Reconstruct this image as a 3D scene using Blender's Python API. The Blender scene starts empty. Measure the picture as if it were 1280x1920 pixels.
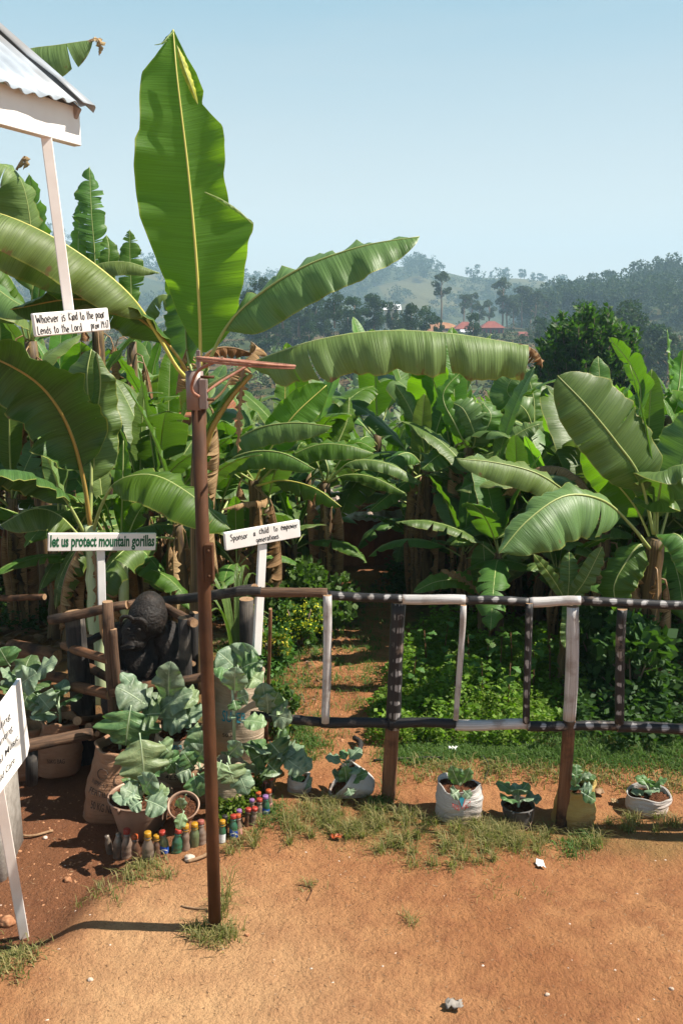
import bpy, math, random
import numpy as np
from mathutils import Vector, Matrix, noise as mnoise

# ------------------------------------------------------------------ camera, sky, sun, exposure
SC = bpy.context.scene
COL = SC.collection
PITCH = math.radians(12.2)
F = 1620.0                      # focal length in photo pixels (photo is 1280 x 1920)
CAMZ = 2.77
cam_d = bpy.data.cameras.new("camera")
cam_d.sensor_fit = 'VERTICAL'; cam_d.sensor_height = 36.0; cam_d.sensor_width = 24.0
cam_d.lens = F / 1920 * 36.0
cam_d.clip_start = 0.05; cam_d.clip_end = 6000
cam = bpy.data.objects.new("camera", cam_d); COL.objects.link(cam)
cam.location = (0, 0, CAMZ); cam.rotation_euler = (math.pi / 2 - PITCH, 0, 0)
SC.camera = cam

SUN_EL, SUN_AZ = 53.0, 92.0     # azimuth clockwise from +Y (view direction): from the right, a little behind the camera
world = bpy.data.worlds.new("World"); SC.world = world; world.use_nodes = True
wn = world.node_tree; wn.nodes.clear()
w_out = wn.nodes.new('ShaderNodeOutputWorld'); w_bg = wn.nodes.new('ShaderNodeBackground')
sky = wn.nodes.new('ShaderNodeTexSky'); sky.sky_type = 'NISHITA'; sky.sun_disc = False
sky.sun_elevation = math.radians(SUN_EL); sky.sun_rotation = math.radians(SUN_AZ)
sky.altitude = 1500; sky.air_density = 1.0; sky.dust_density = 1.7; sky.ozone_density = 0.55
w_bg.inputs['Strength'].default_value = 0.048
# thin cirrus streaks, fixed in the sky's own directions
w_geo = wn.nodes.new('ShaderNodeTexCoord'); w_map = wn.nodes.new('ShaderNodeMapping')
w_map.inputs['Scale'].default_value = (2.2, 2.2, 17.0); w_map.inputs['Rotation'].default_value = (0.05, 0.09, 0)
w_noi = wn.nodes.new('ShaderNodeTexNoise'); w_noi.inputs['Scale'].default_value = 1.5; w_noi.inputs['Detail'].default_value = 5
w_rmp = wn.nodes.new('ShaderNodeMapRange'); w_rmp.inputs['From Min'].default_value = 0.47; w_rmp.inputs['From Max'].default_value = 0.75
w_rmp.inputs['To Min'].default_value = 0.0; w_rmp.inputs['To Max'].default_value = 0.13
w_mix = wn.nodes.new('ShaderNodeMix'); w_mix.data_type = 'RGBA'
w_mix.inputs[7].default_value = (7.0, 7.4, 7.4, 1)
wn.links.new(w_geo.outputs['Generated'], w_map.inputs['Vector']); wn.links.new(w_map.outputs[0], w_noi.inputs['Vector'])
wn.links.new(w_noi.outputs['Fac'], w_rmp.inputs['Value']); wn.links.new(w_rmp.outputs[0], w_mix.inputs[0])
# high thin veil that whitens the sky toward the horizon; upper sky darkened to cut fill light
w_sep = wn.nodes.new('ShaderNodeSeparateXYZ'); wn.links.new(w_geo.outputs['Generated'], w_sep.inputs[0])
w_cr = wn.nodes.new('ShaderNodeValToRGB'); wn.links.new(w_sep.outputs[2], w_cr.inputs[0])
for i_, (p_, c_) in enumerate([(0.0, (1.0, .98, .92)), (0.12, (.92, .99, .96)), (0.33, (.42, .68, .82)), (0.55, (.10, .25, .44)), (1.0, (.04, .10, .24))]):
    el_ = w_cr.color_ramp.elements[i_] if i_ < 2 else w_cr.color_ramp.elements.new(p_)
    el_.position = p_; el_.color = (*c_, 1)
w_sc = wn.nodes.new('ShaderNodeVectorMath'); w_sc.operation = 'SCALE'; w_sc.inputs[3].default_value = 9.2; wn.links.new(w_cr.outputs[0], w_sc.inputs[0])
w_veil = wn.nodes.new('ShaderNodeMix'); w_veil.data_type = 'RGBA'; w_veil.inputs[0].default_value = 0.86
wn.links.new(sky.outputs[0], w_veil.inputs[6]); wn.links.new(w_sc.outputs[0], w_veil.inputs[7])
wn.links.new(w_veil.outputs[2], w_mix.inputs[6]); wn.links.new(w_mix.outputs[2], w_bg.inputs['Color'])
wn.links.new(w_bg.outputs[0], w_out.inputs['Surface'])

sun_d = bpy.data.lights.new("sun", 'SUN'); sun_d.energy = 5.0; sun_d.angle = math.radians(0.53)
sun_d.color = (1.0, 0.93, 0.82)
sun = bpy.data.objects.new("sun", sun_d); COL.objects.link(sun)
_e, _a = math.radians(SUN_EL), math.radians(SUN_AZ)
SUNV = Vector((math.sin(_a) * math.cos(_e), math.cos(_a) * math.cos(_e), math.sin(_e)))
sun.rotation_euler = (-SUNV).to_track_quat('-Z', 'Y').to_euler(); sun.location = (20, -3, 25)

SC.view_settings.view_transform = 'Standard'; SC.view_settings.look = 'None'
SC.view_settings.exposure = 1.06; SC.view_settings.gamma = 1.0
SC.render.engine = 'CYCLES'
SC.cycles.max_bounces = 8; SC.cycles.diffuse_bounces = 3; SC.cycles.glossy_bounces = 2
SC.cycles.transmission_bounces = 4; SC.cycles.volume_bounces = 1; SC.cycles.transparent_max_bounces = 6
SC.cycles.use_denoising = True
SC.cycles.caustics_reflective = False; SC.cycles.caustics_refractive = False

# ------------------------------------------------------------------ projection helpers
CP, SP = math.cos(PITCH), math.sin(PITCH)
def ray(u, v):
    a, b = (u - 640) / F, (960 - v) / F
    return Vector((a, CP + b * SP, -SP + b * CP))
def P(u, v, Y):
    d = ray(u, v); t = Y / d.y
    return Vector((0, 0, CAMZ)) + d * t
def pxm(u, v, Y):
    return (Y / ray(u, v).y) / F          # metres per photo pixel at that depth

def ss(a, b, x):
    t = np.clip((np.asarray(x, float) - a) / (b - a), 0, 1)
    return t * t * (3 - 2 * t)
def wob(x, y, s=1.0, k=0.0):
    x = np.asarray(x, float) * s; y = np.asarray(y, float) * s
    return (np.sin(1.7 * x + 0.9 * y + k) + np.sin(-1.1 * x + 2.3 * y + 1.3 + k) + np.sin(2.9 * x - 1.9 * y + 4.1 + 2 * k)
            + 0.6 * np.sin(5.3 * x + 3.7 * y + 0.7 - k) + 0.6 * np.sin(-4.1 * x + 6.1 * y + 2.2 + k)) / 4.2
_ys = [-60, 0, 7, 13, 20, 30, 45, 65, 90, 120, 180, 240, 300, 380, 500, 900]
_zs = [0, 0, 0, -0.35, -1.6, -4.4, -7.5, -9.5, -8.6, -6.4, -2.4, 0.3, 1.4, -5, -16, -30]
def G(x, y):
    x = np.asarray(x, float); y = np.asarray(y, float)
    z = np.interp(y, _ys, _zs)
    far = ss(12, 40, y)
    z = z - 0.10 * ss(0.5, 1.3, x) * ss(3.5, 4.2, y) * (1 - ss(4.8, 5.3, y))
    xb = np.interp(y, [2.9, 3.3, 3.5, 3.9, 4.2, 4.6, 5.2], [-2.0, -1.55, -1.22, -1.10, -0.95, -0.9, -0.9])
    z = z - 0.13 * ss(0.0, 0.32, xb - x) * (1 - ss(4.7, 5.8, y))
    z = z + 0.05 * ss(-0.9, -0.4, x) * (1 - ss(-0.35, 0.2, x)) * ss(4.0, 4.4, y) * (1 - ss(4.8, 5.2, y))
    z = z + 0.012 * wob(x, y, 1.6) + 0.006 * wob(x, y, 5.1, 2.0) + 0.0045 * wob(x, y, 11.0, 1.0) * (1 - far)
    z = z + far * (0.5 * wob(x, y, 0.09, 1.0)) + ss(50, 140, y) * 1.0 * wob(x, y, 0.03, 2.0)
    return z
def GZ(x, y): return float(G(x, y))
def PG(u, v, dy=0.0):
    """ground point seen at photo pixel (u, v); dy shifts it back"""
    d = ray(u, v); t = 3.0
    for _ in range(60):
        p = Vector((0, 0, CAMZ)) + d * t
        t += (p.z - GZ(p.x, p.y)) / -d.z * 0.8
    p = Vector((0, 0, CAMZ)) + d * t
    if dy:
        k = (p.y + dy) / p.y
        p.x *= k; p.y += dy
    p.z = GZ(p.x, p.y)
    return p

# ------------------------------------------------------------------ object helpers
def tag(o, label=None, cat=None, group=None, kind=None):
    if label: o['label'] = label
    if cat: o['category'] = cat
    if group: o['group'] = group
    if kind: o['kind'] = kind
    return o
def wloc(o):
    v = Vector((0, 0, 0))
    while o is not None:
        v += o.location; o = o.parent
    return v
def empty(name, loc, label=None, cat=None, group=None):
    o = bpy.data.objects.new(name, None); COL.objects.link(o)
    o.location = loc; o.empty_display_size = 0.1
    return tag(o, label, cat, group)
def mk(name, V, Fc, mat, parent=None, uv=None, mi=None, smooth=True, flat_world=True):
    """link one mesh object; V in world coordinates"""
    V = np.asarray([tuple(v) for v in V] if not isinstance(V, np.ndarray) else V, dtype=np.float64).reshape(-1, 3)
    if parent is not None: V = V - np.array(wloc(parent))
    me = bpy.data.meshes.new(name)
    if isinstance(Fc, np.ndarray): Fc = [Fc]
    if isinstance(Fc, list) and len(Fc) and isinstance(Fc[0], np.ndarray):
        me.vertices.add(len(V)); me.vertices.foreach_set('co', V.ravel().astype(np.float32))
        loops = np.concatenate([f.ravel() for f in Fc]).astype(np.int32)
        sizes = np.concatenate([np.full(len(f), f.shape[1], np.int32) for f in Fc])
        starts = np.concatenate([[0], np.cumsum(sizes)[:-1]]).astype(np.int32)
        me.loops.add(len(loops)); me.loops.foreach_set('vertex_index', loops)
        me.polygons.add(len(sizes)); me.polygons.foreach_set('loop_start', starts)
        try: me.polygons.foreach_set('loop_total', sizes)
        except Exception: pass
    else:
        me.from_pydata([tuple(v) for v in V], [], [tuple(f) for f in Fc])
    me.update(calc_edges=True)
    if uv is not None:
        uvl = me.uv_layers.new(name='UVMap')
        vi = np.empty(len(me.loops), np.int32); me.loops.foreach_get('vertex_index', vi)
        U = np.asarray(uv, dtype=np.float32)[vi]
        uvl.data.foreach_set('uv', U.ravel())
    mats = mat if isinstance(mat, (list, tuple)) else [mat]
    for m in mats: me.materials.append(m)
    if mi is not None: me.polygons.foreach_set('material_index', np.asarray(mi, np.int32))
    if smooth: me.polygons.foreach_set('use_smooth', np.ones(len(me.polygons), bool))
    me.validate(clean_customdata=False)
    o = bpy.data.objects.new(name, me); COL.objects.link(o)
    if parent is not None: o.parent = parent
    return o
KIDS = {}
def copy_tree(o, parent=None):
    c = o.copy(); COL.objects.link(c); c.parent = parent
    for ch in o.children: copy_tree(ch, c)
    return c
def copy_thing(root, loc, rotz=0, sc=1.0, label=None, group=None):
    c = copy_tree(root)
    c.location = loc; c.rotation_euler = (0, 0, rotz); c.scale = (sc, sc, sc) if not isinstance(sc, tuple) else sc
    if label: c['label'] = label
    if group: c['group'] = group
    return c
class MB:
    """collects shapes into one mesh"""
    def __init__(s): s.V = []; s.F = []; s.U = []; s.M = []
    def add(s, V, Fc, U=None, m=0):
        b = len(s.V); s.V += [tuple(v) for v in V]; s.F += [tuple(i + b for i in f) for f in Fc]
        s.U += list(U) if U is not None else [(0, 0)] * len(V); s.M += [m] * len(Fc)
        return s
    def build(s, name, mat, parent=None, smooth=True):
        return mk(name, s.V, s.F, mat, parent, s.U, s.M, smooth)
def tube(pts, rad, n=10, cap=True, jit=0.0, seed=0, flat=1.0):
    """tube along points; uv = (around 0..1, metres along)"""
    pts = [Vector(p) for p in pts]
    if not isinstance(rad, (list, tuple)): rad = [rad] * len(pts)
    rnd = random.Random(seed)
    V, U, Fc = [], [], []
    T0 = (pts[1] - pts[0]).normalized()
    ref = Vector((0, 0, 1)) if abs(T0.z) < 0.9 else Vector((0, -1, 0))
    A = (ref - T0 * ref.dot(T0)).normalized(); L = 0
    for i, p in enumerate(pts):
        T = (pts[min(i + 1, len(pts) - 1)] - pts[max(i - 1, 0)]).normalized()
        A = (A - T * A.dot(T)).normalized(); B = T.cross(A)
        if i: L += (p - pts[i - 1]).length
        for k in range(n):
            a = 2 * math.pi * k / n
            r = rad[i] * (1 + (rnd.uniform(-jit, jit) if jit else 0))
            V.append(p + A * (math.cos(a) * r * flat) + B * (math.sin(a) * r)); U.append((k / n, L))
    for i in range(len(pts) - 1):
        for k in range(n):
            k2 = (k + 1) % n
            Fc.append((i * n + k, i * n + k2, (i + 1) * n + k2, (i + 1) * n + k))
    if cap:
        Fc.append(tuple(range(n - 1, -1, -1))); Fc.append(tuple((len(pts) - 1) * n + k for k in range(n)))
    return V, Fc, U
def log_pts(a, b, k=8, wob_=0.008, seed=0):
    rnd = random.Random(seed); a, b = Vector(a), Vector(b); o = []
    ph = [rnd.uniform(0, 6) for _ in range(4)]
    for i in range(k + 1):
        t = i / k
        o.append(a.lerp(b, t) + Vector((math.sin(3 * t + ph[0]), math.sin(4 * t + ph[1]), math.sin(3.5 * t + ph[2]))) * wob_)
    return o
def log(name, a, b, r0, r1, mat, parent, seed=0, n=12, k=8, w=0.008, endmat=None):
    rnd = random.Random(seed)
    pts = log_pts(a, b, k, w, seed)
    rad = [(r0 + (r1 - r0) * i / k) * (1 + rnd.uniform(-.05, .05)) for i in range(k + 1)]
    V, Fc, U = tube(pts, rad, n, True, 0.03, seed)
    mi = [0] * (len(Fc) - 2) + [1, 1]
    o = mk(name, V, Fc, [mat, endmat or MAT['endgrain']], parent, U, mi)
    # caps flat
    f = [True] * (len(Fc) - 2) + [False, False]; o.data.polygons.foreach_set('use_smooth', f)
    return o
def box_oriented(c, ax, ay, az, hx, hy, hz, bev=0.003):
    """bevelled box: 3 axes and half sizes"""
    V, Fc = [], []
    def ring(z, ix, iy):
        s = len(V)
        for x, y in ((-ix, -iy + bev), (-ix + bev, -iy), (ix - bev, -iy), (ix, -iy + bev), (ix, iy - bev), (ix - bev, iy), (-ix + bev, iy), (-ix, iy - bev)):
            V.append(c + ax * x + ay * y + az * z)
        return list(range(s, s + 8))
    r = [ring(-hz, hx - bev, hy - bev), ring(-hz + bev, hx, hy), ring(hz - bev, hx, hy), ring(hz, hx - bev, hy - bev)]
    Fc.append(tuple(reversed(r[0]))); Fc.append(tuple(r[3]))
    for a, b in zip(r, r[1:]):
        for k in range(8): Fc.append((a[k], a[(k + 1) % 8], b[(k + 1) % 8], b[k]))
    return V, Fc
def lathe(c, prof, n=24, sq=1.0, cap0=True, cap1=False, wobf=None, ax=None):
    """revolve (r, z) profile around vertical through c"""
    V, Fc, U = [], [], []
    for i, (r, z) in enumerate(prof):
        for k in range(n):
            a = 2 * math.pi * k / n
            rr = r * (wobf(a, z) if wobf else 1)
            V.append(Vector(c) + Vector((math.cos(a) * rr, math.sin(a) * rr * sq, z))); U.append((k / n, z))
    for i in range(len(prof) - 1):
        for k in range(n):
            k2 = (k + 1) % n
            Fc.append((i * n + k, i * n + k2, (i + 1) * n + k2, (i + 1) * n + k))
    if cap0: Fc.append(tuple(range(n - 1, -1, -1)))
    if cap1: Fc.append(tuple((len(prof) - 1) * n + k for k in range(n)))
    return V, Fc, U

# ------------------------------------------------------------------ materials
class NT:
    def __init__(s, name):
        s.m = bpy.data.materials.new(name); s.m.use_nodes = True
        s.t = s.m.node_tree; s.t.nodes.clear()
        s.out = s.t.nodes.new('ShaderNodeOutputMaterial')
    def n(s, typ, ins=None, **props):
        nd = s.t.nodes.new(typ)
        for k, v in props.items(): setattr(nd, k, v)
        for k, v in (ins or {}).items():
            if hasattr(v, 'is_output'): s.t.links.new(v, nd.inputs[k])
            else: nd.inputs[k].default_value = v
        return nd
    def noise(s, vec, scale, detail=4, rough=0.55, dist=0.0):
        return s.n('ShaderNodeTexNoise', {'Vector': vec, 'Scale': scale, 'Detail': detail, 'Roughness': rough, 'Distortion': dist}).outputs['Fac']
    def rng(s, v, a, b, c=0.0, d=1.0):
        return s.n('ShaderNodeMapRange', {'Value': v, 'From Min': a, 'From Max': b, 'To Min': c, 'To Max': d}).outputs[0]
    def math(s, op, a, b=0.0, c=0.0):
        return s.n('ShaderNodeMath', {0: a, 1: b, 2: c}, operation=op).outputs[0]
    def mix(s, f, a, b, bt='MIX'):
        nd = s.t.nodes.new('ShaderNodeMix'); nd.data_type = 'RGBA'; nd.blend_type = bt
        for k, v in ((0, f), (6, a), (7, b)):
            if hasattr(v, 'is_output'): s.t.links.new(v, nd.inputs[k])
            else: nd.inputs[k].default_value = v if k == 0 else (v[0], v[1], v[2], 1)
        return nd.outputs[2]
    def co(s, which='Object'): return s.n('ShaderNodeTexCoord').outputs[which]
    def pos(s): return s.n('ShaderNodeNewGeometry').outputs['Position']
    def mapv(s, vec, sc=(1, 1, 1), loc=(0, 0, 0)):
        return s.n('ShaderNodeMapping', {'Vector': vec, 'Scale': sc, 'Location': loc}).outputs[0]
    def bump(s, h, strength=0.3, dist=0.01):
        return s.n('ShaderNodeBump', {'Height': h, 'Strength': strength, 'Distance': dist}).outputs[0]
    def prin(s, col, rough=0.7, spec=0.3, bump=None, **kw):
        ins = {'Base Color': col if hasattr(col, 'is_output') else (col[0], col[1], col[2], 1), 'Roughness': rough, 'Specular IOR Level': spec}
        if bump is not None: ins['Normal'] = bump
        ins.update(kw)
        return s.n('ShaderNodeBsdfPrincipled', ins).outputs[0]
    def done(s, sh):
        s.t.links.new(sh, s.out.inputs['Surface']); return s.m
MAT = {}
def simple(name, c1, c2, scale=8, rough=0.8, spec=0.25, bump=0.3, bdist=0.004, stretch=(1, 1, 1), c3=None, coord='Object', metal=0.0, detail=5, lo=0.35, hi=0.65):
    t = NT(name); v = t.mapv(t.co(coord), stretch)
    f = t.noise(v, scale, detail, 0.6); col = t.mix(t.rng(f, lo, hi), c1, c2)
    if c3: col = t.mix(t.rng(t.noise(v, scale * 0.31, 3), 0.55, 0.68), col, c3)
    b = t.bump(t.noise(v, scale * 3.1, 4), bump, bdist)
    MAT[name] = t.done(t.prin(col, rough, spec, b, Metallic=metal)); return MAT[name]

def leaf_mat(name, c1, c2, trans, tfac=0.35, rough=0.46, spec=0.32, edge=(0.30, 0.30, 0.06), brown=0.0, streak=34.0, var=0.22):
    t = NT(name); uv = t.co('UV')
    s1 = t.noise(t.mapv(uv, (1.2, streak, 1)), 1.0, 3, 0.6)
    s2 = t.noise(t.mapv(uv, (1.0, streak * 5.5, 1)), 1.0, 2, 0.6)
    col = t.mix(t.rng(s1, 0.3, 0.7), c1, c2)
    col = t.mix(t.rng(s2, 0.40, 0.60, 0.0, 0.65), col, [min(1, x * 1.9) for x in c2])
    big = t.noise(t.co('Object'), 2.3, 3)
    col = t.mix(t.rng(big, 0.35, 0.7, 0, 0.4), col, [c1[0] * 1.35, c1[1] * 1.12, c1[2] * 0.8])
    oi = t.n('ShaderNodeObjectInfo').outputs['Random']
    hsv = t.n('ShaderNodeHueSaturation', {'Hue': t.rng(oi, 0, 1, 0.485, 0.515), 'Saturation': t.rng(oi, 0, 1, 1.05, 0.9), 'Value': t.rng(oi, 0, 1, 1 - var, 1 + var), 'Color': col}).outputs[0]
    col = hsv
    su = t.n('ShaderNodeSeparateXYZ', {0: uv})
    ed = t.math('ABSOLUTE', t.math('SUBTRACT', su.outputs[0], 0.5))
    col = t.mix(t.rng(ed, 0.478, 0.495, 0, 0.8), col, edge)
    if brown > 0:
        bn = t.noise(t.mapv(uv, (2.5, 6, 1)), 1.0, 5, 0.7)
        edn = t.math('ADD', bn, t.rng(ed, 0.30, 0.5, 0, 0.28 * brown))
        col = t.mix(t.rng(edn, 0.70, 0.76), col, (0.16, 0.085, 0.035))
    hgt = t.math('ADD', t.math('MULTIPLY', s1, 1.0), t.math('MULTIPLY', s2, 0.35))
    b = t.bump(hgt, 0.8, 0.008)
    pr = t.prin(col, rough, spec, b)
    tc = t.mix(0.25, trans, col)
    tr = t.n('ShaderNodeBsdfTranslucent', {'Color': tc, 'Normal': b}).outputs[0]
    mx = t.n('ShaderNodeMixShader', {0: tfac, 1: pr, 2: tr}).outputs[0]
    MAT[name] = t.done(mx); return MAT[name]

leaf_mat('banana_leaf', (0.036, 0.090, 0.009), (0.062, 0.132, 0.017), (0.17, 0.40, 0.006), 0.30, brown=0.45)
leaf_mat('banana_leaf_grey', (0.052, 0.104, 0.022), (0.090, 0.150, 0.038), (0.15, 0.34, 0.010), 0.26, 0.42, 0.42, brown=0.4)
leaf_mat('banana_leaf_young', (0.052, 0.130, 0.008), (0.078, 0.175, 0.014), (0.22, 0.50, 0.010), 0.48, 0.38, 0.4)
leaf_mat('banana_leaf_hero', (0.050, 0.105, 0.007), (0.075, 0.150, 0.011), (0.27, 0.52, 0.008), 0.55, 0.42, 0.30, edge=(0.34, 0.36, 0.04), brown=0.3)
leaf_mat('banana_leaf_pale', (0.090, 0.150, 0.038), (0.125, 0.190, 0.055), (0.1872, 0.3024, 0.031), 0.28, 0.48, 0.35, brown=0.6)
leaf_mat('banana_leaf_shaded', (0.022, 0.058, 0.008), (0.040, 0.088, 0.015), (0.08, 0.20, 0.005), 0.09, brown=0.4)  # banana leaf with shade painted in: darker colour, little translucency
leaf_mat('banana_leaf_dry', (0.176, 0.096, 0.048), (0.304, 0.192, 0.096), (0.36, 0.176, 0.048), 0.25, 0.8, 0.1, edge=(0.3, 0.2, 0.1))
leaf_mat('weed_leaf', (0.0385, 0.098, 0.0154), (0.0595, 0.133, 0.021), (0.14, 0.35, 0.021), 0.35, 0.55, 0.3, streak=3)
leaf_mat('weed_leaf_yellow', (0.30, 0.34, 0.03), (0.42, 0.42, 0.04), (0.5, 0.6, 0.04), 0.35, 0.55, 0.3, streak=3)
leaf_mat('bush_leaf', (0.0245, 0.0665, 0.0154), (0.042, 0.098, 0.021), (0.098, 0.252, 0.021), 0.30, 0.5, 0.35, streak=3)

def rib_mat(name, c1, c2, tf=0.15):
    t = NT(name); uv = t.co('UV')
    f = t.noise(t.mapv(uv, (6, 3, 1)), 1.0, 3)
    col = t.mix(t.rng(f, 0.35, 0.65), c1, c2)
    MAT[name] = t.done(t.prin(col, 0.45, 0.4, None, **{'Subsurface Weight': 0.0})); return MAT[name]
rib_mat('midrib', (0.27, 0.33, 0.09), (0.38, 0.42, 0.16))
rib_mat('midrib_yellow', (0.52, 0.46, 0.09), (0.60, 0.55, 0.16))
rib_mat('midrib_orange', (0.42, 0.20, 0.05), (0.30, 0.30, 0.08))
rib_mat('midrib_dry', (0.20, 0.11, 0.05), (0.32, 0.20, 0.10))
rib_mat('stalk_pale', (0.42, 0.50, 0.24), (0.52, 0.58, 0.36))

def collard_mat(name, c1, c2, vein, trans):
    t = NT(name); uv = t.co('UV'); su = t.n('ShaderNodeSeparateXYZ', {0: uv})
    x = t.math('ABSOLUTE', t.math('SUBTRACT', su.outputs[0], 0.5)); y = su.outputs[1]
    wv = t.math('PINGPONG', t.math('ADD', t.math('SUBTRACT', y, t.math('MULTIPLY', x, 0.10)), t.math('MULTIPLY', t.noise(uv, 9, 2), 0.012)), 0.022)
    v1 = t.rng(wv, 0.0, 0.0035, 1, 0)
    v2 = t.rng(x, 0.012, 0.03, 1, 0)
    vv = t.math('MAXIMUM', t.math('MULTIPLY', v1, t.rng(x, 0.1, 0.45, 0.7, 0.0)), v2)
    n1 = t.noise(t.co('Object'), 22, 4); oi = t.n('ShaderNodeObjectInfo').outputs['Random']
    col = t.mix(t.rng(n1, 0.38, 0.62), [x * .8 for x in c1], c2)
    col = t.mix(t.math('MULTIPLY', vv, 0.52), col, vein)
    col = t.n('ShaderNodeHueSaturation', {'Hue': t.rng(oi, 0, 1, 0.47, 0.51), 'Value': t.rng(oi, 0, 1, 0.8, 1.2), 'Color': col}).outputs[0]
    hgt = t.math('ADD', t.noise(t.co('Object'), 55, 3), t.math('MULTIPLY', vv, -0.5))
    b = t.bump(hgt, 0.6, 0.006)
    pr = t.prin(col, 0.45, 0.4, b)
    tr = t.n('ShaderNodeBsdfTranslucent', {'Color': (*trans, 1), 'Normal': b}).outputs[0]
    MAT[name] = t.done(t.n('ShaderNodeMixShader', {0: 0.22, 1: pr, 2: tr}).outputs[0])
collard_mat('collard_leaf', (0.145, 0.225, 0.135), (0.215, 0.290, 0.180), (0.40, 0.46, 0.30), (0.16, 0.36, 0.06))
collard_mat('collard_leaf_green', (0.0675, 0.15, 0.054), (0.1125, 0.2025, 0.072), (0.3, 0.36, 0.132), (0.18, 0.42, 0.05))
collard_mat('collard_leaf_pale', (0.176, 0.264, 0.119), (0.24, 0.32, 0.154), (0.4, 0.44, 0.21), (0.25, 0.42, 0.08))
rib_mat('collard_stem', (0.28, 0.38, 0.22), (0.36, 0.44, 0.28))

simple('bark', (0.075, 0.048, 0.03), (0.20, 0.13, 0.085), 7, 0.85, 0.15, 0.8, 0.008, (1, 1, 1), (0.03, 0.024, 0.02))
def wood_mat(name, c1, c2, c3, sc=(9, 2.0, 1), bump=0.6):
    t = NT(name); uv = t.co('UV'); v = t.mapv(uv, sc)
    f = t.noise(v, 1.6, 6, 0.65, 0.6); g = t.noise(t.mapv(uv, (40, 3, 1)), 1.0, 4, 0.6)
    col = t.mix(t.rng(f, 0.35, 0.65), c1, c2); col = t.mix(t.rng(t.noise(t.co('Object'), 6, 4), 0.52, 0.66), col, c3)
    col = t.mix(t.rng(g, 0.55, 0.75, 0, 0.5), col, [x * 0.35 for x in c1])
    b = t.bump(t.math('ADD', f, g), bump, 0.006)
    MAT[name] = t.done(t.prin(col, 0.8, 0.2, b))
wood_mat('log_weathered', (0.048, 0.029, 0.019), (0.165, 0.095, 0.057), (0.026, 0.019, 0.015))
wood_mat('log_brown', (0.11, 0.05, 0.024), (0.23, 0.112, 0.056), (0.045, 0.025, 0.016))
wood_mat('log_charred', (0.020, 0.018, 0.017), (0.05, 0.045, 0.042), (0.10, 0.085, 0.07))
simple('endgrain', (0.22, 0.13, 0.07), (0.34, 0.215, 0.125), 40, 0.85, 0.15, 0.5)

def paint_log(name, mode):
    t = NT(name); uv = t.co('UV'); su = t.n('ShaderNodeSeparateXYZ', {0: uv}); y = su.outputs[1]
    gr = t.noise(t.mapv(uv, (30, 2.5, 1)), 1.0, 5, 0.6); big = t.noise(t.co('Object'), 9, 5, 0.6)
    white = t.mix(t.rng(gr, 0.40, 0.62), (0.34, 0.31, 0.285), (0.58, 0.565, 0.55))
    white = t.mix(t.rng(big, 0.50, 0.66, 0, 0.65), white, (0.20, 0.15, 0.115))
    black = t.mix(t.rng(gr, 0.4, 0.65), (0.008, 0.008, 0.009), (0.024, 0.022, 0.022))
    black = t.mix(t.rng(big, 0.60, 0.68, 0, 0.9), black, (0.16, 0.12, 0.09))
    if mode == 'white': col = white
    elif mode == 'black': col = black
    else:
        cen = 0.17 if mode == 'dabs' else 0.03
        nz = t.noise(t.mapv(t.co('Object'), (1, 1, 1)), 45, 3); nz2 = t.noise(t.co('Object'), 13, 4)
        wv = t.math('SUBTRACT', t.math('PINGPONG', t.math('ADD', y, t.math('MULTIPLY', nz2, 0.085)), 0.043), 0.043)
        du = t.math('MULTIPLY', t.math('PINGPONG', t.math('ADD', su.outputs[0], 0.5 - cen), 0.5), 1.0)
        du = t.math('MULTIPLY', t.math('SUBTRACT', du, 0.5), 0.16)
        d2 = t.math('SQRT', t.math('ADD', t.math('MULTIPLY', wv, wv), t.math('MULTIPLY', t.math('MULTIPLY', du, du), 0.8)))
        d2 = t.math('ADD', d2, t.math('MULTIPLY', t.math('SUBTRACT', nz, 0.5), 0.018)); d2 = t.math('ADD', d2, t.math('MULTIPLY', t.math('SUBTRACT', nz2, 0.5), 0.02))
        dab = t.math('MULTIPLY', t.rng(d2, 0.013, 0.021, 1, 0), t.rng(t.noise(t.co('Object'), 6.5, 3), 0.33, 0.42))
        col = t.mix(t.math('MULTIPLY', dab, t.rng(gr, 0.35, 0.55, 0.2, 0.85)), black, white)
    b = t.bump(t.math('ADD', gr, big), 0.5, 0.005)
    MAT[name] = t.done(t.prin(col, 0.55, 0.35, b)); return MAT[name]
paint_log('paint_white', 'white'); paint_log('paint_black', 'black'); paint_log('paint_dabs', 'dabs'); paint_log('paint_dabs_up', 'dabs_up')
simple('board_white', (0.74, 0.70, 0.66), (0.82, 0.79, 0.75), 5, 0.6, 0.3, 0.15, 0.002, (1, 1, 1), (0.66, 0.60, 0.55))
simple('board_pink', (0.70, 0.62, 0.57), (0.80, 0.74, 0.70), 4, 0.65, 0.3, 0.2, 0.002)
simple('raw_wood', (0.40, 0.20, 0.09), (0.52, 0.30, 0.15), 9, 0.75, 0.2, 0.4)
simple('ink_black', (0.012, 0.012, 0.014), (0.03, 0.03, 0.032), 20, 0.6, 0.3, 0.0)
simple('ink_green', (0.008, 0.085, 0.035), (0.014, 0.12, 0.05), 20, 0.6, 0.3, 0.0)
simple('ink_teal', (0.02, 0.20, 0.27), (0.06, 0.32, 0.40), 30, 0.7, 0.2, 0.0)
simple('ink_faded', (0.05, 0.04, 0.035), (0.16, 0.10, 0.07), 30, 0.8, 0.1, 0.0)
simple('ink_red', (0.45, 0.03, 0.03), (0.60, 0.12, 0.10), 30, 0.7, 0.2, 0.0)
simple('rust', (0.052, 0.023, 0.010), (0.105, 0.044, 0.020), 14, 0.7, 0.18, 0.35, 0.003, (1, 1, 0.35), (0.03, 0.017, 0.013))
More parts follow.
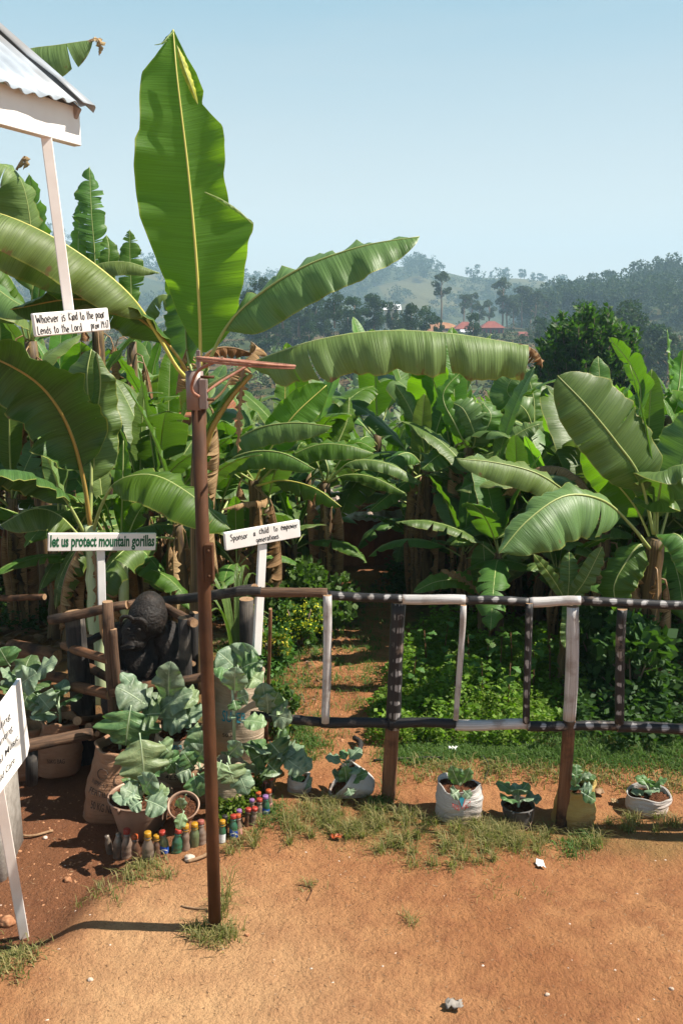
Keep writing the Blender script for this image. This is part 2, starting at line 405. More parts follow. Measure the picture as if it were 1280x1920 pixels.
simple('steel_sleeve', (0.19, 0.135, 0.115), (0.27, 0.20, 0.175), 12, 0.5, 0.45, 0.2, 0.002, (1, 1, 0.4), (0.15, 0.07, 0.045), metal=0.2)
simple('rebar', (0.24, 0.10, 0.065), (0.36, 0.17, 0.11), 30, 0.65, 0.3, 0.5, 0.003)
simple('tin_roof', (0.33, 0.37, 0.41), (0.45, 0.49, 0.53), 5, 0.38, 0.5, 0.1, 0.002, (1, 1, 1), (0.28, 0.27, 0.26), metal=0.2)
simple('tin_roof_rusty', (0.30, 0.22, 0.18), (0.45, 0.37, 0.32), 8, 0.6, 0.3, 0.2, 0.002)
simple('render_grey', (0.20, 0.175, 0.15), (0.30, 0.27, 0.24), 18, 0.9, 0.15, 0.6, 0.006)
simple('gorilla_hide', (0.008, 0.006, 0.005), (0.020, 0.015, 0.012), 22, 0.6, 0.3, 1.0, 0.010, (1, 1, 1), (0.040, 0.029, 0.023))
simple('potting_soil', (0.055, 0.022, 0.012), (0.16, 0.065, 0.032), 34, 0.95, 0.1, 1.0, 0.02)
def sack_mat(name, c1, c2, c3, weave=260):
    t = NT(name); uv = t.co('UV'); ob = t.co('Object')
    big = t.noise(ob, 5, 5, 0.6); st = t.noise(t.mapv(uv, (3, 45, 1)), 1.0, 4, 0.6)
    wv = t.noise(t.mapv(uv, (weave, weave * 1.2, 1)), 1.0, 1)
    col = t.mix(t.rng(big, 0.35, 0.65), c1, c2); col = t.mix(t.rng(t.noise(ob, 3.0, 3), 0.52, 0.70, 0, 0.8), col, c3)
    col = t.mix(t.rng(wv, 0.4, 0.6, 0, 0.15), col, [x * 0.6 for x in c1])
    low = t.n('ShaderNodeSeparateXYZ', {0: ob}).outputs[2]
    col = t.mix(t.math('MULTIPLY', t.rng(low, 0.0, 0.12, 0.6, 0.0), t.rng(big, 0.3, 0.6)), col, (0.26, 0.12, 0.06))
    b = t.bump(t.math('ADD', t.math('ADD', t.math('MULTIPLY', st, 1.3), t.math('MULTIPLY', big, 1.6)), t.math('MULTIPLY', wv, 0.25)), 0.8, 0.020)
    MAT[name] = t.done(t.prin(col, 0.6, 0.3, b))
sack_mat('sack_brown', (0.28, 0.145, 0.078), (0.38, 0.215, 0.125), (0.20, 0.09, 0.045))
sack_mat('sack_cream', (0.38, 0.28, 0.185), (0.50, 0.39, 0.28), (0.30, 0.19, 0.11))
sack_mat('sack_white', (0.48, 0.44, 0.40), (0.60, 0.57, 0.54), (0.34, 0.25, 0.18))
sack_mat('sack_yellow', (0.36, 0.25, 0.07), (0.48, 0.35, 0.11), (0.26, 0.15, 0.05))
simple('bucket_metal', (0.26, 0.16, 0.11), (0.36, 0.235, 0.17), 9, 0.5, 0.4, 0.15, 0.002, (1, 1, 0.5), (0.28, 0.16, 0.10), metal=0.25)
simple('bucket_dark', (0.055, 0.05, 0.048), (0.10, 0.085, 0.075), 9, 0.5, 0.4, 0.2, 0.002)
def brick_mat(name):
    t = NT(name); v = t.mapv(t.co('Object'), (1, 1, 1))
    b = t.n('ShaderNodeTexBrick', {'Vector': t.n('ShaderNodeVectorRotate', {'Vector': v, 'Angle': math.pi / 2}, rotation_type='X_AXIS').outputs[0],
        'Color1': (0.28, 0.105, 0.055, 1), 'Color2': (0.36, 0.15, 0.08, 1), 'Mortar': (0.16, 0.075, 0.045, 1), 'Scale': 4.0, 'Mortar Size': 0.03, 'Brick Width': 0.9, 'Row Height': 0.42})
    n = t.noise(v, 7, 5); col = t.mix(t.rng(n, 0.35, 0.7, 0, 0.6), b.outputs['Color'], (0.16, 0.07, 0.04))
    MAT[name] = t.done(t.prin(col, 0.9, 0.1, t.bump(t.math('ADD', b.outputs['Fac'], n), 0.6, 0.02)))
brick_mat('mud_brick')
simple('mud_wall', (0.17, 0.062, 0.032), (0.27, 0.105, 0.055), 6, 0.95, 0.1, 0.8, 0.02, (1, 1, 0.4))

def soil_mat():
    t = NT('soil'); p = t.pos()
    at = t.n('ShaderNodeAttribute', attribute_name='cover').outputs['Color']; sp = t.n('ShaderNodeSeparateColor', {0: at})
    n1 = t.noise(p, 0.9, 5, 0.6); n2 = t.noise(p, 7, 6, 0.65); n3 = t.noise(p, 70, 4, 0.65); n4 = t.noise(p, 260, 2, 0.6)
    col = t.mix(t.rng(n1, 0.35, 0.65), (0.325, 0.136, 0.056), (0.465, 0.228, 0.100))
    col = t.mix(t.rng(n2, 0.42, 0.68, 0, 0.75), col, (0.27, 0.105, 0.048))
    col = t.mix(t.math('MULTIPLY', sp.outputs[0], t.rng(n2, 0.2, 0.7, 1.0, 0.55)), col, (0.66, 0.41, 0.21))      # trodden pale soil
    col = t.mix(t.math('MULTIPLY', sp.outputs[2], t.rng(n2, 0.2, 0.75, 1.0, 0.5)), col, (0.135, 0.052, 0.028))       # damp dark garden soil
    col = t.mix(t.rng(n3, 0.54, 0.68, 0, 0.45), col, (0.16, 0.07, 0.035))
    col = t.mix(t.rng(n4, 0.66, 0.76, 0, 0.45), col, (0.62, 0.42, 0.26))
    gcol = t.mix(t.rng(t.noise(p, 14, 5, 0.7), 0.38, 0.62), (0.052, 0.085, 0.022), (0.15, 0.15, 0.05))
    gm = t.math('MULTIPLY', sp.outputs[1], t.rng(t.noise(p, 3.2, 5, 0.65), 0.32, 0.52, 0.1, 1.0))
    col = t.mix(gm, col, gcol)
    n5 = t.noise(p, 31, 6, 0.75, 0.0); h = t.math('ADD', t.math('ADD', t.math('MULTIPLY', n2, 2.6), t.math('MULTIPLY', n3, 0.55)), t.math('ADD', t.math('MULTIPLY', n5, 1.3), t.math('MULTIPLY', n4, 0.3)))
    b = t.bump(h, 1.0, 0.022)
    return t.done(t.prin(col, 0.95, 0.12, b))
MAT['soil'] = soil_mat()
def hill_mat(name, ca, cb, cc, scale):
    t = NT(name); p = t.pos()
    f = t.noise(p, scale, 6, 0.6); vor = t.n('ShaderNodeTexVoronoi', {'Vector': t.mapv(p, (1, 1, 0.2)), 'Scale': scale * 0.9}).outputs['Color']
    fv = t.n('ShaderNodeSeparateColor', {0: vor}).outputs[0]
    col = t.mix(t.rng(f, 0.35, 0.6), ca, cb); col = t.mix(t.rng(fv, 0.45, 0.6, 0, 0.8), col, cc)
    b = t.bump(t.noise(p, scale * 9, 5, 0.7), 0.8, 2.0 if scale < 0.05 else 0.3)
    MAT[name] = t.done(t.prin(col, 0.95, 0.1, b))
hill_mat('hill_fields', (0.0315, 0.0455, 0.0175), (0.0595, 0.0665, 0.0245), (0.098, 0.0875, 0.035), 0.012)
hill_mat('valley_cover', (0.0315, 0.049, 0.0175), (0.0595, 0.07, 0.0245), (0.112, 0.07, 0.035), 0.11)
hill_mat('forest_floor', (0.0245, 0.042, 0.014), (0.042, 0.0595, 0.0196), (0.077, 0.07, 0.028), 0.03)
def foliage_mat(name, c1, c2, trans, tf=0.25):
    t = NT(name); n = t.noise(t.pos(), 0.9, 3)
    rnd = t.n('ShaderNodeNewGeometry').outputs['Random Per Island']
    col = t.mix(rnd, c1, c2); oi = t.n('ShaderNodeObjectInfo').outputs['Random']
    col = t.n('ShaderNodeHueSaturation', {'Hue': t.rng(oi, 0, 1, 0.48, 0.52), 'Value': t.rng(oi, 0, 1, 0.75, 1.25), 'Color': col}).outputs[0]
    pr = t.prin(col, 0.6, 0.10 if ('forest' in name or 'tree' in name and 'bright' not in name) else 0.3); tr = t.n('ShaderNodeBsdfTranslucent', {'Color': (*trans, 1)}).outputs[0]
    MAT[name] = t.done(t.n('ShaderNodeMixShader', {0: tf, 1: pr, 2: tr}).outputs[0])
foliage_mat('tree_leaf_dark', (0.021, 0.0455, 0.0154), (0.049, 0.084, 0.0245), (0.056, 0.14, 0.021))
foliage_mat('tree_leaf_euc', (0.0385, 0.0595, 0.0245), (0.07, 0.098, 0.0385), (0.084, 0.14, 0.035))
foliage_mat('tree_leaf_bright', (0.010, 0.032, 0.007), (0.055, 0.125, 0.018), (0.12, 0.32, 0.015), 0.25)
foliage_mat('forest_leaf', (0.026, 0.046, 0.018), (0.042, 0.062, 0.022), (0.056, 0.112, 0.021), 0.2)
foliage_mat('grass_blade', (0.075, 0.095, 0.02), (0.30, 0.225, 0.095), (0.25, 0.38, 0.05), 0.3)
foliage_mat('grass_green', (0.042, 0.098, 0.014), (0.098, 0.161, 0.0315), (0.14, 0.315, 0.028), 0.3)
foliage_mat('weed_green', (0.065, 0.130, 0.010), (0.165, 0.240, 0.030), (0.22, 0.46, 0.015), 0.35)
foliage_mat('bush_green', (0.035, 0.084, 0.014), (0.077, 0.154, 0.0245), (0.14, 0.315, 0.021), 0.3)
foliage_mat('flower_yellow', (0.45, 0.42, 0.02), (0.62, 0.58, 0.05), (0.6, 0.6, 0.03), 0.3)
foliage_mat('undergrowth_leaf', (0.021, 0.0525, 0.0112), (0.0455, 0.091, 0.0196), (0.084, 0.21, 0.014), 0.3)
foliage_mat('dry_litter', (0.16, 0.085, 0.04), (0.36, 0.24, 0.13), (0.3, 0.15, 0.05), 0.1)
simple('trunk_bark', (0.16, 0.11, 0.08), (0.30, 0.22, 0.16), 3, 0.9, 0.1, 0.6, 0.02, (1, 1, 0.3))
def stem_mat():
    t = NT('pseudostem'); uv = t.co('UV')
    f = t.noise(t.mapv(uv, (7, 1.4, 1)), 1.0, 5, 0.65, 0.4); g = t.noise(t.mapv(uv, (3, 2.5, 1)), 1.0, 4)
    col = t.mix(t.rng(f, 0.36, 0.60), (0.075, 0.042, 0.024), (0.17, 0.115, 0.045))
    col = t.mix(t.rng(g, 0.5, 0.66), col, (0.022, 0.015, 0.010)); col = t.mix(t.rng(t.noise(t.mapv(uv, (12, 1.0, 1)), 1.0, 3), 0.58, 0.68, 0, 0.8), col, (0.40, 0.24, 0.12))
    MAT['pseudostem'] = t.done(t.prin(col, 0.6, 0.3, t.bump(f, 0.7, 0.01)))
stem_mat()

# ------------------------------------------------------------------ the setting: ground, valley, hills, haze
def grid_rows(ys, xfun, nx, zfun):
    V = []; ny = len(ys)
    for y in ys:
        xs = xfun(y); V.append(np.stack([xs, np.full(nx, y), zfun(xs, np.full(nx, y))], 1))
    V = np.concatenate(V); idx = np.arange(ny * nx).reshape(ny, nx)
    Q = np.stack([idx[:-1, :-1], idx[:-1, 1:], idx[1:, 1:], idx[1:, :-1]], -1).reshape(-1, 4)
    return V, Q
def in_poly(x, y, poly):
    ins = np.zeros(len(x), bool); j = len(poly) - 1
    for i in range(len(poly)):
        xi, yi = poly[i]; xj, yj = poly[j]
        c = ((yi > y) != (yj > y)) & (x < (xj - xi) * (y - yi) / (yj - yi + 1e-12) + xi)
        ins ^= c; j = i
    return ins
ys = np.concatenate([np.linspace(-30, 1.8, 24), np.linspace(1.9, 9, 230), np.geomspace(9.1, 60, 110)])
nx = 331
tt = np.linspace(-1, 1, nx); tt = np.sign(tt) * np.abs(tt) ** 1.35
V, Q = grid_rows(ys, lambda y: tt * (9 + 0.9 * max(y, 0)), nx, G)
ground = mk('ground', V, Q, MAT['soil']); tag(ground, kind='structure')
def path_c(y): return np.interp(y, [4.4, 5.2, 6.0, 7.5, 9, 12, 14], [-0.25, -0.22, -0.12, 0.15, 0.22, 0.15, 0.1])
def path_w(y): return np.interp(y, [4.4, 5.2, 7.5, 10, 14], [0.75, 0.46, 0.50, 0.46, 0.4])
def cover(x, y):
    tan = ss(-1.5, -0.9, x) * (1 - ss(-0.6, 0.9, x + 0.45 * (y - 3))) * (1 - ss(3.4, 4.4, y)) * (0.75 + 0.35 * wob(x, y, 1.2))
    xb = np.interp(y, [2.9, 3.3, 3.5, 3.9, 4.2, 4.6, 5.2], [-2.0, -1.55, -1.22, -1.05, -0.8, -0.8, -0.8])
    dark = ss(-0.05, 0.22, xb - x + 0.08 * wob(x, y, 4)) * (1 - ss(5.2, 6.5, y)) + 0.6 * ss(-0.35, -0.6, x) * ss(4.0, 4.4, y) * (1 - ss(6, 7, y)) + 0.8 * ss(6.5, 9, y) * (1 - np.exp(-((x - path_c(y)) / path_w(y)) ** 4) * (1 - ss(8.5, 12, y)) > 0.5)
    pd = np.abs(x - path_c(y)) / path_w(y)
    green = ss(5.08, 5.33, y - 0.25 * ss(0.4, -0.3, x) + 0.08 * wob(x, y, 3)) * ss(0.8, 1.25, pd + 0.2 * wob(x, y, 4.0))
    green = np.where(x < -1.0, green * 0.35, green)
    green = np.maximum(green, 0.9 * np.exp(-((y - 4.42 + 0.08 * wob(x, 0 * x, 2.2)) / 0.17) ** 2) * ss(-0.4, -0.1, x) * (0.55 + 0.5 * wob(x, y, 5)))
    green = np.where(y > 14, 1, green)
    return np.clip(np.stack([tan, green, dark, np.ones_like(x)], 1), 0, 1)
ca = ground.data.color_attributes.new('cover', 'FLOAT_COLOR', 'POINT')
ca.data.foreach_set('color', cover(V[:, 0], V[:, 1]).astype(np.float32).ravel())

# valley hillside beyond the grove
ys = np.concatenate([np.linspace(58, 420, 90)])
tt = np.linspace(-1, 1, 121)
V, Q = grid_rows(ys, lambda y: tt * (40 + 0.85 * y), 121, lambda x, y: G(x, y) - 0.15)
tag(mk('valley_hillside', V, Q, MAT['valley_cover']), kind='structure')
# far blue ridge
RU = [-1200, -400, 0, 120, 200, 330, 450, 560, 640, 690, 780, 830, 870, 960, 1010, 1110, 1300, 2000]
RV = [440, 430, 426, 446, 478, 512, 530, 530, 515, 507, 500, 512, 522, 524, 530, 548, 575, 590]
def elev(v): return np.tan(np.arctan((960 - v) / F) - PITCH)
def far_z(x, y):
    u = 640 + F * (x / y) * 1.01
    zr = CAMZ + 900 * elev(np.interp(u, RU, RV))
    t = ss(390, 900, y)
    z = -25 + (zr + 25) * t + 7 * wob(x, y, 0.014) * (1 - np.abs(2 * t - 1)) + 5 * wob(x, y, 0.035, 2) * t * (1 - t) * 4
    return np.where(y > 900, zr - (y - 900) * 0.25, z)
ys = np.linspace(390, 1300, 90); tt = np.linspace(-1, 1, 200)
V, Q = grid_rows(ys, lambda y: tt * (0.95 * y), 200, far_z)
tag(mk('distant_hill', V, Q, MAT['hill_fields']), kind='structure')
# wooded hill on the right
HU = [700, 930, 1040, 1110, 1170, 1240, 1290, 1500, 2100]
HV = [690, 620, 578, 568, 558, 542, 526, 455, 410]
def right_z(x, y):
    u = 640 + F * (x / y) * 1.01
    zr = CAMZ + 430 * elev(np.interp(u, HU, HV))
    t = ss(150, 430, y)
    z = -14 + (zr + 14) * t + 3 * wob(x, y, 0.03, 1)
    return np.where(y > 430, zr - (y - 430) * 0.35 + 3 * wob(x, y, 0.03, 1), z)
ys = np.linspace(150, 560, 60); tt = np.linspace(0.12, 1.1, 90)
V, Q = grid_rows(ys, lambda y: tt * (0.95 * y), 90, right_z)
tag(mk('wooded_hill', V, Q, MAT['forest_floor']), kind='structure')
# the air: even haze in one closed box
def haze_box():
    V, Fc = box_oriented(Vector((0, 620, 42)), Vector((1, 0, 0)), Vector((0, 1, 0)), Vector((0, 0, 1)), 1500, 760, 85, 0.5)
    t = NT('haze_air')
    vol = t.n('ShaderNodeVolumePrincipled', {'Color': (0.55, 0.80, 1.0, 1), 'Density': 0.00060, 'Anisotropy': 0.0})
    t.t.links.new(vol.outputs[0], t.out.inputs['Volume'])
    o = mk('haze', V, Fc, t.m, smooth=False); tag(o, kind='stuff')
haze_box()

# ------------------------------------------------------------------ leaves
def crom(pts, n):
    pts = [Vector(p) for p in pts]
    if len(pts) == 2: return [pts[0].lerp(pts[1], i / n) for i in range(n + 1)]
    ext = [pts[0] * 2 - pts[1]] + pts + [pts[-1] * 2 - pts[-2]]; dense = []
    for i in range(1, len(ext) - 2):
        p0, p1, p2, p3 = ext[i - 1:i + 3]
        for k in range(12):
            t = k / 12
            dense.append(0.5 * ((2 * p1) + (p2 - p0) * t + (2 * p0 - 5 * p1 + 4 * p2 - p3) * t * t + (3 * p1 - p0 - 3 * p2 + p3) * t ** 3))
    dense.append(pts[-1]); L = [0]
    for a, b in zip(dense, dense[1:]): L.append(L[-1] + (b - a).length)
    out = []; j = 0
    for i in range(n + 1):
        d = L[-1] * i / n
        while j < len(L) - 2 and L[j + 1] < d: j += 1
        t = (d - L[j]) / max(1e-9, L[j + 1] - L[j]); out.append(dense[j].lerp(dense[j + 1], min(1, t)))
    return out
def prof_banana(x):
    if x <= 0 or x >= 1: return 0.0
    rise = 1 - math.exp(-x * 13); fall = 1.0 if x < 0.5 else max(0.0, 1 - ((x - 0.5) / 0.5) ** 2.4) ** 0.75
    return rise * fall
def prof_round(x):
    if x <= 0 or x >= 1: return 0.0
    return (math.sin(math.pi * x ** 0.78)) ** 0.62
def prof_young(x):
    if x <= 0 or x >= 1: return 0.0
    return (1 - math.exp(-x * 7)) * max(0, 1 - x ** 3.2) ** 0.8
PROF = {'banana': prof_banana, 'round': prof_round, 'young': prof_young}
def leaf(mid, nrm, hw, sp=0.08, a0=(0.2, 0.2), droop=(0.5, 0.5), wave=0.015, wf=7, tears=0, gap=0.25, rag=0.15, seed=0, n=40, m=6, prof='banana', r0=0.012, r1=0.003, shear=0.03, tdrop=0.3, edgejit=0.0, ribside=-1, wprof=None, hk=(0.6, 0.35)):
    """one leaf: blade (verts, faces, uvs) and midrib (verts, faces, uvs). nrm: the way the upper side faces (one vector or one per control point)"""
    rnd = random.Random(seed)
    C = crom(mid, n)
    nl = [Vector(v) for v in (nrm if isinstance(nrm, (list, tuple)) and isinstance(nrm[0], (tuple, list, Vector)) else [nrm])]
    L = sum((b - a).length for a, b in zip(C, C[1:]))
    def frame(s):
        f = min(max(s, 0), 1) * n; i = min(int(f), n - 1); t = f - i
        p = C[i].lerp(C[i + 1], t)
        Ta = (C[min(i + 1, n)] - C[max(i - 1, 0)]).normalized(); Tb = (C[min(i + 2, n)] - C[i]).normalized()
        T = Ta.lerp(Tb, t).normalized()
        if len(nl) == 1: N = nl[0].copy()
        else:
            g = s * (len(nl) - 1); k = min(int(g), len(nl) - 2); N = nl[k].lerp(nl[k + 1], g - k)
        N = N - T * N.dot(T)
        N = N.normalized() if N.length > 1e-6 else Vector((0, 0, 1))
        return p, T, N, T.cross(N)
    hws = hw if isinstance(hw, (tuple, list)) else (hw, hw)
    pf = PROF[prof]; V, Fc, U = [], [], []
    ph = [rnd.uniform(0, 6.28) for _ in range(6)]
    for si, side in enumerate((1, -1)):
        nt_ = tears[si] if isinstance(tears, (tuple, list)) else tears
        cuts = sorted(rnd.uniform(sp + 0.06, 0.97) for _ in range(nt_)); bounds = [sp] + cuts + [1.0]
        for bi, (s0, s1) in enumerate(zip(bounds, bounds[1:])):
            if s1 - s0 < 0.004: continue
            rows = max(2, int(round((s1 - s0) * n)))
            gp = gap if nt_ else 0.0
            sm = 0.5 * (s0 + s1) + rnd.uniform(-.3, .3) * (s1 - s0)
            ext = rnd.uniform(0, tdrop) if nt_ else 0
            lift = rnd.uniform(-0.25, 0.25) * tdrop if nt_ else 0
            cutlen = 1 - (rnd.uniform(0, rag) if nt_ else 0)
            base = len(V)
            for i in range(rows + 1):
                s = s0 + (s1 - s0) * i / rows
                x = (s - sp) / (1 - sp); w = (hws[si] * pf(x) if wprof is None else float(np.interp(s, [q[0] for q in wprof[si]], [q[1] for q in wprof[si]])) * hws[si]) * cutlen
                if edgejit: w *= 1 + rnd.uniform(-edgejit, edgejit)
                px = pz = 0.0
                for j in range(m + 1):
                    r = j / m
                    if j:
                        rm = (j - 0.5) / m; ang = a0[si] + lift - (droop[si] + ext) * rm
                        px += math.cos(ang) * w / m; pz += math.sin(ang) * w / m
                    sr = s + (sm - s) * gp * r * r + shear * r * pf(x)
                    p, T, N, S = frame(min(sr, 1.0)) if sr != s else frame(s)
                    wv = wave * (r ** 1.4) * (w / max(hws[si], 1e-6)) * (math.sin(2 * math.pi * wf * s + ph[si]) + hk[0] * math.sin(2 * math.pi * wf * 1.83 * s + ph[si + 2]) + hk[1] * math.sin(2 * math.pi * wf * 3.3 * s + ph[si + 4]))
                    an = a0[si] + lift - (droop[si] + ext) * r
                    q = p + S * (side * (px - wv * math.sin(an))) + N * (pz + wv * math.cos(an))
                    V.append(q); U.append((0.5 + side * 0.5 * r, s * L))
            for i in range(rows):
                for j in range(m):
                    a = base + i * (m + 1) + j; b = a + 1; c = b + m + 1; d = a + m + 1
                    Fc.append((a, b, c, d) if side < 0 else (a, d, c, b))
    # midrib
    pts = []; rad = []
    for i in range(0, n + 1, 2):
        s = i / n; p, T, N, S = frame(s)
        r = r0 + (r1 - r0) * s ** 0.7
        pts.append(p + N * (ribside * r * 0.55)); rad.append(r)
    R = tube(pts, rad, 7, True)
    return (V, Fc, U), R
def add_leaf(root, spec, mat='banana_leaf', rib='midrib', name='leaf', label=None):
    (V, Fc, U), R = leaf(**spec)
    o = mk(name, V, Fc, MAT[mat], root, U)
    mk('midrib', R[0], R[1], MAT[rib], o, R[2])
    if label: o['label'] = label
    return o
def pseudostem(root, base, top, r0, r1, seed=0, mat='pseudostem'):
    rnd = random.Random(seed); k = 14
    pts = []; rad = []
    for i in range(k + 1):
        t = i / k; pts.append(Vector(base).lerp(Vector(top), t) + Vector((rnd.uniform(-.008, .008), rnd.uniform(-.008, .008), 0)))
        rad.append((r0 + (r1 - r0) * t) * (1.12 if i == 0 else 1) * (1 + rnd.uniform(-.06, .06)))
    V, Fc, U = tube(pts, rad, 12, True, 0.06, seed)
    return mk('pseudostem', V, Fc, MAT[mat], root, U)
def dead_leaf(root, top, az, L, seed, hw=0.12, out=0.22, mat='banana_leaf_dry'):
    rnd = random.Random(seed); d = Vector((math.cos(az), math.sin(az), 0)); t = Vector(top)
    pts = [t, t + d * out * 0.6 + Vector((0, 0, 0.05)), t + d * out + Vector((0, 0, -0.25 * L)), t + d * out * 0.9 + Vector((rnd.uniform(-.05, .05), 0, -0.65 * L)), t + d * out * 0.75 + Vector((0, 0, -L))]
    sp_ = dict(mid=pts, nrm=[(0, 0, 1), tuple(d), tuple(d), tuple(d), tuple(d)], hw=(hw, hw * 0.8), sp=0.15, a0=(-0.7, -0.5), droop=(1.3, 1.6), wave=0.03, wf=9, tears=(9, 8), gap=0.5, rag=0.4, seed=seed, n=34, m=4, r0=0.009, tdrop=0.9)
    return add_leaf(root, sp_, mat, 'midrib_dry', 'dead_leaf')

# generic banana plant built at the origin, about h tall
def banana_proto(seed, h=3.0, nl=8, dead=3, tatter=0, leafmat='banana_leaf', young=True):
    rnd = random.Random(seed); root = empty('banana_plant', (0, 0, 0), None, 'banana plant')
    sh = h * rnd.uniform(0.42, 0.5); lean = Vector((rnd.uniform(-.1, .1), rnd.uniform(-.1, .1), sh))
    pseudostem(root, (0, 0, -0.05), lean, 0.085, 0.05, seed)
    az = rnd.uniform(0, 6.28)
    for i in range(nl):
        az += 2.4 + rnd.uniform(-.3, .3); f = i / max(1, nl - 1)        # 0 = youngest
        e = math.radians(82 - 62 * f + rnd.uniform(-6, 6)); L = (h - sh) * (0.97 if i < 2 else rnd.uniform(0.95, 1.2)); bend = (0.25 + 1.6 * f + rnd.uniform(-.15, .25))
        p = lean - Vector((0, 0, 0.14 * f)); pts = [p]; d = Vector((math.cos(az), math.sin(az), 0)); nr = []
        k = 6
        for q in range(k):
            el = e - bend * (q / k) ** 1.3
            pts.append(pts[-1] + (d * math.cos(el) + Vector((0, 0, math.sin(el)))) * L / k)
        for q in range(k + 1):
            el = e - bend * (q / k) ** 1.3
            nr.append(tuple(-d * math.sin(el) + Vector((0, 0, math.cos(el)))))
        dr = 0.35 + 1.2 * f
        tr = int(tatter * rnd.uniform(0.3, 1.3)) if f > 0.25 else 0
        mt = 'banana_leaf_young' if (young and i < 2 and rnd.random() < 0.45) else (leafmat if rnd.random() < 0.75 else 'banana_leaf_grey')
        add_leaf(root, dict(mid=pts, nrm=nr, hw=0.125 * L * rnd.uniform(1.0, 1.3) if i else 0.09 * L, sp=0.17, a0=(0.35 - 0.2 * f, 0.35 - 0.2 * f), droop=(dr * rnd.uniform(.6, 1.2), dr * rnd.uniform(.6, 1.2)), wave=0.012 + 0.01 * f, wf=rnd.uniform(5, 8), tears=(tr, tr), seed=seed * 31 + i, n=28, m=4, r0=0.013, r1=0.003), mt, 'midrib')
    for i in range(dead):
        dead_leaf(root, lean - Vector((0, 0, rnd.uniform(0.05, 0.3))), rnd.uniform(0, 6.28), sh * rnd.uniform(0.6, 0.95), seed * 77 + i, rnd.uniform(.1, .17), rnd.uniform(.1, .25))
    root['h'] = h
    return root

# ------------------------------------------------------------------ large structures: kiosk corner, brick huts, far houses
def world_box(mb, c, hx, hy, hz, yaw=0, m=0, bev=0.003):
    ax = Vector((math.cos(yaw), math.sin(yaw), 0)); ay = Vector((-math.sin(yaw), math.cos(yaw), 0))
    V, Fc = box_oriented(Vector(c), ax, ay, Vector((0, 0, 1)), hx, hy, hz, bev); mb.add(V, Fc, m=m)
def beam(name, a, b, w, h, mat, parent, up=Vector((0, 0, 1)), bev=0.003):
    a, b = Vector(a), Vector(b); ax = (b - a).normalized(); ay = up.cross(ax).normalized(); az = ax.cross(ay)
    V, Fc = box_oriented((a + b) / 2, ax, ay, az, (b - a).length / 2, w / 2, h / 2, bev)
    return mk(name, V, Fc, mat, parent, smooth=False)

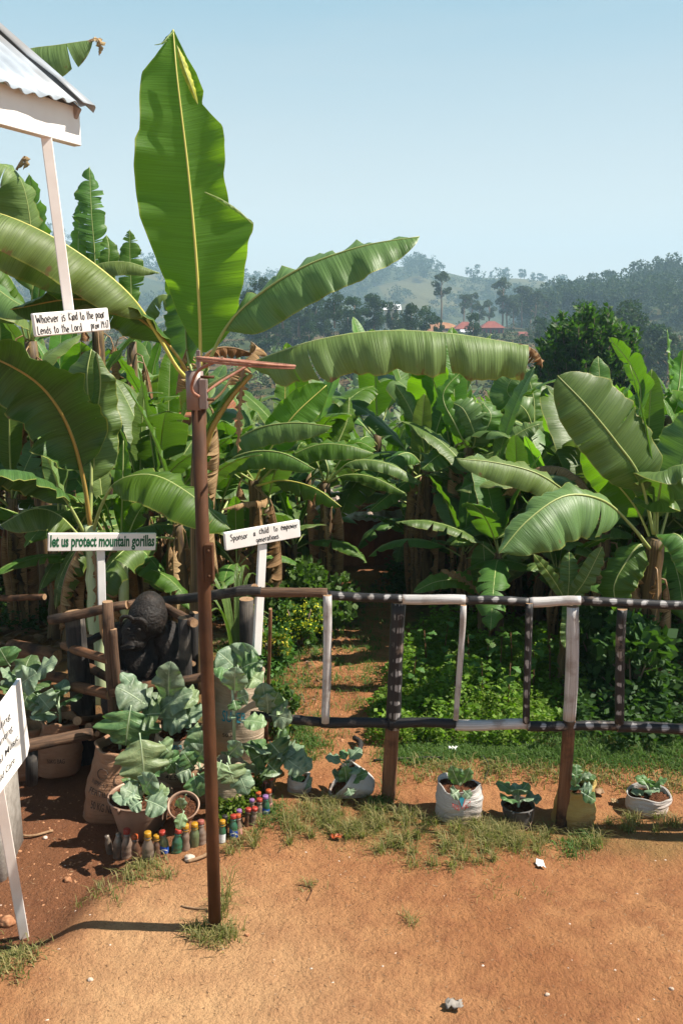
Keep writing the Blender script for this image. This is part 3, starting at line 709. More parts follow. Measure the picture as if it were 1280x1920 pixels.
def kiosk():
    C = P(142, 203, 4.10)                         # top right corner of the fascia
    e = Vector((0.42, 0.907, 0)).normalized()     # eave direction, going away from the camera
    nrm = Vector((e.y, -e.x, 0))                  # fascia faces this way (right)
    root = empty('kiosk', (C.x - 1.2, C.y - 1.0, 0), 'white kiosk corner with corrugated tin roof above the hanging sign', 'kiosk')
    B = P(143, 270, 4.10); hgt = 0.158
    zc = C.z - hgt / 2
    a = Vector((C.x, C.y, zc)) - e * 2.6; b = Vector((C.x, C.y, zc))
    beam('fascia', a, b, 0.045, hgt, MAT['board_white'], root)
    s = (-nrm * math.cos(0.66) + Vector((0, 0, math.sin(0.66)))).normalized()    # up the roof slope
    up = s.cross(e).normalized(); up = up if up.z > 0 else -up
    lip = C + nrm * 0.085 - e * 0.005 + Vector((0, 0, -0.008))
    V, Fc, U = [], [], []; nE, nS = 220, 14; W = 2.8; Ls = 2.6
    for i in range(nE + 1):
        for k in range(nS + 1):
            d = W * i / nE; q = Ls * k / nS
            hgt_ = 0.0085 * math.sin(2 * math.pi * d / 0.076) + 0.002 * math.sin(d * 9 + k) * (k == 0)
            rag = 0.003 * math.sin(d * 23) * (k == 0)
            sag = -0.02 * math.exp(-((d - 0.35) / 0.12) ** 2) * (1 - k / nS) ** 4
            V.append(lip - e * d + s * (q + rag) + up * (hgt_ + sag)); U.append((d, q))
    for i in range(nE):
        for k in range(nS):
            p = i * (nS + 1) + k; Fc.append((p, p + 1, p + nS + 2, p + nS + 1))
    o = mk('roof_sheet', V, Fc, MAT['tin_roof'], root, U)
    md = o.modifiers.new('thickness', 'SOLIDIFY'); md.thickness = 0.003
    # barge strip of folded tin along the gable edge
    V, Fc = [], []
    for k in range(15):
        q = Ls * k / 14; p = lip + e * 0.008 + s * (q - 0.01)
        wv = 0.006 * math.sin(k * 2.1)
        prof = [(-0.07, 0.018 + wv), (0.0, 0.022), (0.012, 0.012), (0.013, -0.012 + wv)]
        for x, z in prof: V.append(p + e * x + up * z)
    for k in range(14):
        for j in range(3): Fc.append((k * 4 + j, k * 4 + j + 1, k * 4 + j + 5, k * 4 + j + 4))
    o = mk('barge_strip', V, Fc, MAT['tin_roof'], root); md = o.modifiers.new('thickness', 'SOLIDIFY'); md.thickness = 0.004
    # rafters, inner purlin and the wall plate at the gable end
    for d in (0.08, 0.9, 1.8):
        a = Vector((C.x, C.y, C.z - 0.05)) - e * d - nrm * 0.03
        beam('rafter', a, a + s * 2.4, 0.05, 0.08, MAT['raw_wood'], root, up)
    beam('gable_board', b - e * 0.03 + Vector((0, 0, 0.045)) + nrm * 0.04, b - e * 0.03 + s * 2.4 + Vector((0, 0, 0.045)), 0.02, 0.05, MAT['tin_roof_rusty'], root, up)
    # square post on a rendered footing carrying the eave, mostly outside the picture
    pb = PG(-14, 1640); px_ = Vector((pb.x - 0.085, pb.y + 0.12, 0))
    mbx = MB(); g = GZ(px_.x, px_.y)
    world_box(mbx, (px_.x, px_.y, g + 0.20), 0.16, 0.20, 0.26, 0.1, bev=0.02); mbx.build('footing', MAT['render_grey'], root)
    q = (Vector((C.x, C.y, 0)) - e * 0.9) - nrm * 0.12
    beam('post', (px_.x - 0.04, px_.y, g + 0.46), (px_.x - 0.10, px_.y, C.z - 0.12), 0.10, 0.10, MAT['board_pink'], root, Vector((0, 1, 0)))
    a2 = Vector((C.x, C.y, C.z - 0.05)) - e * 0.2 - nrm * 2.2; g2 = GZ(a2.x, a2.y)
    beam('post', (a2.x, a2.y, g2 - 0.1), (a2.x, a2.y, C.z + 0.7), 0.10, 0.10, MAT['board_pink'], root, Vector((0, 1, 0)))
    return C, e, nrm
KC, KE, KN = kiosk()

def brick_hut(name, label, cat, uc, vb, Y, w, d, h, mat, roof=None, yaw=0.0, slab=True):
    c = P(uc, vb, Y); z = GZ(c.x, Y); root = empty(name, (c.x, Y, z), label, cat)
    mb = MB(); world_box(mb, (c.x, Y + d / 2, z + h / 2 - 0.1), w / 2, d / 2, h / 2 + 0.1, yaw, bev=0.02); mb.build('wall', MAT[mat], root, False)
    if roof:
        rnd = random.Random(uc); V, Fc = [], []; nx_, ny_ = 40, 8
        for i in range(nx_ + 1):
            for j in range(ny_ + 1):
                x = (i / nx_ - .5) * (w + 0.3); y = (j / ny_ - .5) * (d + 0.3)
                V.append((c.x + x, Y + d / 2 + y, z + h + 0.06 + 0.05 * y + 0.012 * math.sin(x * 60) + 0.02 * math.sin(x * 3 + y * 5)))
        for i in range(nx_):
            for j in range(ny_):
                p = i * (ny_ + 1) + j; Fc.append((p, p + ny_ + 1, p + ny_ + 2, p + 1))
        o = mk('roof', V, Fc, MAT[roof], root); md = o.modifiers.new('t', 'SOLIDIFY'); md.thickness = 0.01
        for k in range(5):
            mb = MB(); world_box(mb, (c.x + rnd.uniform(-.4, .4) * w, Y + 0.02 + rnd.uniform(0, .3) * d, z + h + 0.12), 0.09, 0.05, 0.035, rnd.uniform(-1, 1), bev=0.01)
            mb.build('loose_brick', MAT['mud_brick'], root, False)
    return root
brick_hut('brick_hut', 'red mud brick hut with tin roof at the end of the path, left side', 'hut', 628, 1060, 10.5, 1.0, 1.4, 0.62, 'mud_wall', 'tin_roof_rusty')
brick_hut('brick_kiln', 'small brick stack under rusty tin just right of the path', 'brick kiln', 722, 1040, 10.6, 0.5, 0.7, 0.62, 'mud_wall', 'tin_roof_rusty')
brick_hut('brick_wall', 'dark red brick house wall behind the left banana trunks', 'house', 318, 1075, 10.6, 1.3, 2.2, 1.9, 'mud_brick', None)
brick_hut('tin_shed', 'low shed with pale tin roof behind trunks at the far left', 'shed', 55, 1040, 10.2, 0.9, 1.0, 0.55, 'mud_wall', 'tin_roof')

simple('house_red', (0.20, 0.035, 0.035), (0.26, 0.055, 0.05), 0.5, 0.8, 0.2, 0.0)
simple('house_roof', (0.19, 0.042, 0.028), (0.25, 0.07, 0.045), 0.8, 0.6, 0.3, 0.1, 0.02)
simple('house_cream', (0.60, 0.52, 0.42), (0.68, 0.6, 0.5), 0.5, 0.8, 0.2, 0.0)
simple('window_dark', (0.03, 0.03, 0.035), (0.06, 0.06, 0.07), 1, 0.3, 0.5, 0.0)
simple('roof_white', (0.68, 0.69, 0.70), (0.78, 0.79, 0.80), 1, 0.4, 0.4, 0.0)
simple('bare_earth', (0.26, 0.12, 0.055), (0.34, 0.17, 0.085), 0.4, 0.95, 0.1, 0.3)
def far_house(u0, u1, vroof, veave, vbase, Y, wall, roof, label, nwin=4, hip=True, depth=6.0):
    a, b = P(u0, vbase, Y), P(u1, vbase, Y); ze = P(u0, veave, Y).z; zr = P(u0, vroof, Y).z; cx = (a.x + b.x) / 2; w = (b.x - a.x) / 2 * 0.94; z0 = a.z - 3.0
    root = empty('house', (cx, Y, a.z), label, 'house')
    mb = MB(); world_box(mb, (cx, Y + depth / 2, (z0 + ze) / 2), w, depth / 2, (ze - z0) / 2, 0, bev=0.05); mb.build('wall', MAT[wall], root, False)
    o = 0.55; x0, x1, y0, y1 = cx - w - o, cx + w + o, Y - o, Y + depth + o; yi = Y + depth / 2
    rx = depth / 2 * 0.9 if hip else 0
    V = [(x0, y0, ze - .1), (x1, y0, ze - .1), (x1, y1, ze - .1), (x0, y1, ze - .1), (x0 + rx + 0.01, yi, zr), (x1 - rx - 0.01, yi, zr)]
    mk('roof', V, [(0, 1, 5, 4), (1, 2, 5), (2, 3, 4, 5), (3, 0, 4), (3, 2, 1, 0)], MAT[roof], root, smooth=False)
    for i in range(nwin):
        x = cx - w + (i + 0.5) * 2 * w / nwin; mb = MB()
        world_box(mb, (x, Y - 0.03, (a.z + ze) / 2 + 0.1), w / nwin * 0.45, 0.05, (ze - a.z) * 0.26, 0, bev=0.01); mb.build('window', MAT['window_dark'], root, False)
    return root
far_house(902, 944, 602, 614, 630, 258, 'house_red', 'house_roof', 'larger red house under a bright orange red hip roof, farthest right', 5)
far_house(853, 893, 603, 616, 630, 262, 'house_red', 'house_roof', 'smaller red house with darker hip roof, behind a tree on the ridge', 3)
far_house(866, 884, 618, 622, 630, 250, 'house_cream', 'roof_white', 'tiny shed with white roof in front of the red houses', 1, False, 3)
far_house(822, 842, 611, 615, 624, 270, 'bare_earth', 'bare_earth', 'low brown brick house left of the two red houses', 2, False)
far_house(668, 694, 684, 690, 702, 120, 'house_cream', 'roof_white', 'white gabled roof showing in the valley under the long leaf', 1, False, 4)
far_house(722, 748, 570, 580, 590, 200, 'house_cream', 'roof_white', 'white tin roof among the dark trees above the long leaf', 2, False, 5)
far_house(975, 992, 622, 632, 645, 250, 'house_cream', 'house_roof', 'small pale house with an orange end right of the red houses', 1, False, 4)
def bank(u0, u1, vt, vb, Y, label):
    V = []; n = 14
    for i in range(n + 1):
        for j in range(5):
            u = u0 + (u1 - u0) * i / n; v = vb + (vt - vb) * (j / 4) * (0.55 + 0.45 * math.sin(math.pi * (0.1 + 0.8 * i / n)))
            p = P(u, v, Y + j * 2.2); V.append(p)
    Fc = [(i * 5 + j, (i + 1) * 5 + j, (i + 1) * 5 + j + 1, i * 5 + j + 1) for i in range(n) for j in range(4)]
    tag(mk('terrain', V, Fc, MAT['bare_earth']), kind='structure')
bank(795, 860, 604, 632, 266, '')

# ------------------------------------------------------------------ far trees
def cloud_quads(C, D, size, asp=0.5, fold=0.0, seed=0):
    """leaf shaped quads: centre C (n,3), direction D (n,3), size (n,)"""
    r = np.random.default_rng(seed); n = len(C)
    D = D / (np.linalg.norm(D, axis=1, keepdims=True) + 1e-9)
    R = r.normal(size=(n, 3)); S = np.cross(D, R); S /= (np.linalg.norm(S, axis=1, keepdims=True) + 1e-9)
    s = size[:, None]
    V = np.stack([C - D * s * .5, C + S * s * asp * .5, C + D * s * .5, C - S * s * asp * .5], 1).reshape(-1, 3)
    return V, np.arange(4 * n).reshape(n, 4)
def clumps(cent, rad, per, seed, squash=0.8, outward=0.6):
    r = np.random.default_rng(seed); Cs, Ds = [], []
    for c, ra in zip(cent, rad):
        d = r.normal(size=(per, 3)); d /= np.linalg.norm(d, axis=1, keepdims=True)
        rr = ra * (0.45 + 0.6 * r.random((per, 1)) ** 0.5)
        Cs.append(np.array(c) + d * rr * np.array([1, 1, squash])); Ds.append(d * outward + r.normal(size=(per, 3)) * 0.5)
    return np.concatenate(Cs), np.concatenate(Ds)
def tree_proto(kind, seed):
    r = np.random.default_rng(seed); rnd = random.Random(seed); root = empty('tree', (0, 0, 0), None, 'tree')
    mb = MB()
    if kind == 'euc':      # tall bare trunk, open crown (unit height 1)
        mb.add(*tube([(0, 0, -0.08), (0.01, 0, 0.3), (-0.01, 0, 0.6), (0.0, 0, 0.85)], [0.022, 0.017, 0.014, 0.006], 6))
        cent = []; rad = []
        for i in range(15):
            z = rnd.uniform(0.58, 0.96); w = 0.17 * math.sin(math.pi * (z - 0.5) / 0.52) + 0.02; a = rnd.uniform(0, 6.28); q = rnd.uniform(.3, 1) * w
            c = (math.cos(a) * q, math.sin(a) * q, z); cent.append(c); rad.append(rnd.uniform(0.045, 0.085))
            mb.add(*tube([(0, 0, z - 0.12), c], [0.006, 0.003], 4))
        C, D = clumps(cent, rad, 150, seed, 0.8); size = r.uniform(0.024, 0.042, len(C)); mat = 'tree_leaf_euc'
    elif kind == 'round':  # dense round evergreen
        mb.add(*tube([(0, 0, -0.08), (0.01, 0, 0.3), (0, 0.01, 0.7)], [0.04, 0.03, 0.01], 6)); cent = []; rad = []
        for i in range(26):
            z = rnd.uniform(0.2, 0.9); w = 0.36 * math.sin(math.pi * (0.12 + 0.83 * (z - 0.15) / 0.85)) ; a = rnd.uniform(0, 6.28); q = rnd.uniform(.35, 1) * w
            cent.append((math.cos(a) * q, math.sin(a) * q, z)); rad.append(rnd.uniform(0.08, 0.15))
        C, D = clumps(cent, rad, 150, seed, 0.85); size = r.uniform(0.035, 0.062, len(C)); mat = 'tree_leaf_dark'
    elif kind == 'flat':   # wide layered crown on forked limbs
        mb.add(*tube([(0, 0, -0.08), (0.01, 0, 0.35), (0, 0.01, 0.7)], [0.03, 0.024, 0.012], 6)); cent = []; rad = []
        for i in range(20):
            z = rnd.uniform(0.55, 0.95); a = rnd.uniform(0, 6.28); q = rnd.uniform(.1, .48) * (1.25 - 0.5 * z)
            c = (math.cos(a) * q, math.sin(a) * q, z); cent.append(c); rad.append(rnd.uniform(0.07, 0.13)); mb.add(*tube([(0, 0, 0.45), c], [0.010, 0.004], 4))
        C, D = clumps(cent, rad, 100, seed, 0.5); size = r.uniform(0.025, 0.045, len(C)); mat = 'tree_leaf_euc'
    mb.build('trunk', MAT['trunk_bark'], root)
    V, Q = cloud_quads(C, D, size, 0.6, seed=seed); mk('crown', V, Q, MAT[mat], root, smooth=False)
    return root
TP = {k: [tree_proto(k, s) for s in seeds] for k, seeds in {'euc': (1, 2, 3), 'round': (4, 5, 6), 'flat': (7, 8)}.items()}
TUSED = set()
def far_tree(kind, u, vtop, vbase, Y, wid=1.0, label='', i=0, group=None):
    b = P(u, vbase, Y); t = P(u, vtop, Y); h = t.z - b.z
    pr = TP[kind][i % len(TP[kind])]; key = (kind, i % len(TP[kind]))
    if key in TUSED: o = copy_thing(pr, b, i * 1.7, (h * wid, h * wid, h))
    else:
        TUSED.add(key); o = pr; o.location = b; o.rotation_euler = (0, 0, i * 1.7); o.scale = (h * wid, h * wid, h)
    o.name = {'euc': 'eucalyptus_tree', 'round': 'evergreen_tree', 'flat': 'spreading_tree'}[kind]
    tag(o, label, 'tree', group); return o
far_tree('euc', 826, 509, 607, 255, 1.0, 'lone tall tree with a bare pale trunk, left of the red houses', 0)
for i, (u, vt, vb, w) in enumerate([(868, 552, 632, .9), (882, 548, 634, 1.0), (940, 520, 632, 1.0), (975, 536, 640, 1.1), (1000, 545, 642, 1.2), (915, 562, 634, 1.1), (960, 552, 640, .9), (1020, 552, 642, 1.2), (896, 570, 636, 1.0), (992, 560, 645, 1.1), (948, 556, 640, 1.2), (1035, 575, 650, 1.2)]):
    far_tree('euc', u, vt, vb, 285 + 6 * (i % 4), w, 'eucalyptus tree in the stand behind and right of the red houses', i + 1, 'eucalyptus trees in the stand behind the red houses')
for i, (u, vt, vb, w) in enumerate([(487, 515, 600, .7), (466, 540, 600, .9), (520, 560, 640, 1.1), (560, 548, 625, 1.0), (592, 540, 615, .8), (627, 542, 610, .8), (664, 552, 620, .9), (700, 548, 625, .9), (652, 572, 640, 1.0), (735, 562, 625, .7), (770, 566, 625, .9), (798, 572, 628, .9), (683, 575, 632, .9), (612, 575, 640, 1.0), (548, 588, 660, 1.0), (500, 600, 670, .9), (580, 600, 660, .8), (755, 590, 640, .8), (885, 583, 640, .7), (480, 575, 650, 1.0), (530, 535, 610, .8), (820, 590, 640, .6), (1010, 590, 660, .8), (1040, 600, 690, .8)]):
    far_tree('round', u, vt, vb, 150 + 9 * (i % 5), w, 'dark bushy evergreen on the valley slope behind the long arching leaf', i, 'dark evergreens on the valley slope')
for i, (u, vt, vb, w) in enumerate([(1160, 560, 700, 1.0), (1185, 590, 720, 1.0), (1215, 600, 740, 1.1), (1245, 625, 760, 1.0), (1130, 585, 700, 1.0), (1275, 640, 780, 1.0), (1100, 560, 680, .9), (1200, 640, 770, 1.0), (1310, 620, 780, 1.0)]):
    far_tree('euc' if i % 2 else 'round', u, vt, vb, 125 + 8 * (i % 3), w, 'sunlit yellow green tree on the lower slope beyond the dark glossy tree', i + 2, 'sunlit trees on the lower slope at the right')
for i, (u, vt, vb, w) in enumerate([(1118, 526, 572, 1.0), (1170, 519, 570, 1.1), (1210, 500, 560, 1.2), (1242, 492, 556, 1.2), (1275, 485, 550, 1.3), (1140, 530, 575, 1.0), (1190, 524, 572, .9), (1226, 508, 560, 1.0), (1262, 500, 556, 1.0), (1092, 538, 580, 1.0), (1066, 545, 585, 1.0), (1300, 480, 550, 1.2)]):
    far_tree('flat' if i % 3 else 'euc', u, vt, vb, 425, w, 'spreading tree standing out on the skyline of the wooded hill', i, 'skyline trees on the wooded right hill')
for i, (u, vt, vb, w) in enumerate([(875, 500, 516, .8), (882, 503, 517, .8), (947, 501, 521, 1.3), (975, 503, 523, .8), (982, 504, 523, .7), (998, 510, 526, .9), (1012, 511, 530, 1.4), (1050, 520, 538, 1.2), (780, 488, 504, 1.2), (765, 491, 505, 1.1), (800, 495, 508, 1.0), (818, 501, 513, 1.0), (735, 494, 505, 1.0), (920, 508, 522, .9), (690, 497, 511, 1.1), (655, 506, 518, 1.2), (625, 514, 524, 1.0)]):
    far_tree('round', u, vt, vb, 895, w * .9, 'tiny tree silhouette along the crest of the hazy ridge', i, 'tiny trees on the crest of the hazy ridge')
# woods that read as one mass
def woods(name, pts, hts, seed, per=7, leaves=16, mat='forest_leaf'):
    r = np.random.default_rng(seed); Cs, Ds, Sz = [], [], []
    for (x, y, z), h in zip(pts, hts):
        k = per; cen = np.stack([r.normal(size=k) * h * .22, r.normal(size=k) * h * .22, r.uniform(.35, .95, k) * h], 1) + [x, y, z]
        C, D = clumps(cen, r.uniform(.16, .28, k) * h, leaves, int(r.integers(1e6)), .8); Cs.append(C); Ds.append(D); Sz.append(r.uniform(.06, .11, len(C)) * h * (1.6 if leaves < 40 else 1))
    C = np.concatenate(Cs); V, Q = cloud_quads(C, np.concatenate(Ds), np.concatenate(Sz), .7, seed=seed)
    return tag(mk(name, V, Q, MAT[mat], smooth=False), kind='stuff')
r = np.random.default_rng(5)
y = r.uniform(165, 432, 560); x = y * r.uniform(0.2, 0.75, 560); z = right_z(x, y); k = z > G(x, y) - 1
woods('forest', np.stack([x, y, z], 1)[k], r.uniform(7, 14, 560)[k], 6, 8, 80)
y = r.uniform(520, 900, 2600); x = y * r.uniform(-0.5, 0.5, 2600); z = far_z(x, y)
k = (wob(x, y, .021, 3) + 0.5 * wob(x, y, .06, 1)) > -0.05 + 0.5 * (y > 760) * (x > 90)
woods('woodland', np.stack([x, y, z], 1)[k], r.uniform(6, 13, 2600)[k], 7, 5, 20)
y = r.uniform(90, 290, 1500); x = y * r.uniform(-0.45, 0.42, 1500)
k = ~((x / y > 0.09) & (x / y < 0.2) & (y > 225) & (y < 262))
woods('bushland', np.stack([x, y, G(x, y)], 1)[k], r.uniform(1.4, 3.2, 1500)[k], 8, 3, 26)

# dense dark tree with upright shoots
def dense_tree():
    Y = 27.0; b = P(1100, 700, Y); b.z = GZ(b.x, Y); root = empty('evergreen_tree', b, 'dense dark glossy tree with upright shoots rising behind the banana leaves', 'tree')
    rnd = random.Random(3); top = P(1090, 572, Y); h = top.z - b.z; mb = MB()
    mb.add(*tube([b, b + Vector((0.05, 0, h * .5)), b + Vector((0, 0, h * .8))], [0.16, 0.12, 0.05], 8)); Cs, Ds, Sz = [], [], []; r = np.random.default_rng(9)
    half = pxm(1100, 640, Y) * 100; vt_ = lambda t: np.interp(t, [-1, -.8, -.5, -.28, -.1, .08, .3, .5, .75, 1], [660, 630, 585, 572, 566, 578, 564, 582, 598, 650])
    for i in range(330):
        t = rnd.uniform(-1, 1); dep = rnd.uniform(-1, 1) * math.sqrt(max(0, 1 - t * t)) * half * .9
        zt = P(1100, float(vt_(t)) + rnd.uniform(0, 26) + (rnd.random() ** 1.3) * 130, Y).z
        c = Vector((b.x + t * half, b.y + dep, zt)); ln = rnd.uniform(.35, .75)
        d = Vector((t * .35, dep / half * .35, 1)).normalized()
        mb.add(*tube([c - d * ln, c], [.014, .005], 4))
        n_ = 34; f = r.random(n_); pos = np.array(c) - np.outer(f * ln, np.array(d)); az = r.uniform(0, 6.28, n_)
        dirs = np.stack([np.cos(az), np.sin(az), r.uniform(.25, 1.2, n_)], 1); dirs /= np.linalg.norm(dirs, axis=1, keepdims=True); sz = r.uniform(.17, .28, n_)
        Cs.append(pos + dirs * sz[:, None] * .5); Ds.append(dirs); Sz.append(sz)
    mb.build('trunk', MAT['trunk_bark'], root)
    V, Q = cloud_quads(np.concatenate(Cs), np.concatenate(Ds), np.concatenate(Sz), .42, seed=4); mk('crown', V, Q, MAT['tree_leaf_bright'], root, smooth=False)
dense_tree()

# ------------------------------------------------------------------ banana plants that can be told apart (posed leaf by leaf)
def hl(root, pts, N, hwpx, mat='banana_leaf', rib='midrib', name='leaf', label=None, seed=1, **kw):
    mid = [P(*p) for p in pts]; m_ = pts[len(pts) // 2]; k = pxm(*m_)
    hw = tuple(h * k for h in hwpx) if isinstance(hwpx, (tuple, list)) else hwpx * k
    sp_ = dict(mid=mid, nrm=N, hw=hw, seed=seed); sp_.update(kw)
    return add_leaf(root, sp_, mat, rib, name, label)
def plant(uc, vc, Y, label, r0=0.085, r1=0.05, dx=0.0, seed=0, mat='pseudostem', top=None):
    c = P(uc, vc, Y); g = Vector((c.x + dx, Y, GZ(c.x + dx, Y) - 0.04))
    root = empty('banana_plant', g, label, 'banana plant')
    pseudostem(root, g, c, r0, r1, seed, mat); return root, c

# A: the plant whose tall leaf rises behind the pole
A, ac = plant(374, 720, 6.25, 'tall banana plant right behind the rusty pole with one huge upright leaf', 0.075, 0.05, -0.10, 1)
hl(A, [(377, 690, 6.22), (375, 600, 6.2), (367, 470, 6.15), (353, 320, 6.12), (333, 150, 6.12), (325, 56, 6.2)], [(0.10, 1, 0.1), (0.1, 1, 0), (-0.05, 1, -.05), (-0.15, 1, 0), (0.1, 1, .2)],
   (102, 112), 'banana_leaf_hero', 'midrib_yellow', 'leaf', 'huge upright leaf, bright green against the sky', 11, sp=0.05, a0=(0.08, 0.42), droop=(0.30, 0.75), wave=0.034, wf=3.4, n=110, m=10, r0=0.015, r1=0.004, shear=0.02,
   wprof=[[(0.05, 0), (0.09, .22), (0.16, .44), (0.30, .72), (0.45, .98), (0.60, .97), (0.67, .90), (0.70, .78), (0.80, .70), (0.87, .62), (0.91, .36), (0.955, .17), (1, 0.02)],
          [(0.04, 0), (0.08, .42), (0.13, .66), (0.20, .72), (0.30, .86), (0.39, 1.06), (0.42, 1.02), (0.445, .78), (0.47, .62), (0.56, .60), (0.655, .70), (0.695, .68), (0.73, .50), (0.765, .34), (0.80, .40), (0.85, .33), (0.90, .20), (0.955, .09), (1, 0.01)]])
hl(A, [(326, 58, 6.18), (316, 68, 6.1), (305, 80, 6.06), (290, 84, 6.05)], (0, -.8, .6), (9, 5), 'banana_leaf', 'midrib', 'leaf_fold', None, 9, sp=0, a0=(-.3, 0), droop=(.8, .2), prof='young', r0=.003, r1=.002, wave=.004)
hl(A, [(332, 85, 6.10), (345, 125, 6.07), (358, 160, 6.06), (371, 196, 6.08)], (.2, -1, .1), (9, 11), 'weed_leaf_yellow', 'midrib', 'leaf_fold', None, 8, sp=0, a0=(-.2, -.2), droop=(.9, .7), prof='young', r0=.002, r1=.002, wave=.003)
hl(A, [(384, 360, 6.02), (415, 374, 5.99), (448, 396, 5.98), (474, 420, 6.0)], (.1, -.9, .5), (3, 24), 'banana_leaf_grey', 'midrib', 'leaf_fold', None, 10, sp=0, a0=(0, -.6), droop=(.2, 1.5), prof='young', r0=.004, r1=.003, wave=.004)
hl(A, [(388, 690, 6.2), (425, 615, 6.1), (475, 562, 6.0), (565, 503, 5.9), (680, 462, 5.85), (786, 444, 5.85)], [(-.5, -.55, .7), (-.4, -.5, .8), (-.3, -.45, .85), (-.2, -.3, 1), (-.1, -.2, 1)],
   (82, 46), 'banana_leaf_grey', 'midrib', 'leaf', None, 12, sp=0.17, ribside=1, a0=(-.15, 0.1), droop=(1.0, 0.5), wave=0.034, wf=6, n=60, m=8, r0=0.014)
hl(A, [(385, 725, 6.2), (432, 700, 6.05), (500, 668, 5.85), (600, 636, 5.65), (720, 620, 5.55), (850, 626, 5.5), (990, 648, 5.5)], [(0, -.35, 1), (0, -.25, 1), (0, -.2, 1), (0, -.15, 1), (0, -.15, 1), (0.1, -.15, 1)],
   (92, 50), 'banana_leaf_pale', 'midrib', 'leaf', 'long arching pale leaf with a brown torn tip', 13, sp=0.18, a0=(-.35, -.05), droop=(1.5, 0.8), wave=0.034, wf=7, tears=(3, 1), gap=0.05, rag=0.05, tdrop=0.10, n=90, m=10, r0=0.015, wprof=[[(.18, 0), (.23, .45), (.30, .85), (.45, 1), (.8, 1), (.93, .92), (1, .75)], [(.18, 0), (.25, .5), (.4, 1), (.7, 1), (.9, .8), (1, .4)]])
hl(A, [(972, 644, 5.5), (995, 652, 5.5), (1012, 668, 5.5), (1016, 690, 5.5)], (0, -.2, 1), 20, 'banana_leaf_dry', 'midrib_dry', 'leaf_tip', None, 14, sp=0.0, a0=(-.6, -.2), droop=(1.4, 1), wave=.04, tears=3, n=16, m=4, r0=.004, r1=.002)
hl(A, [(368, 720, 6.25), (335, 690, 6.1), (300, 632, 5.95), (240, 548, 5.8), (130, 462, 5.65), (0, 400, 5.5), (-130, 385, 5.4)], [(.3, -.4, .9), (.4, -.3, .9), (.3, -.2, 1), (.2, -.2, 1), (0, -.2, 1), (0, -.2, 1)],
   (150, 84), 'banana_leaf_pale', 'midrib_yellow', 'leaf', 'long leaf reaching left under the kiosk roof', 15, sp=0.30, a0=(-.2, -.2), droop=(1.5, 1.25), wave=0.035, wf=4, n=60, m=8, r0=0.017)
hl(A, [(362, 715, 6.3), (325, 655, 6.15), (255, 592, 6.0), (150, 560, 5.9), (20, 580, 5.8)], [(.3, .5, .8), (.2, .5, .8), (0, .55, .8), (-.1, .6, .8)], (70, 78), 'banana_leaf_shaded', 'midrib_orange', 'leaf', None, 22, sp=.22, a0=(.1, .0), droop=(.7, .9), wave=.03, wf=5, tears=(2, 2), gap=.05, tdrop=.2, m=8, n=50, r0=.016)
hl(A, [(372, 725, 6.3), (352, 660, 6.5), (345, 560, 6.7), (318, 500, 6.8)], (0.4, 0.8, 0.3), 55, 'banana_leaf', 'midrib', 'leaf', None, 16, sp=0.2, wave=.02)
hl(A, [(385, 760, 6.25), (415, 735, 6.3), (445, 690, 6.35), (480, 655, 6.4), (470, 640, 6.5)], (-.2, -.2, 1), 30, 'banana_leaf_dry', 'midrib_dry', 'dead_leaf', None, 17, sp=0.3, a0=(-.4, -.4), droop=(1.2, 1.2), wave=.03, tears=6, gap=.4)
hl(A, [(378, 850, 6.1), (395, 800, 6.05), (430, 745, 6.0), (470, 700, 5.95)], (-.3, -.5, .8), 9, 'banana_leaf', 'midrib_orange', 'leaf_stalk', None, 18, sp=0.0, a0=(.9, .9), droop=(.3, .3), wave=.005, n=16, m=3, r0=.030, r1=.016)
hl(A, [(362, 690, 6.4), (400, 655, 6.45), (440, 652, 6.5), (485, 668, 6.5)], (0, -.3, 1), 22, 'banana_leaf_dry', 'midrib_dry', 'dead_leaf', None, 19, sp=0.02, a0=(-.9, -.6), droop=(.9, 1.0), wave=.03, tears=9, gap=.3, rag=.5)
hl(A, [(350, 655, 6.5), (338, 690, 6.5), (330, 740, 6.5)], (0, -.3, 1), 30, 'banana_leaf_dry', 'midrib_dry', 'dead_leaf', None, 20, sp=0.0, a0=(-.5, -.5), droop=(1.2, 1.2), tears=6, gap=.4, wave=.03)
hl(A, [(455, 690, 5.98), (452, 730, 5.97), (448, 780, 5.97), (446, 850, 6.0)], (0, -1, .1), 17, 'banana_leaf_dry', 'midrib_dry', 'dead_leaf', None, 21, sp=0.0, a0=(-.3, -.3), droop=(1.6, 1.6), tears=8, gap=.5, rag=.5, wave=.03)
for i in range(1): dead_leaf(A, ac - Vector((0, 0, 0.2 + .12 * i)), 0.6 + 2.1 * i, 1.25, 200 + i, .14, .14)

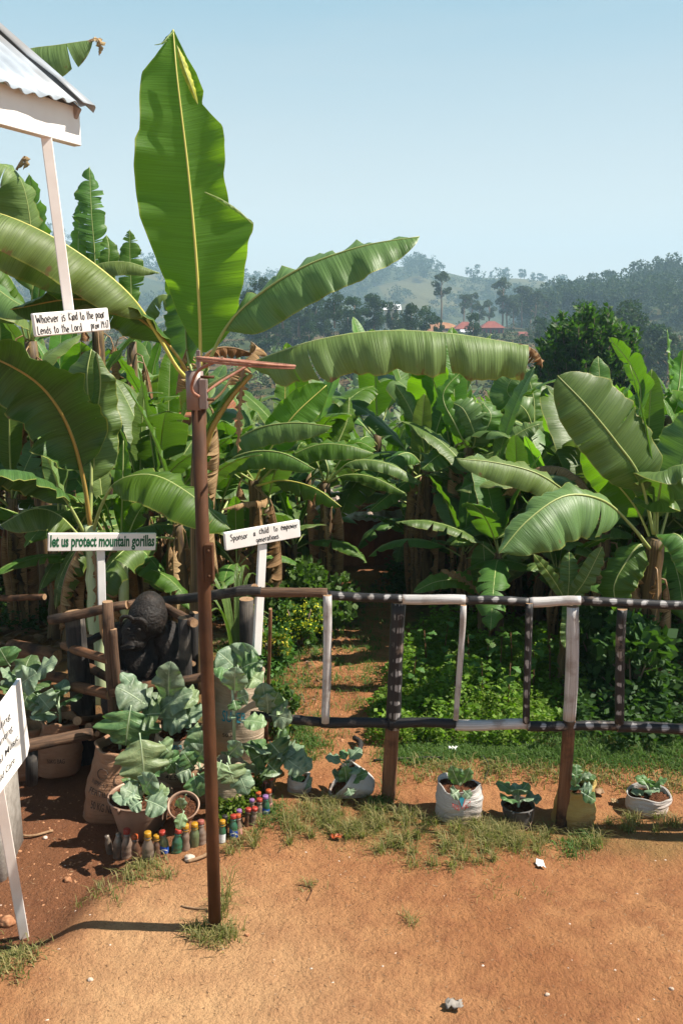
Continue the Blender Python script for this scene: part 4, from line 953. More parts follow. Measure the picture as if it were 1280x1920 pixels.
# B: the pale stalked plant behind the gorilla sign
B, bc = plant(168, 985, 6.05, 'banana plant with pale blue green stalk behind the gorilla slogan sign', 0.075, 0.045, 0.02, 2, 'stalk_pale')
hl(B, [(168, 985, 6.05), (155, 895, 5.95), (130, 805, 5.8), (88, 735, 5.65), (30, 690, 5.5), (-70, 645, 5.4)], [(-.7, .5, .6), (-.6, .6, .6), (-.5, .65, .6), (-.3, .7, .7), (-.1, .8, .6)], (88, 80), 'banana_leaf_shaded', 'midrib_orange', 'leaf', None, 31, sp=0.26, a0=(.15, .2), droop=(1.0, .9), wave=.035, wf=5, tears=(2, 3), gap=.04, rag=.06, tdrop=.25, n=56, m=8, r0=.020, r1=.005)
hl(B, [(170, 975, 6.1), (172, 880, 6.15), (168, 780, 6.2), (164, 700, 6.2), (172, 655, 6.25)], [(.1, -.9, .3), (.1, -.9, .3), (.1, -.9, .3), (0, -.8, .5)], (58, 58), 'banana_leaf_grey', 'midrib', 'leaf', None, 32, ribside=1, sp=0.22, a0=(.1, -.2), droop=(.9, .4), wave=.02, wf=4, m=8, n=48, r0=.016)
hl(B, [(172, 1000, 6.05), (190, 945, 5.95), (220, 902, 5.85), (285, 890, 5.7), (355, 925, 5.6), (432, 992, 5.5)], [(-.3, -.3, .9), (0, -.3, .9), (.2, -.35, .9), (.4, -.4, .8), (.6, -.4, .7)], (75, 45), 'banana_leaf', 'midrib', 'leaf', None, 33, sp=0.30, a0=(-.1, .1), droop=(.9, .7), wave=.03, wf=6, tears=(2, 1), gap=.05, tdrop=.2, m=8, n=48, r0=.015)
hl(B, [(164, 1005, 6.05), (120, 930, 5.9), (70, 895, 5.75), (10, 880, 5.6), (-60, 900, 5.5)], [(.3, .2, .9), (.2, .3, .9), (0, .3, 1), (-.2, .3, 1)], (65, 60), 'banana_leaf_shaded', 'midrib', 'leaf', None, 34, sp=0.25, a0=(0, 0), droop=(.9, .9), wave=.02, m=7, r0=.015)
hl(B, [(160, 1015, 6.0), (110, 965, 5.9), (60, 955, 5.8), (0, 985, 5.7)], (.1, -.3, 1), (40, 50), 'banana_leaf_grey', 'midrib', 'leaf', None, 35, sp=0.2, a0=(-.2, -.1), droop=(1.0, .8), wave=.015, m=6, r0=.012)
hl(B, [(180, 660, 6.0), (188, 720, 6.0), (178, 800, 6.02), (176, 880, 6.04)], (-1, -.3, 0), 14, 'banana_leaf', 'midrib', 'leaf', 'rolled new leaf', 36, sp=0, a0=(.7, .7), droop=(-1.6, -1.6), wave=.004, r0=.006)
hl(B, [(168, 1000, 6.05), (140, 1040, 6.0), (118, 1100, 6.0), (112, 1180, 6.0)], (-.3, -.4, .8), 18, 'banana_leaf_dry', 'midrib_dry', 'dead_leaf', None, 37, sp=.1, a0=(-.5, -.5), droop=(1.3, 1.3), tears=8, gap=.5, wave=.03)
hl(B, [(170, 1000, 6.05), (178, 1050, 5.98), (182, 1120, 5.98), (172, 1200, 6.0)], (0, -1, .2), 14, 'banana_leaf_dry', 'midrib_dry', 'dead_leaf', None, 38, sp=.1, a0=(-.5, -.5), droop=(1.3, 1.3), tears=8, gap=.5, wave=.03)

# C: slim young plant
C_, cc = plant(228, 1020, 6.9, 'slim young banana plant between the pole and the pale stalk', 0.05, 0.035, 0.0, 3, 'stalk_pale')
hl(C_, [(228, 1030, 6.9), (229, 960, 6.9), (231, 890, 6.9), (232, 826, 6.95)], (.2, .9, .1), 21, 'banana_leaf_young', 'midrib', 'leaf', None, 41, sp=.15, prof='young', wave=.01)
hl(C_, [(228, 1040, 6.9), (210, 990, 6.85), (200, 950, 6.8), (185, 930, 6.7)], (-.5, -.3, .7), 22, 'banana_leaf', 'midrib', 'leaf', None, 42, sp=.3)
hl(C_, [(230, 1040, 6.9), (250, 980, 6.85), (275, 945, 6.8), (320, 940, 6.7)], (.4, -.4, .8), 22, 'banana_leaf', 'midrib', 'leaf', None, 43, sp=.3)
for i in range(2): dead_leaf(C_, cc - Vector((0, 0, .1)), 1 + 2.5 * i, .9, 230 + i, .12, .15)

# D/E/F: tall plants at the upper left
D, dc = plant(58, 640, 8.4, 'tall banana plant at the left edge with a pale leaf curling brown', 0.10, 0.06, 0, 4)
hl(D, [(58, 640, 8.4), (62, 500, 8.3), (52, 380, 8.2), (25, 318, 8.1), (-40, 300, 8.0)], [(.9, -.3, .3), (.8, -.4, .5), (.3, -.4, .9), (-.2, -.4, 1)], (30, 66), 'banana_leaf_pale', 'midrib', 'leaf', None, 51, sp=.25, a0=(.1, -.2), droop=(.4, 1.1), wave=.02, tears=(1, 4), gap=.1, rag=.05, n=48)
hl(D, [(62, 640, 8.4), (75, 540, 8.4), (72, 430, 8.45), (55, 325, 8.5)], (.5, .8, .2), 36, 'banana_leaf', 'midrib', 'leaf', None, 52, sp=.2, wave=.02, tears=2, gap=.1)
hl(D, [(55, 640, 8.4), (40, 570, 8.2), (10, 510, 8.0), (-50, 500, 7.9)], (0, -.5, .9), 50, 'banana_leaf', 'midrib', 'leaf', None, 53, sp=.25, a0=(-.2, -.2), droop=(1, 1), tears=2, gap=.1)
hl(D, [(60, 640, 8.4), (95, 560, 8.2), (160, 505, 8.0), (230, 490, 7.9), (300, 512, 7.9)], (0, -.4, 1), 34, 'banana_leaf_pale', 'midrib', 'leaf', None, 54, sp=.25, a0=(-.2, -.2), droop=(1.1, 1), tears=2, gap=.1)
hl(D, [(30, 318, 8.1), (40, 300, 8.1), (48, 292, 8.1), (44, 318, 8.1)], (0, -.4, 1), 12, 'banana_leaf_dry', 'midrib_dry', 'leaf_tip', None, 55, sp=.0, a0=(-.5, -.2), droop=(1.5, 1), tears=2, n=16)
hl(D, [(50, 640, 8.4), (20, 560, 8.0), (-60, 520, 7.8)], (.2, -.3, .9), 60, 'banana_leaf_pale', 'midrib', 'leaf', None, 56, sp=.25, a0=(-.2, -.2), droop=(1, 1))
for i in range(4): dead_leaf(D, dc - Vector((0, 0, .1 * i)), 3.6 + 1.1 * i, 1.3, 250 + i, .16, .2)
E, ec = plant(-120, 420, 6.9, 'very tall banana plant at the far left, leaf tip torn above the roof', 0.10, 0.07, 0, 5)
hl(E, [(-120, 420, 6.9), (-110, 250, 6.8), (-50, 140, 6.7), (40, 96, 6.65), (110, 84, 6.6), (178, 74, 6.6)], [(.8, -.3, .3), (.5, -.4, .7), (.1, -.3, 1), (0, -.25, 1), (0, -.25, 1)], (84, 20), 'banana_leaf_pale', 'midrib', 'leaf', None, 61, sp=.3, a0=(-.5, -.2), droop=(1.1, 1.0), wave=.012, wf=9, tears=(8, 2), gap=.16, rag=.45, tdrop=.5, n=70, m=7)
hl(E, [(160, 80, 6.6), (178, 72, 6.6), (188, 78, 6.6), (186, 104, 6.6)], (0, -.3, 1), 12, 'banana_leaf_dry', 'midrib_dry', 'leaf_tip', None, 62, sp=0, a0=(-.2, .2), tears=4, rag=.5, n=18)
hl(E, [(-120, 420, 6.9), (-90, 330, 6.6), (-110, 200, 6.5)], (.3, -.8, .3), 60, 'banana_leaf', 'midrib', 'leaf', None, 63, sp=.2)
hl(E, [(-120, 430, 6.9), (-60, 480, 6.6), (0, 545, 6.5), (70, 590, 6.4)], (.2, -.4, .9), 50, 'banana_leaf_grey', 'midrib', 'leaf', None, 64, sp=.2, a0=(-.2, -.2), droop=(1, 1))
Fp, fc = plant(182, 600, 9.6, 'banana plant with a tattered feathery upright leaf beside the hanging sign stick', 0.10, 0.06, 0, 6)
hl(Fp, [(182, 600, 9.6), (178, 480, 9.6), (172, 400, 9.6), (168, 312, 9.65)], (.3, -.8, .2), 36, 'banana_leaf', 'midrib', 'leaf', 'tattered upright leaf', 71, sp=.2, tears=(16, 16), gap=.3, rag=.25, tdrop=.7, n=60, a0=(.1, .1), droop=(.8, .8))
hl(Fp, [(185, 600, 9.6), (150, 500, 9.6), (150, 400, 9.7), (158, 350, 9.8)], (-.4, -.8, .2), 20, 'banana_leaf_young', 'midrib', 'leaf', None, 72, sp=.2, tears=4)
hl(Fp, [(185, 600, 9.6), (200, 520, 9.5), (205, 470, 9.5), (200, 440, 9.6)], (.3, -.8, .2), 20, 'banana_leaf', 'midrib', 'leaf', None, 73, sp=.2, tears=4)
hl(Fp, [(180, 600, 9.6), (140, 560, 9.4), (100, 580, 9.3), (70, 640, 9.2)], (-.2, -.4, .9), 34, 'banana_leaf', 'midrib', 'leaf', None, 74, sp=.2, tears=2, a0=(-.2, -.2), droop=(1, 1))
for i in range(3): dead_leaf(Fp, fc - Vector((0, 0, .1 * i)), 3.6 + 1.4 * i, 1.4, 260 + i, .18, .2)
F2, f2c = plant(246, 640, 10.8, 'banana plant with a small notched leaf tip left of the huge leaf', 0.10, 0.06, 0, 7)
hl(F2, [(246, 640, 10.8), (246, 540, 10.8), (244, 480, 10.8), (244, 430, 10.8)], (.3, -.8, .2), 26, 'banana_leaf', 'midrib', 'leaf', None, 75, sp=.2, tears=(8, 8), gap=.3, rag=.3, tdrop=.6)
hl(F2, [(246, 640, 10.8), (290, 560, 10.6), (330, 560, 10.5), (370, 600, 10.5)], (.3, -.4, .8), 34, 'banana_leaf_pale', 'midrib', 'leaf', None, 76, sp=.2, tears=3, a0=(-.2, -.2), droop=(1, 1))
hl(F2, [(246, 640, 10.8), (230, 580, 10.6), (200, 570, 10.5), (160, 620, 10.5)], (-.3, -.4, .8), 34, 'banana_leaf', 'midrib', 'leaf', None, 77, sp=.2, tears=3, a0=(-.2, -.2), droop=(1, 1))
for i in range(4): dead_leaf(F2, f2c - Vector((0, 0, .1 * i)), 3.6 + 1.1 * i, 1.5, 270 + i, .2, .25)

# R: the big plant at the right edge
R1, rc = plant(1226, 1010, 6.35, 'big banana plant at the right edge with one broad leaf facing the sky', 0.10, 0.065, 0, 8)
hl(R1, [(1224, 1000, 6.35), (1198, 895, 6.25), (1155, 830, 6.2), (1100, 762, 6.2), (1044, 704, 6.25)], [(-.3, -.75, .6), (-.3, -.75, .6), (-.35, -.75, .6), (-.4, -.7, .6)], (76, 64), 'banana_leaf_grey', 'midrib', 'leaf', 'broad leaf slanting up to the left, midrib pale', 81, ribside=1, tears=(1, 1), gap=.02, tdrop=.08, rag=.03, sp=.24, a0=(.05, .15), droop=(.45, .6), wave=.018, wf=6, n=56, m=8, r0=.016)
hl(R1, [(1215, 1030, 6.3), (1180, 985, 6.15), (1130, 940, 6.0), (1060, 930, 5.85), (990, 975, 5.7), (935, 1038, 5.6)], [(0, -.3, .9), (0, -.4, .9), (0, -.55, .8), (-.2, -.6, .8), (-.4, -.6, .7), (-.5, -.6, .6)], (34, 88), 'banana_leaf_grey', 'midrib', 'leaf', 'leaf arching down to the left toward the fence', 82, ribside=1, sp=.27, a0=(.1, -.05), droop=(.6, .9), wave=.018, wf=6, tears=(0, 1), gap=.04, n=60, m=8, r0=.016)
hl(R1, [(1226, 1000, 6.35), (1222, 880, 6.3), (1205, 780, 6.3), (1180, 685, 6.35)], (-.3, -.9, .1), (9, 9), 'banana_leaf', 'midrib', 'leaf', 'rolled spear of a new leaf', 83, sp=.05, a0=(.8, .8), droop=(-2.2, -2.2), wave=.002, r0=.012, prof='young')
hl(R1, [(1228, 1010, 6.4), (1235, 930, 6.3), (1250, 880, 6.1), (1300, 870, 6.0)], [(-.3, -.3, .9), (-.1, -.4, .9), (.1, -.4, .9), (.3, -.4, .9)], (52, 60), 'banana_leaf_grey', 'midrib', 'leaf', None, 84, sp=.2, a0=(-.1, -.2), droop=(.9, 1.1), wave=.035, wf=5, m=8, r0=.015)
hl(R1, [(1224, 1020, 6.4), (1190, 950, 6.6), (1140, 890, 6.7), (1092, 838, 6.8)], (.5, .7, .3), 44, 'banana_leaf_young', 'midrib_yellow', 'leaf', None, 85, sp=.25, a0=(.2, .2), wave=.015)
hl(R1, [(1235, 1015, 6.4), (1262, 920, 6.5), (1290, 830, 6.5), (1320, 770, 6.5)], (-.4, -.6, .6), 60, 'banana_leaf_grey', 'midrib', 'leaf', None, 86, sp=.22, wave=.02)
hl(R1, [(1222, 1030, 6.35), (1200, 1020, 6.3), (1175, 1050, 6.25), (1150, 1100, 6.2), (1160, 1150, 6.2)], [(-.2, -.4, .9), (-.4, -.7, .5), (-.6, -.8, .2), (-.4, -.9, 0)], (40, 40), 'banana_leaf', 'midrib', 'leaf', None, 87, sp=.15, a0=(-.1, -.1), droop=(.8, .6), wave=.015)
hl(R1, [(1236, 1030, 6.3), (1262, 1000, 6.1), (1290, 1030, 6.0), (1300, 1090, 5.9)], (.3, -.5, .8), 36, 'banana_leaf', 'midrib', 'leaf', None, 88, sp=.2, wave=.015, a0=(-.2, -.2), droop=(1, 1))
for i in range(4): dead_leaf(R1, rc - Vector((0, 0, .15 + .1 * i)), 3.4 + 1.3 * i, 1.0, 280 + i, .13, .16)
R2, r2c = plant(1130, 980, 7.1, 'banana plant left of the big right one with a long yellowish leaf pointing left', 0.10, 0.06, 0, 9)
hl(R2, [(1130, 990, 7.1), (1080, 940, 7.0), (1010, 890, 6.9), (930, 868, 6.85), (855, 860, 6.8)], [(0, -.4, .9), (0, -.45, .9), (0, -.5, .9), (0, -.4, .9)], (24, 42), 'banana_leaf_pale', 'midrib', 'leaf', None, 91, ribside=1, sp=.2, a0=(.1, -.2), droop=(.6, 1.0), wave=.015, wf=7, n=50, m=7)
hl(R2, [(1130, 990, 7.1), (1150, 900, 7.2), (1200, 760, 7.4), (1185, 690, 7.5), (1140, 632, 7.6)], [(.8, -.2, .4), (.8, -.2, .4), (.6, .3, .6), (.2, .6, .6)], (22, 44), 'banana_leaf', 'midrib', 'leaf', None, 92, sp=.2, tears=(10, 14), gap=.12, rag=.15, tdrop=.2, n=60)
hl(R2, [(1130, 990, 7.1), (1138, 880, 7.2), (1128, 760, 7.3), (1120, 668, 7.4)], (.1, -.9, .2), 30, 'banana_leaf', 'midrib', 'leaf', None, 93, sp=.3, wave=.02)
hl(R2, [(1130, 990, 7.1), (1090, 960, 7.0), (1010, 960, 6.9), (930, 1010, 6.8)], (0, -.4, .9), 34, 'banana_leaf', 'midrib', 'leaf', None, 94, sp=.2, a0=(-.2, -.2), droop=(1, 1), tears=3)
hl(R2, [(1130, 990, 7.1), (1110, 930, 7.2), (1060, 880, 7.4), (1000, 880, 7.5), (940, 930, 7.5)], (0, -.4, .9), 32, 'banana_leaf_dry', 'midrib_dry', 'dead_leaf', None, 95, sp=.2, a0=(-.2, -.2), droop=(1.2, 1.2), tears=7, gap=.4)
for i in range(4): dead_leaf(R2, r2c - Vector((0, 0, .1 * i)), 3.0 + 1.3 * i, 1.1, 290 + i, .15, .2)
R3, r3c = plant(1252, 780, 8.6, 'banana plant at the right edge with a narrow upright folded leaf', 0.10, 0.06, 0, 10)
hl(R3, [(1252, 800, 8.6), (1256, 730, 8.6), (1252, 660, 8.6), (1250, 618, 8.65)], (.8, -.5, .1), (14, 22), 'banana_leaf', 'midrib', 'leaf', None, 96, sp=.1, a0=(.6, .5), wave=.02, tears=2)
hl(R3, [(1252, 800, 8.6), (1230, 770, 8.5), (1205, 780, 8.4), (1180, 820, 8.4)], (-.2, -.5, .8), 30, 'banana_leaf', 'midrib', 'leaf', None, 97, sp=.2)
hl(R3, [(1252, 800, 8.6), (1275, 750, 8.5), (1300, 740, 8.4), (1330, 770, 8.4)], (.2, -.5, .8), 34, 'banana_leaf_young', 'midrib', 'leaf', None, 98, sp=.2)
hl(R3, [(1252, 800, 8.6), (1270, 730, 8.7), (1275, 690, 8.8), (1280, 655, 8.8)], (-.2, .9, .2), 22, 'banana_leaf_young', 'midrib', 'leaf', None, 99, sp=.2)
# small suckers just behind the fence
R4, r4c = plant(1062, 1120, 6.3, 'young banana sucker with three upright leaves behind the white fence post', 0.04, 0.03, 0, 11)
for k, (pts, w) in enumerate([([(1062, 1130, 6.3), (1066, 1090, 6.3), (1066, 1035, 6.35)], 18), ([(1062, 1130, 6.3), (1035, 1085, 6.2), (1000, 1040, 6.1)], 12), ([(1064, 1130, 6.3), (1095, 1090, 6.2), (1128, 1025, 6.2)], 18), ([(1062, 1130, 6.3), (1068, 1160, 6.1), (1058, 1215, 6.0)], 16)]):
    hl(R4, pts, (0, -.9, .3) if k != 3 else (0, -.7, .2), w, 'banana_leaf_grey', 'midrib', 'leaf', None, 101 + k, sp=.1, a0=(.2, .2), r0=.007)
R5, r5c = plant(905, 1115, 7.3, 'young banana sucker with one broad dark leaf above the black rail', 0.045, 0.03, 0, 12)
for k, (pts, w) in enumerate([([(905, 1120, 7.3), (908, 1070, 7.3), (905, 1015, 7.35)], 26), ([(905, 1120, 7.3), (930, 1080, 7.3), (945, 1040, 7.3)], 18), ([(905, 1120, 7.3), (870, 1090, 7.1), (820, 1090, 7.0), (775, 1110, 6.9)], 16)]):
    hl(R5, pts, (0, -.8, .4), w, 'banana_leaf', 'midrib', 'leaf', None, 111 + k, sp=.1, a0=(.2, .2), r0=.007)
hl(R5, [(905, 1120, 7.2), (880, 1095, 7.1), (855, 1080, 7.0), (825, 1068, 7.0)], (0, -.5, .8), 10, 'banana_leaf_dry', 'midrib_dry', 'dead_leaf', None, 115, sp=.1)

# M: plants in the middle
M1, mc = plant(478, 900, 7.6, 'middle banana plant behind the sponsor sign with level arching leaves', 0.09, 0.055, 0, 13)
hl(M1, [(478, 905, 7.6), (505, 845, 7.6), (550, 780, 7.6), (612, 722, 7.7)], (.4, .7, .5), (36, 36), 'banana_leaf_young', 'midrib_yellow', 'leaf', None, 121, sp=.25, wave=.012)
hl(M1, [(476, 905, 7.6), (440, 840, 7.4), (480, 805, 7.2), (550, 793, 7.1), (622, 800, 7.0)], [(0, -.4, .9), (0, -.4, .9), (0, -.35, .9), (0, -.3, 1)], (40, 14), 'banana_leaf_grey', 'midrib', 'leaf', None, 122, ribside=1, sp=.2, a0=(-.3, 0), droop=(1.1, .6), wave=.015, wf=9, n=50)
hl(M1, [(476, 905, 7.6), (430, 870, 7.3), (470, 848, 7.1), (530, 850, 7.0), (590, 880, 6.9)], [(0, -.4, .9), (0, -.4, .9), (0, -.35, .9), (.2, -.3, 1)], (36, 14), 'banana_leaf', 'midrib', 'leaf', None, 123, ribside=1, sp=.2, a0=(-.3, 0), droop=(1.2, .6), wave=.015, wf=9)
hl(M1, [(480, 910, 7.6), (520, 870, 7.4), (590, 835, 7.3), (650, 835, 7.2), (700, 850, 7.2)], (0, -.4, .9), (34, 18), 'banana_leaf', 'midrib', 'leaf', None, 124, sp=.25, a0=(-.2, 0), droop=(1.0, .6), wave=.015, wf=9)
hl(M1, [(470, 910, 7.6), (430, 880, 7.5), (415, 850, 7.4), (395, 870, 7.3)], (-.3, -.4, .9), 26, 'banana_leaf', 'midrib', 'leaf', None, 125, sp=.2)
hl(M1, [(478, 910, 7.5), (500, 935, 7.3), (460, 942, 7.0), (415, 955, 6.9)], (0, -.4, .9), 16, 'banana_leaf_dry', 'midrib_dry', 'dead_leaf', None, 126, sp=.1, a0=(-.6, -.4), droop=(1.2, 1.2), tears=8, gap=.3, rag=.3)
hl(M1, [(480, 910, 7.5), (530, 900, 7.3), (590, 915, 7.1), (640, 950, 7.0)], (0, -.4, .9), 30, 'banana_leaf', 'midrib_yellow', 'leaf', None, 127, sp=.2, a0=(-.6, -.4), droop=(1.1, 1.0), tears=4, gap=.2)
hl(M1, [(482, 910, 7.6), (500, 870, 7.8), (530, 800, 8.0), (535, 690, 8.1), (535, 650, 8.1)], (.6, -.6, .3), (14, 30), 'banana_leaf', 'midrib_orange', 'leaf', None, 128, sp=.3, tears=(6, 8), gap=.2, rag=.3)
for i in range(3): dead_leaf(M1, mc - Vector((0, 0, .1 * i)), 3.6 + 1.4 * i, 1.1, 300 + i, .15, .2)
M2, m2c = plant(610, 905, 8.4, 'banana plant left of the path mouth, leaves fanned toward the path', 0.09, 0.055, 0, 14)
for k, (pts, N, w, mt) in enumerate([([(610, 905, 8.4), (590, 860, 8.3), (565, 830, 8.2), (545, 880, 8.1)], (-.2, -.5, .8), 26, 'banana_leaf'), ([(612, 905, 8.4), (660, 865, 8.3), (730, 870, 8.2), (790, 905, 8.2)], (0, -.4, .9), 24, 'banana_leaf_grey'),
        ([(612, 905, 8.4), (650, 890, 8.2), (700, 895, 8.1), (760, 925, 8.0)], (0, -.5, .9), 18, 'banana_leaf'), ([(610, 905, 8.4), (625, 850, 8.5), (650, 790, 8.6), (655, 745, 8.7)], (.3, -.8, .3), 26, 'banana_leaf'), ([(612, 905, 8.4), (640, 860, 8.4), (670, 830, 8.4), (705, 845, 8.3)], (.3, -.6, .7), 30, 'banana_leaf_young'), ([(610, 905, 8.4), (615, 880, 8.3), (600, 840, 8.4), (585, 815, 8.4)], (0, -.8, .4), 22, 'banana_leaf_grey')]):
    hl(M2, pts, N, w, mt, 'midrib', 'leaf', None, 131 + k, sp=.2, a0=(-.1, -.1), droop=(.9, .9), wave=.015, tears=1, gap=.05)
for i in range(4): dead_leaf(M2, m2c - Vector((0, 0, .1 * i)), 3.6 + 1.1 * i, 1.0, 310 + i, .15, .2)
M3, m3c = plant(800, 880, 8.8, 'banana plant right of the path mouth with brown hanging leaves', 0.10, 0.055, 0, 15)
for k, (pts, N, w, mt) in enumerate([([(800, 885, 8.8), (770, 850, 8.6), (735, 860, 8.5), (700, 900, 8.4)], (-.2, -.5, .8), 30, 'banana_leaf'), ([(800, 885, 8.8), (830, 845, 8.7), (880, 870, 8.5), (920, 940, 8.4)], (.2, -.5, .8), 36, 'banana_leaf_dry'), ([(800, 885, 8.8), (790, 820, 8.7), (765, 760, 8.8), (740, 720, 8.8)], (-.4, -.7, .5), 26, 'banana_leaf_grey'),
        ([(800, 885, 8.8), (820, 800, 8.9), (850, 720, 9.0)], (.3, -.8, .3), 26, 'banana_leaf'), ([(800, 885, 8.8), (760, 905, 8.5), (720, 935, 8.3), (690, 960, 8.2)], (-.1, -.5, .8), 22, 'banana_leaf'), ([(800, 885, 8.8), (850, 900, 8.5), (900, 905, 8.3), (960, 935, 8.2)], (.1, -.5, .8), 24, 'banana_leaf')]):
    hl(M3, pts, N, w, mt, 'midrib_dry' if 'dry' in mt else 'midrib', 'dead_leaf' if 'dry' in mt else 'leaf', None, 141 + k, sp=.2, a0=(-.1, -.1), droop=(1, 1), wave=.015, tears=2, gap=.1)
for i in range(5): dead_leaf(M3, m3c - Vector((0, 0, .1 * i)), 3.0 + 1.1 * i, 1.2, 320 + i, .17, .2)
M4, m4c = plant(1000, 800, 9.2, 'banana plant behind the fence middle with a tall pale spear leaf', 0.10, 0.055, 0, 16)
for k, (pts, N, w, mt) in enumerate([([(905, 800, 9.0), (888, 780, 9.0), (868, 770, 9.0)], (0, -.8, .5), 40, 'banana_leaf_grey'), ([(1000, 810, 9.2), (985, 770, 9.1), (950, 735, 9.0), (965, 700, 9.0)], (0, -.8, .5), 36, 'banana_leaf_grey'), ([(1000, 810, 9.2), (1020, 790, 8.9), (1060, 830, 8.6), (1075, 850, 8.5)], (.2, -.7, .7), 22, 'banana_leaf_pale'),
        ([(1000, 810, 9.2), (960, 790, 9.0), (910, 830, 8.9), (880, 870, 8.8)], (-.2, -.6, .7), 40, 'banana_leaf_grey'), ([(1000, 810, 9.2), (965, 830, 9.0), (930, 850, 8.9), (900, 890, 8.8)], (-.1, -.7, .7), 34, 'banana_leaf'), ([(1000, 810, 9.2), (1000, 750, 9.3), (985, 690, 9.4)], (.1, -.8, .3), 26, 'banana_leaf'), ([(860, 830, 8.9), (835, 770, 9.0), (842, 725, 9.1)], (.2, .9, .2), 14, 'banana_leaf_young')]):
    hl(M4, pts, N, w, mt, 'midrib', 'leaf', None, 151 + k, sp=.15, a0=(.0, .0), droop=(.7, .7), wave=.02)
for i in range(4): dead_leaf(M4, m4c - Vector((0, 0, .1 * i)), 3.0 + 1.3 * i, 1.3, 330 + i, .17, .2)
M5, m5c = plant(880, 840, 8.4, 'banana plant with two broad pale upright leaves left of the long yellowish leaf', 0.10, 0.055, 0, 17)
for k, (pts, N, w, mt) in enumerate([([(880, 850, 8.4), (890, 820, 8.3), (870, 770, 8.3), (848, 755, 8.4)], (-.3, -.8, .4), 34, 'banana_leaf_grey'), ([(880, 850, 8.4), (905, 815, 8.3), (920, 780, 8.3), (905, 755, 8.4)], (.2, -.8, .4), 30, 'banana_leaf'), ([(880, 850, 8.4), (855, 800, 8.3), (830, 740, 8.4), (870, 690, 8.5)], (-.3, -.7, .4), 16, 'banana_leaf_young'), ([(880, 850, 8.4), (920, 850, 8.2), (975, 810, 8.2), (1010, 795, 8.2)], (0, -.6, .7), 26, 'banana_leaf_grey'), ([(880, 850, 8.4), (830, 850, 8.2), (790, 880, 8.1)], (-.2, -.5, .8), 30, 'banana_leaf'), ([(880, 850, 8.4), (940, 875, 8.1), (1000, 870, 8.0)], (.1, -.5, .8), 30, 'banana_leaf')]):
    hl(M5, pts, N, w, mt, 'midrib', 'leaf', None, 161 + k, sp=.15, a0=(.0, .0), droop=(.7, .7), wave=.02)
for i in range(4): dead_leaf(M5, m5c - Vector((0, 0, .1 * i)), 3.0 + 1.3 * i, 1.2, 340 + i, .17, .2)

# the grove: one of each kind, then copies
PROTO = [banana_proto(500 + i, 3.0, 7 + i % 3, 3, (2, 5, 12, 3, 7, 16)[i], ('banana_leaf', 'banana_leaf', 'banana_leaf', 'banana_leaf_grey', 'banana_leaf', 'banana_leaf_pale')[i]) for i in range(6)]
PUSED = [False] * 6
rnd = random.Random(42); placed = []
def topv(u): return float(np.interp(u, [-400, 0, 240, 380, 450, 560, 700, 780, 830, 900, 1000, 1200, 1400], [480, 520, 560, 640, 720, 745, 765, 745, 720, 690, 690, 690, 650]))
hero_pos = [(ac.x, 6.25), (bc.x, 6.05), (cc.x, 6.9), (dc.x, 8.4), (fc.x, 9.6), (f2c.x, 10.8), (rc.x, 6.35), (r2c.x, 7.1), (r3c.x, 8.6), (mc.x, 7.6), (m2c.x, 8.4), (m3c.x, 8.8), (m4c.x, 9.2), (m5c.x, 8.4)]
placed += hero_pos
tries = 0; count = 0
while count < 150 and tries < 12000:
    tries += 1
    Y = 6.9 + 22 * rnd.random() ** 1.7; x = rnd.uniform(-.62, .60) * Y
    if 7.0 > Y and abs(x) < 1.6: continue
    if Y < 8.6 and -0.75 < x < 1.55: continue
    if Y < 7.8 and 0 < x < 2.2: continue
    if Y < 8.3 and x < -.6: continue
    dmin = 0.5 if Y < 12 else 0.9
    if any((x - a) ** 2 + (Y - b) ** 2 < dmin ** 2 for a, b in placed): continue
    if Y < 13.5 and abs(x - float(path_c(Y))) < 0.75: continue
    u = 640 + F * x / (Y * .98 + .3)
    if 450 < u < 640 and Y > 12: continue
    zt = CAMZ + Y * float(elev(topv(u) + rnd.uniform(0, 95))); g = GZ(x, Y); h = zt - g
    if h < 1.7 or h > 6.2: continue
    if u < 380: h = min(h, 4.2)
    else: h = min(h, 4.4)
    k = rnd.randrange(6); placed.append((x, Y)); count += 1
    zone = 0 if x < -0.75 and Y < 11 else (1 if x < 0 else (2 if Y < 11 else 3))
    lab = ['banana plant with dry brown trunk in the shade of the left grove', 'banana plant standing farther back in the grove left of the path', 'banana plant crowded in the grove behind the right half of the fence', 'banana plant far back in the grove, only upper leaves showing'][zone]
    grp = ['banana plants of the left grove', 'banana plants farther back left of the path', 'banana plants behind the right half of the fence', 'banana plants at the back of the grove'][zone]
    hs = h / 3.0; sc = (min(hs, 1.15), min(hs, 1.15), hs); loc = (x, Y, g); rz = rnd.uniform(0, 6.28)
    if not PUSED[k]:
        PUSED[k] = True; o = PROTO[k]; o.location = loc; o.rotation_euler = (0, 0, rz); o.scale = sc; tag(o, lab, 'banana plant', grp)
    else: copy_thing(PROTO[k], loc, rz, sc, lab, grp)
for i_, (x_, Y_, k_, h_, lab_) in enumerate([(1.15, 9.1, 1, 3.0, 'banana plant with a dark trunk just right of the path mouth'), (.95, 9.7, 4, 3.0, 'banana plant leaning over the far end of the path from the right'), (-.45, 9.3, 2, 2.9, 'tattered banana plant over the path from the left, before the brick hut'), (.5, 11.8, 0, 3.3, 'banana plant closing off the far end of the path')]):
    copy_thing(PROTO[k_], (x_, Y_, GZ(x_, Y_)), 1.3 * i_ + .5, h_ / 3.0, lab_)['group'] = 'banana plants around the path mouth'
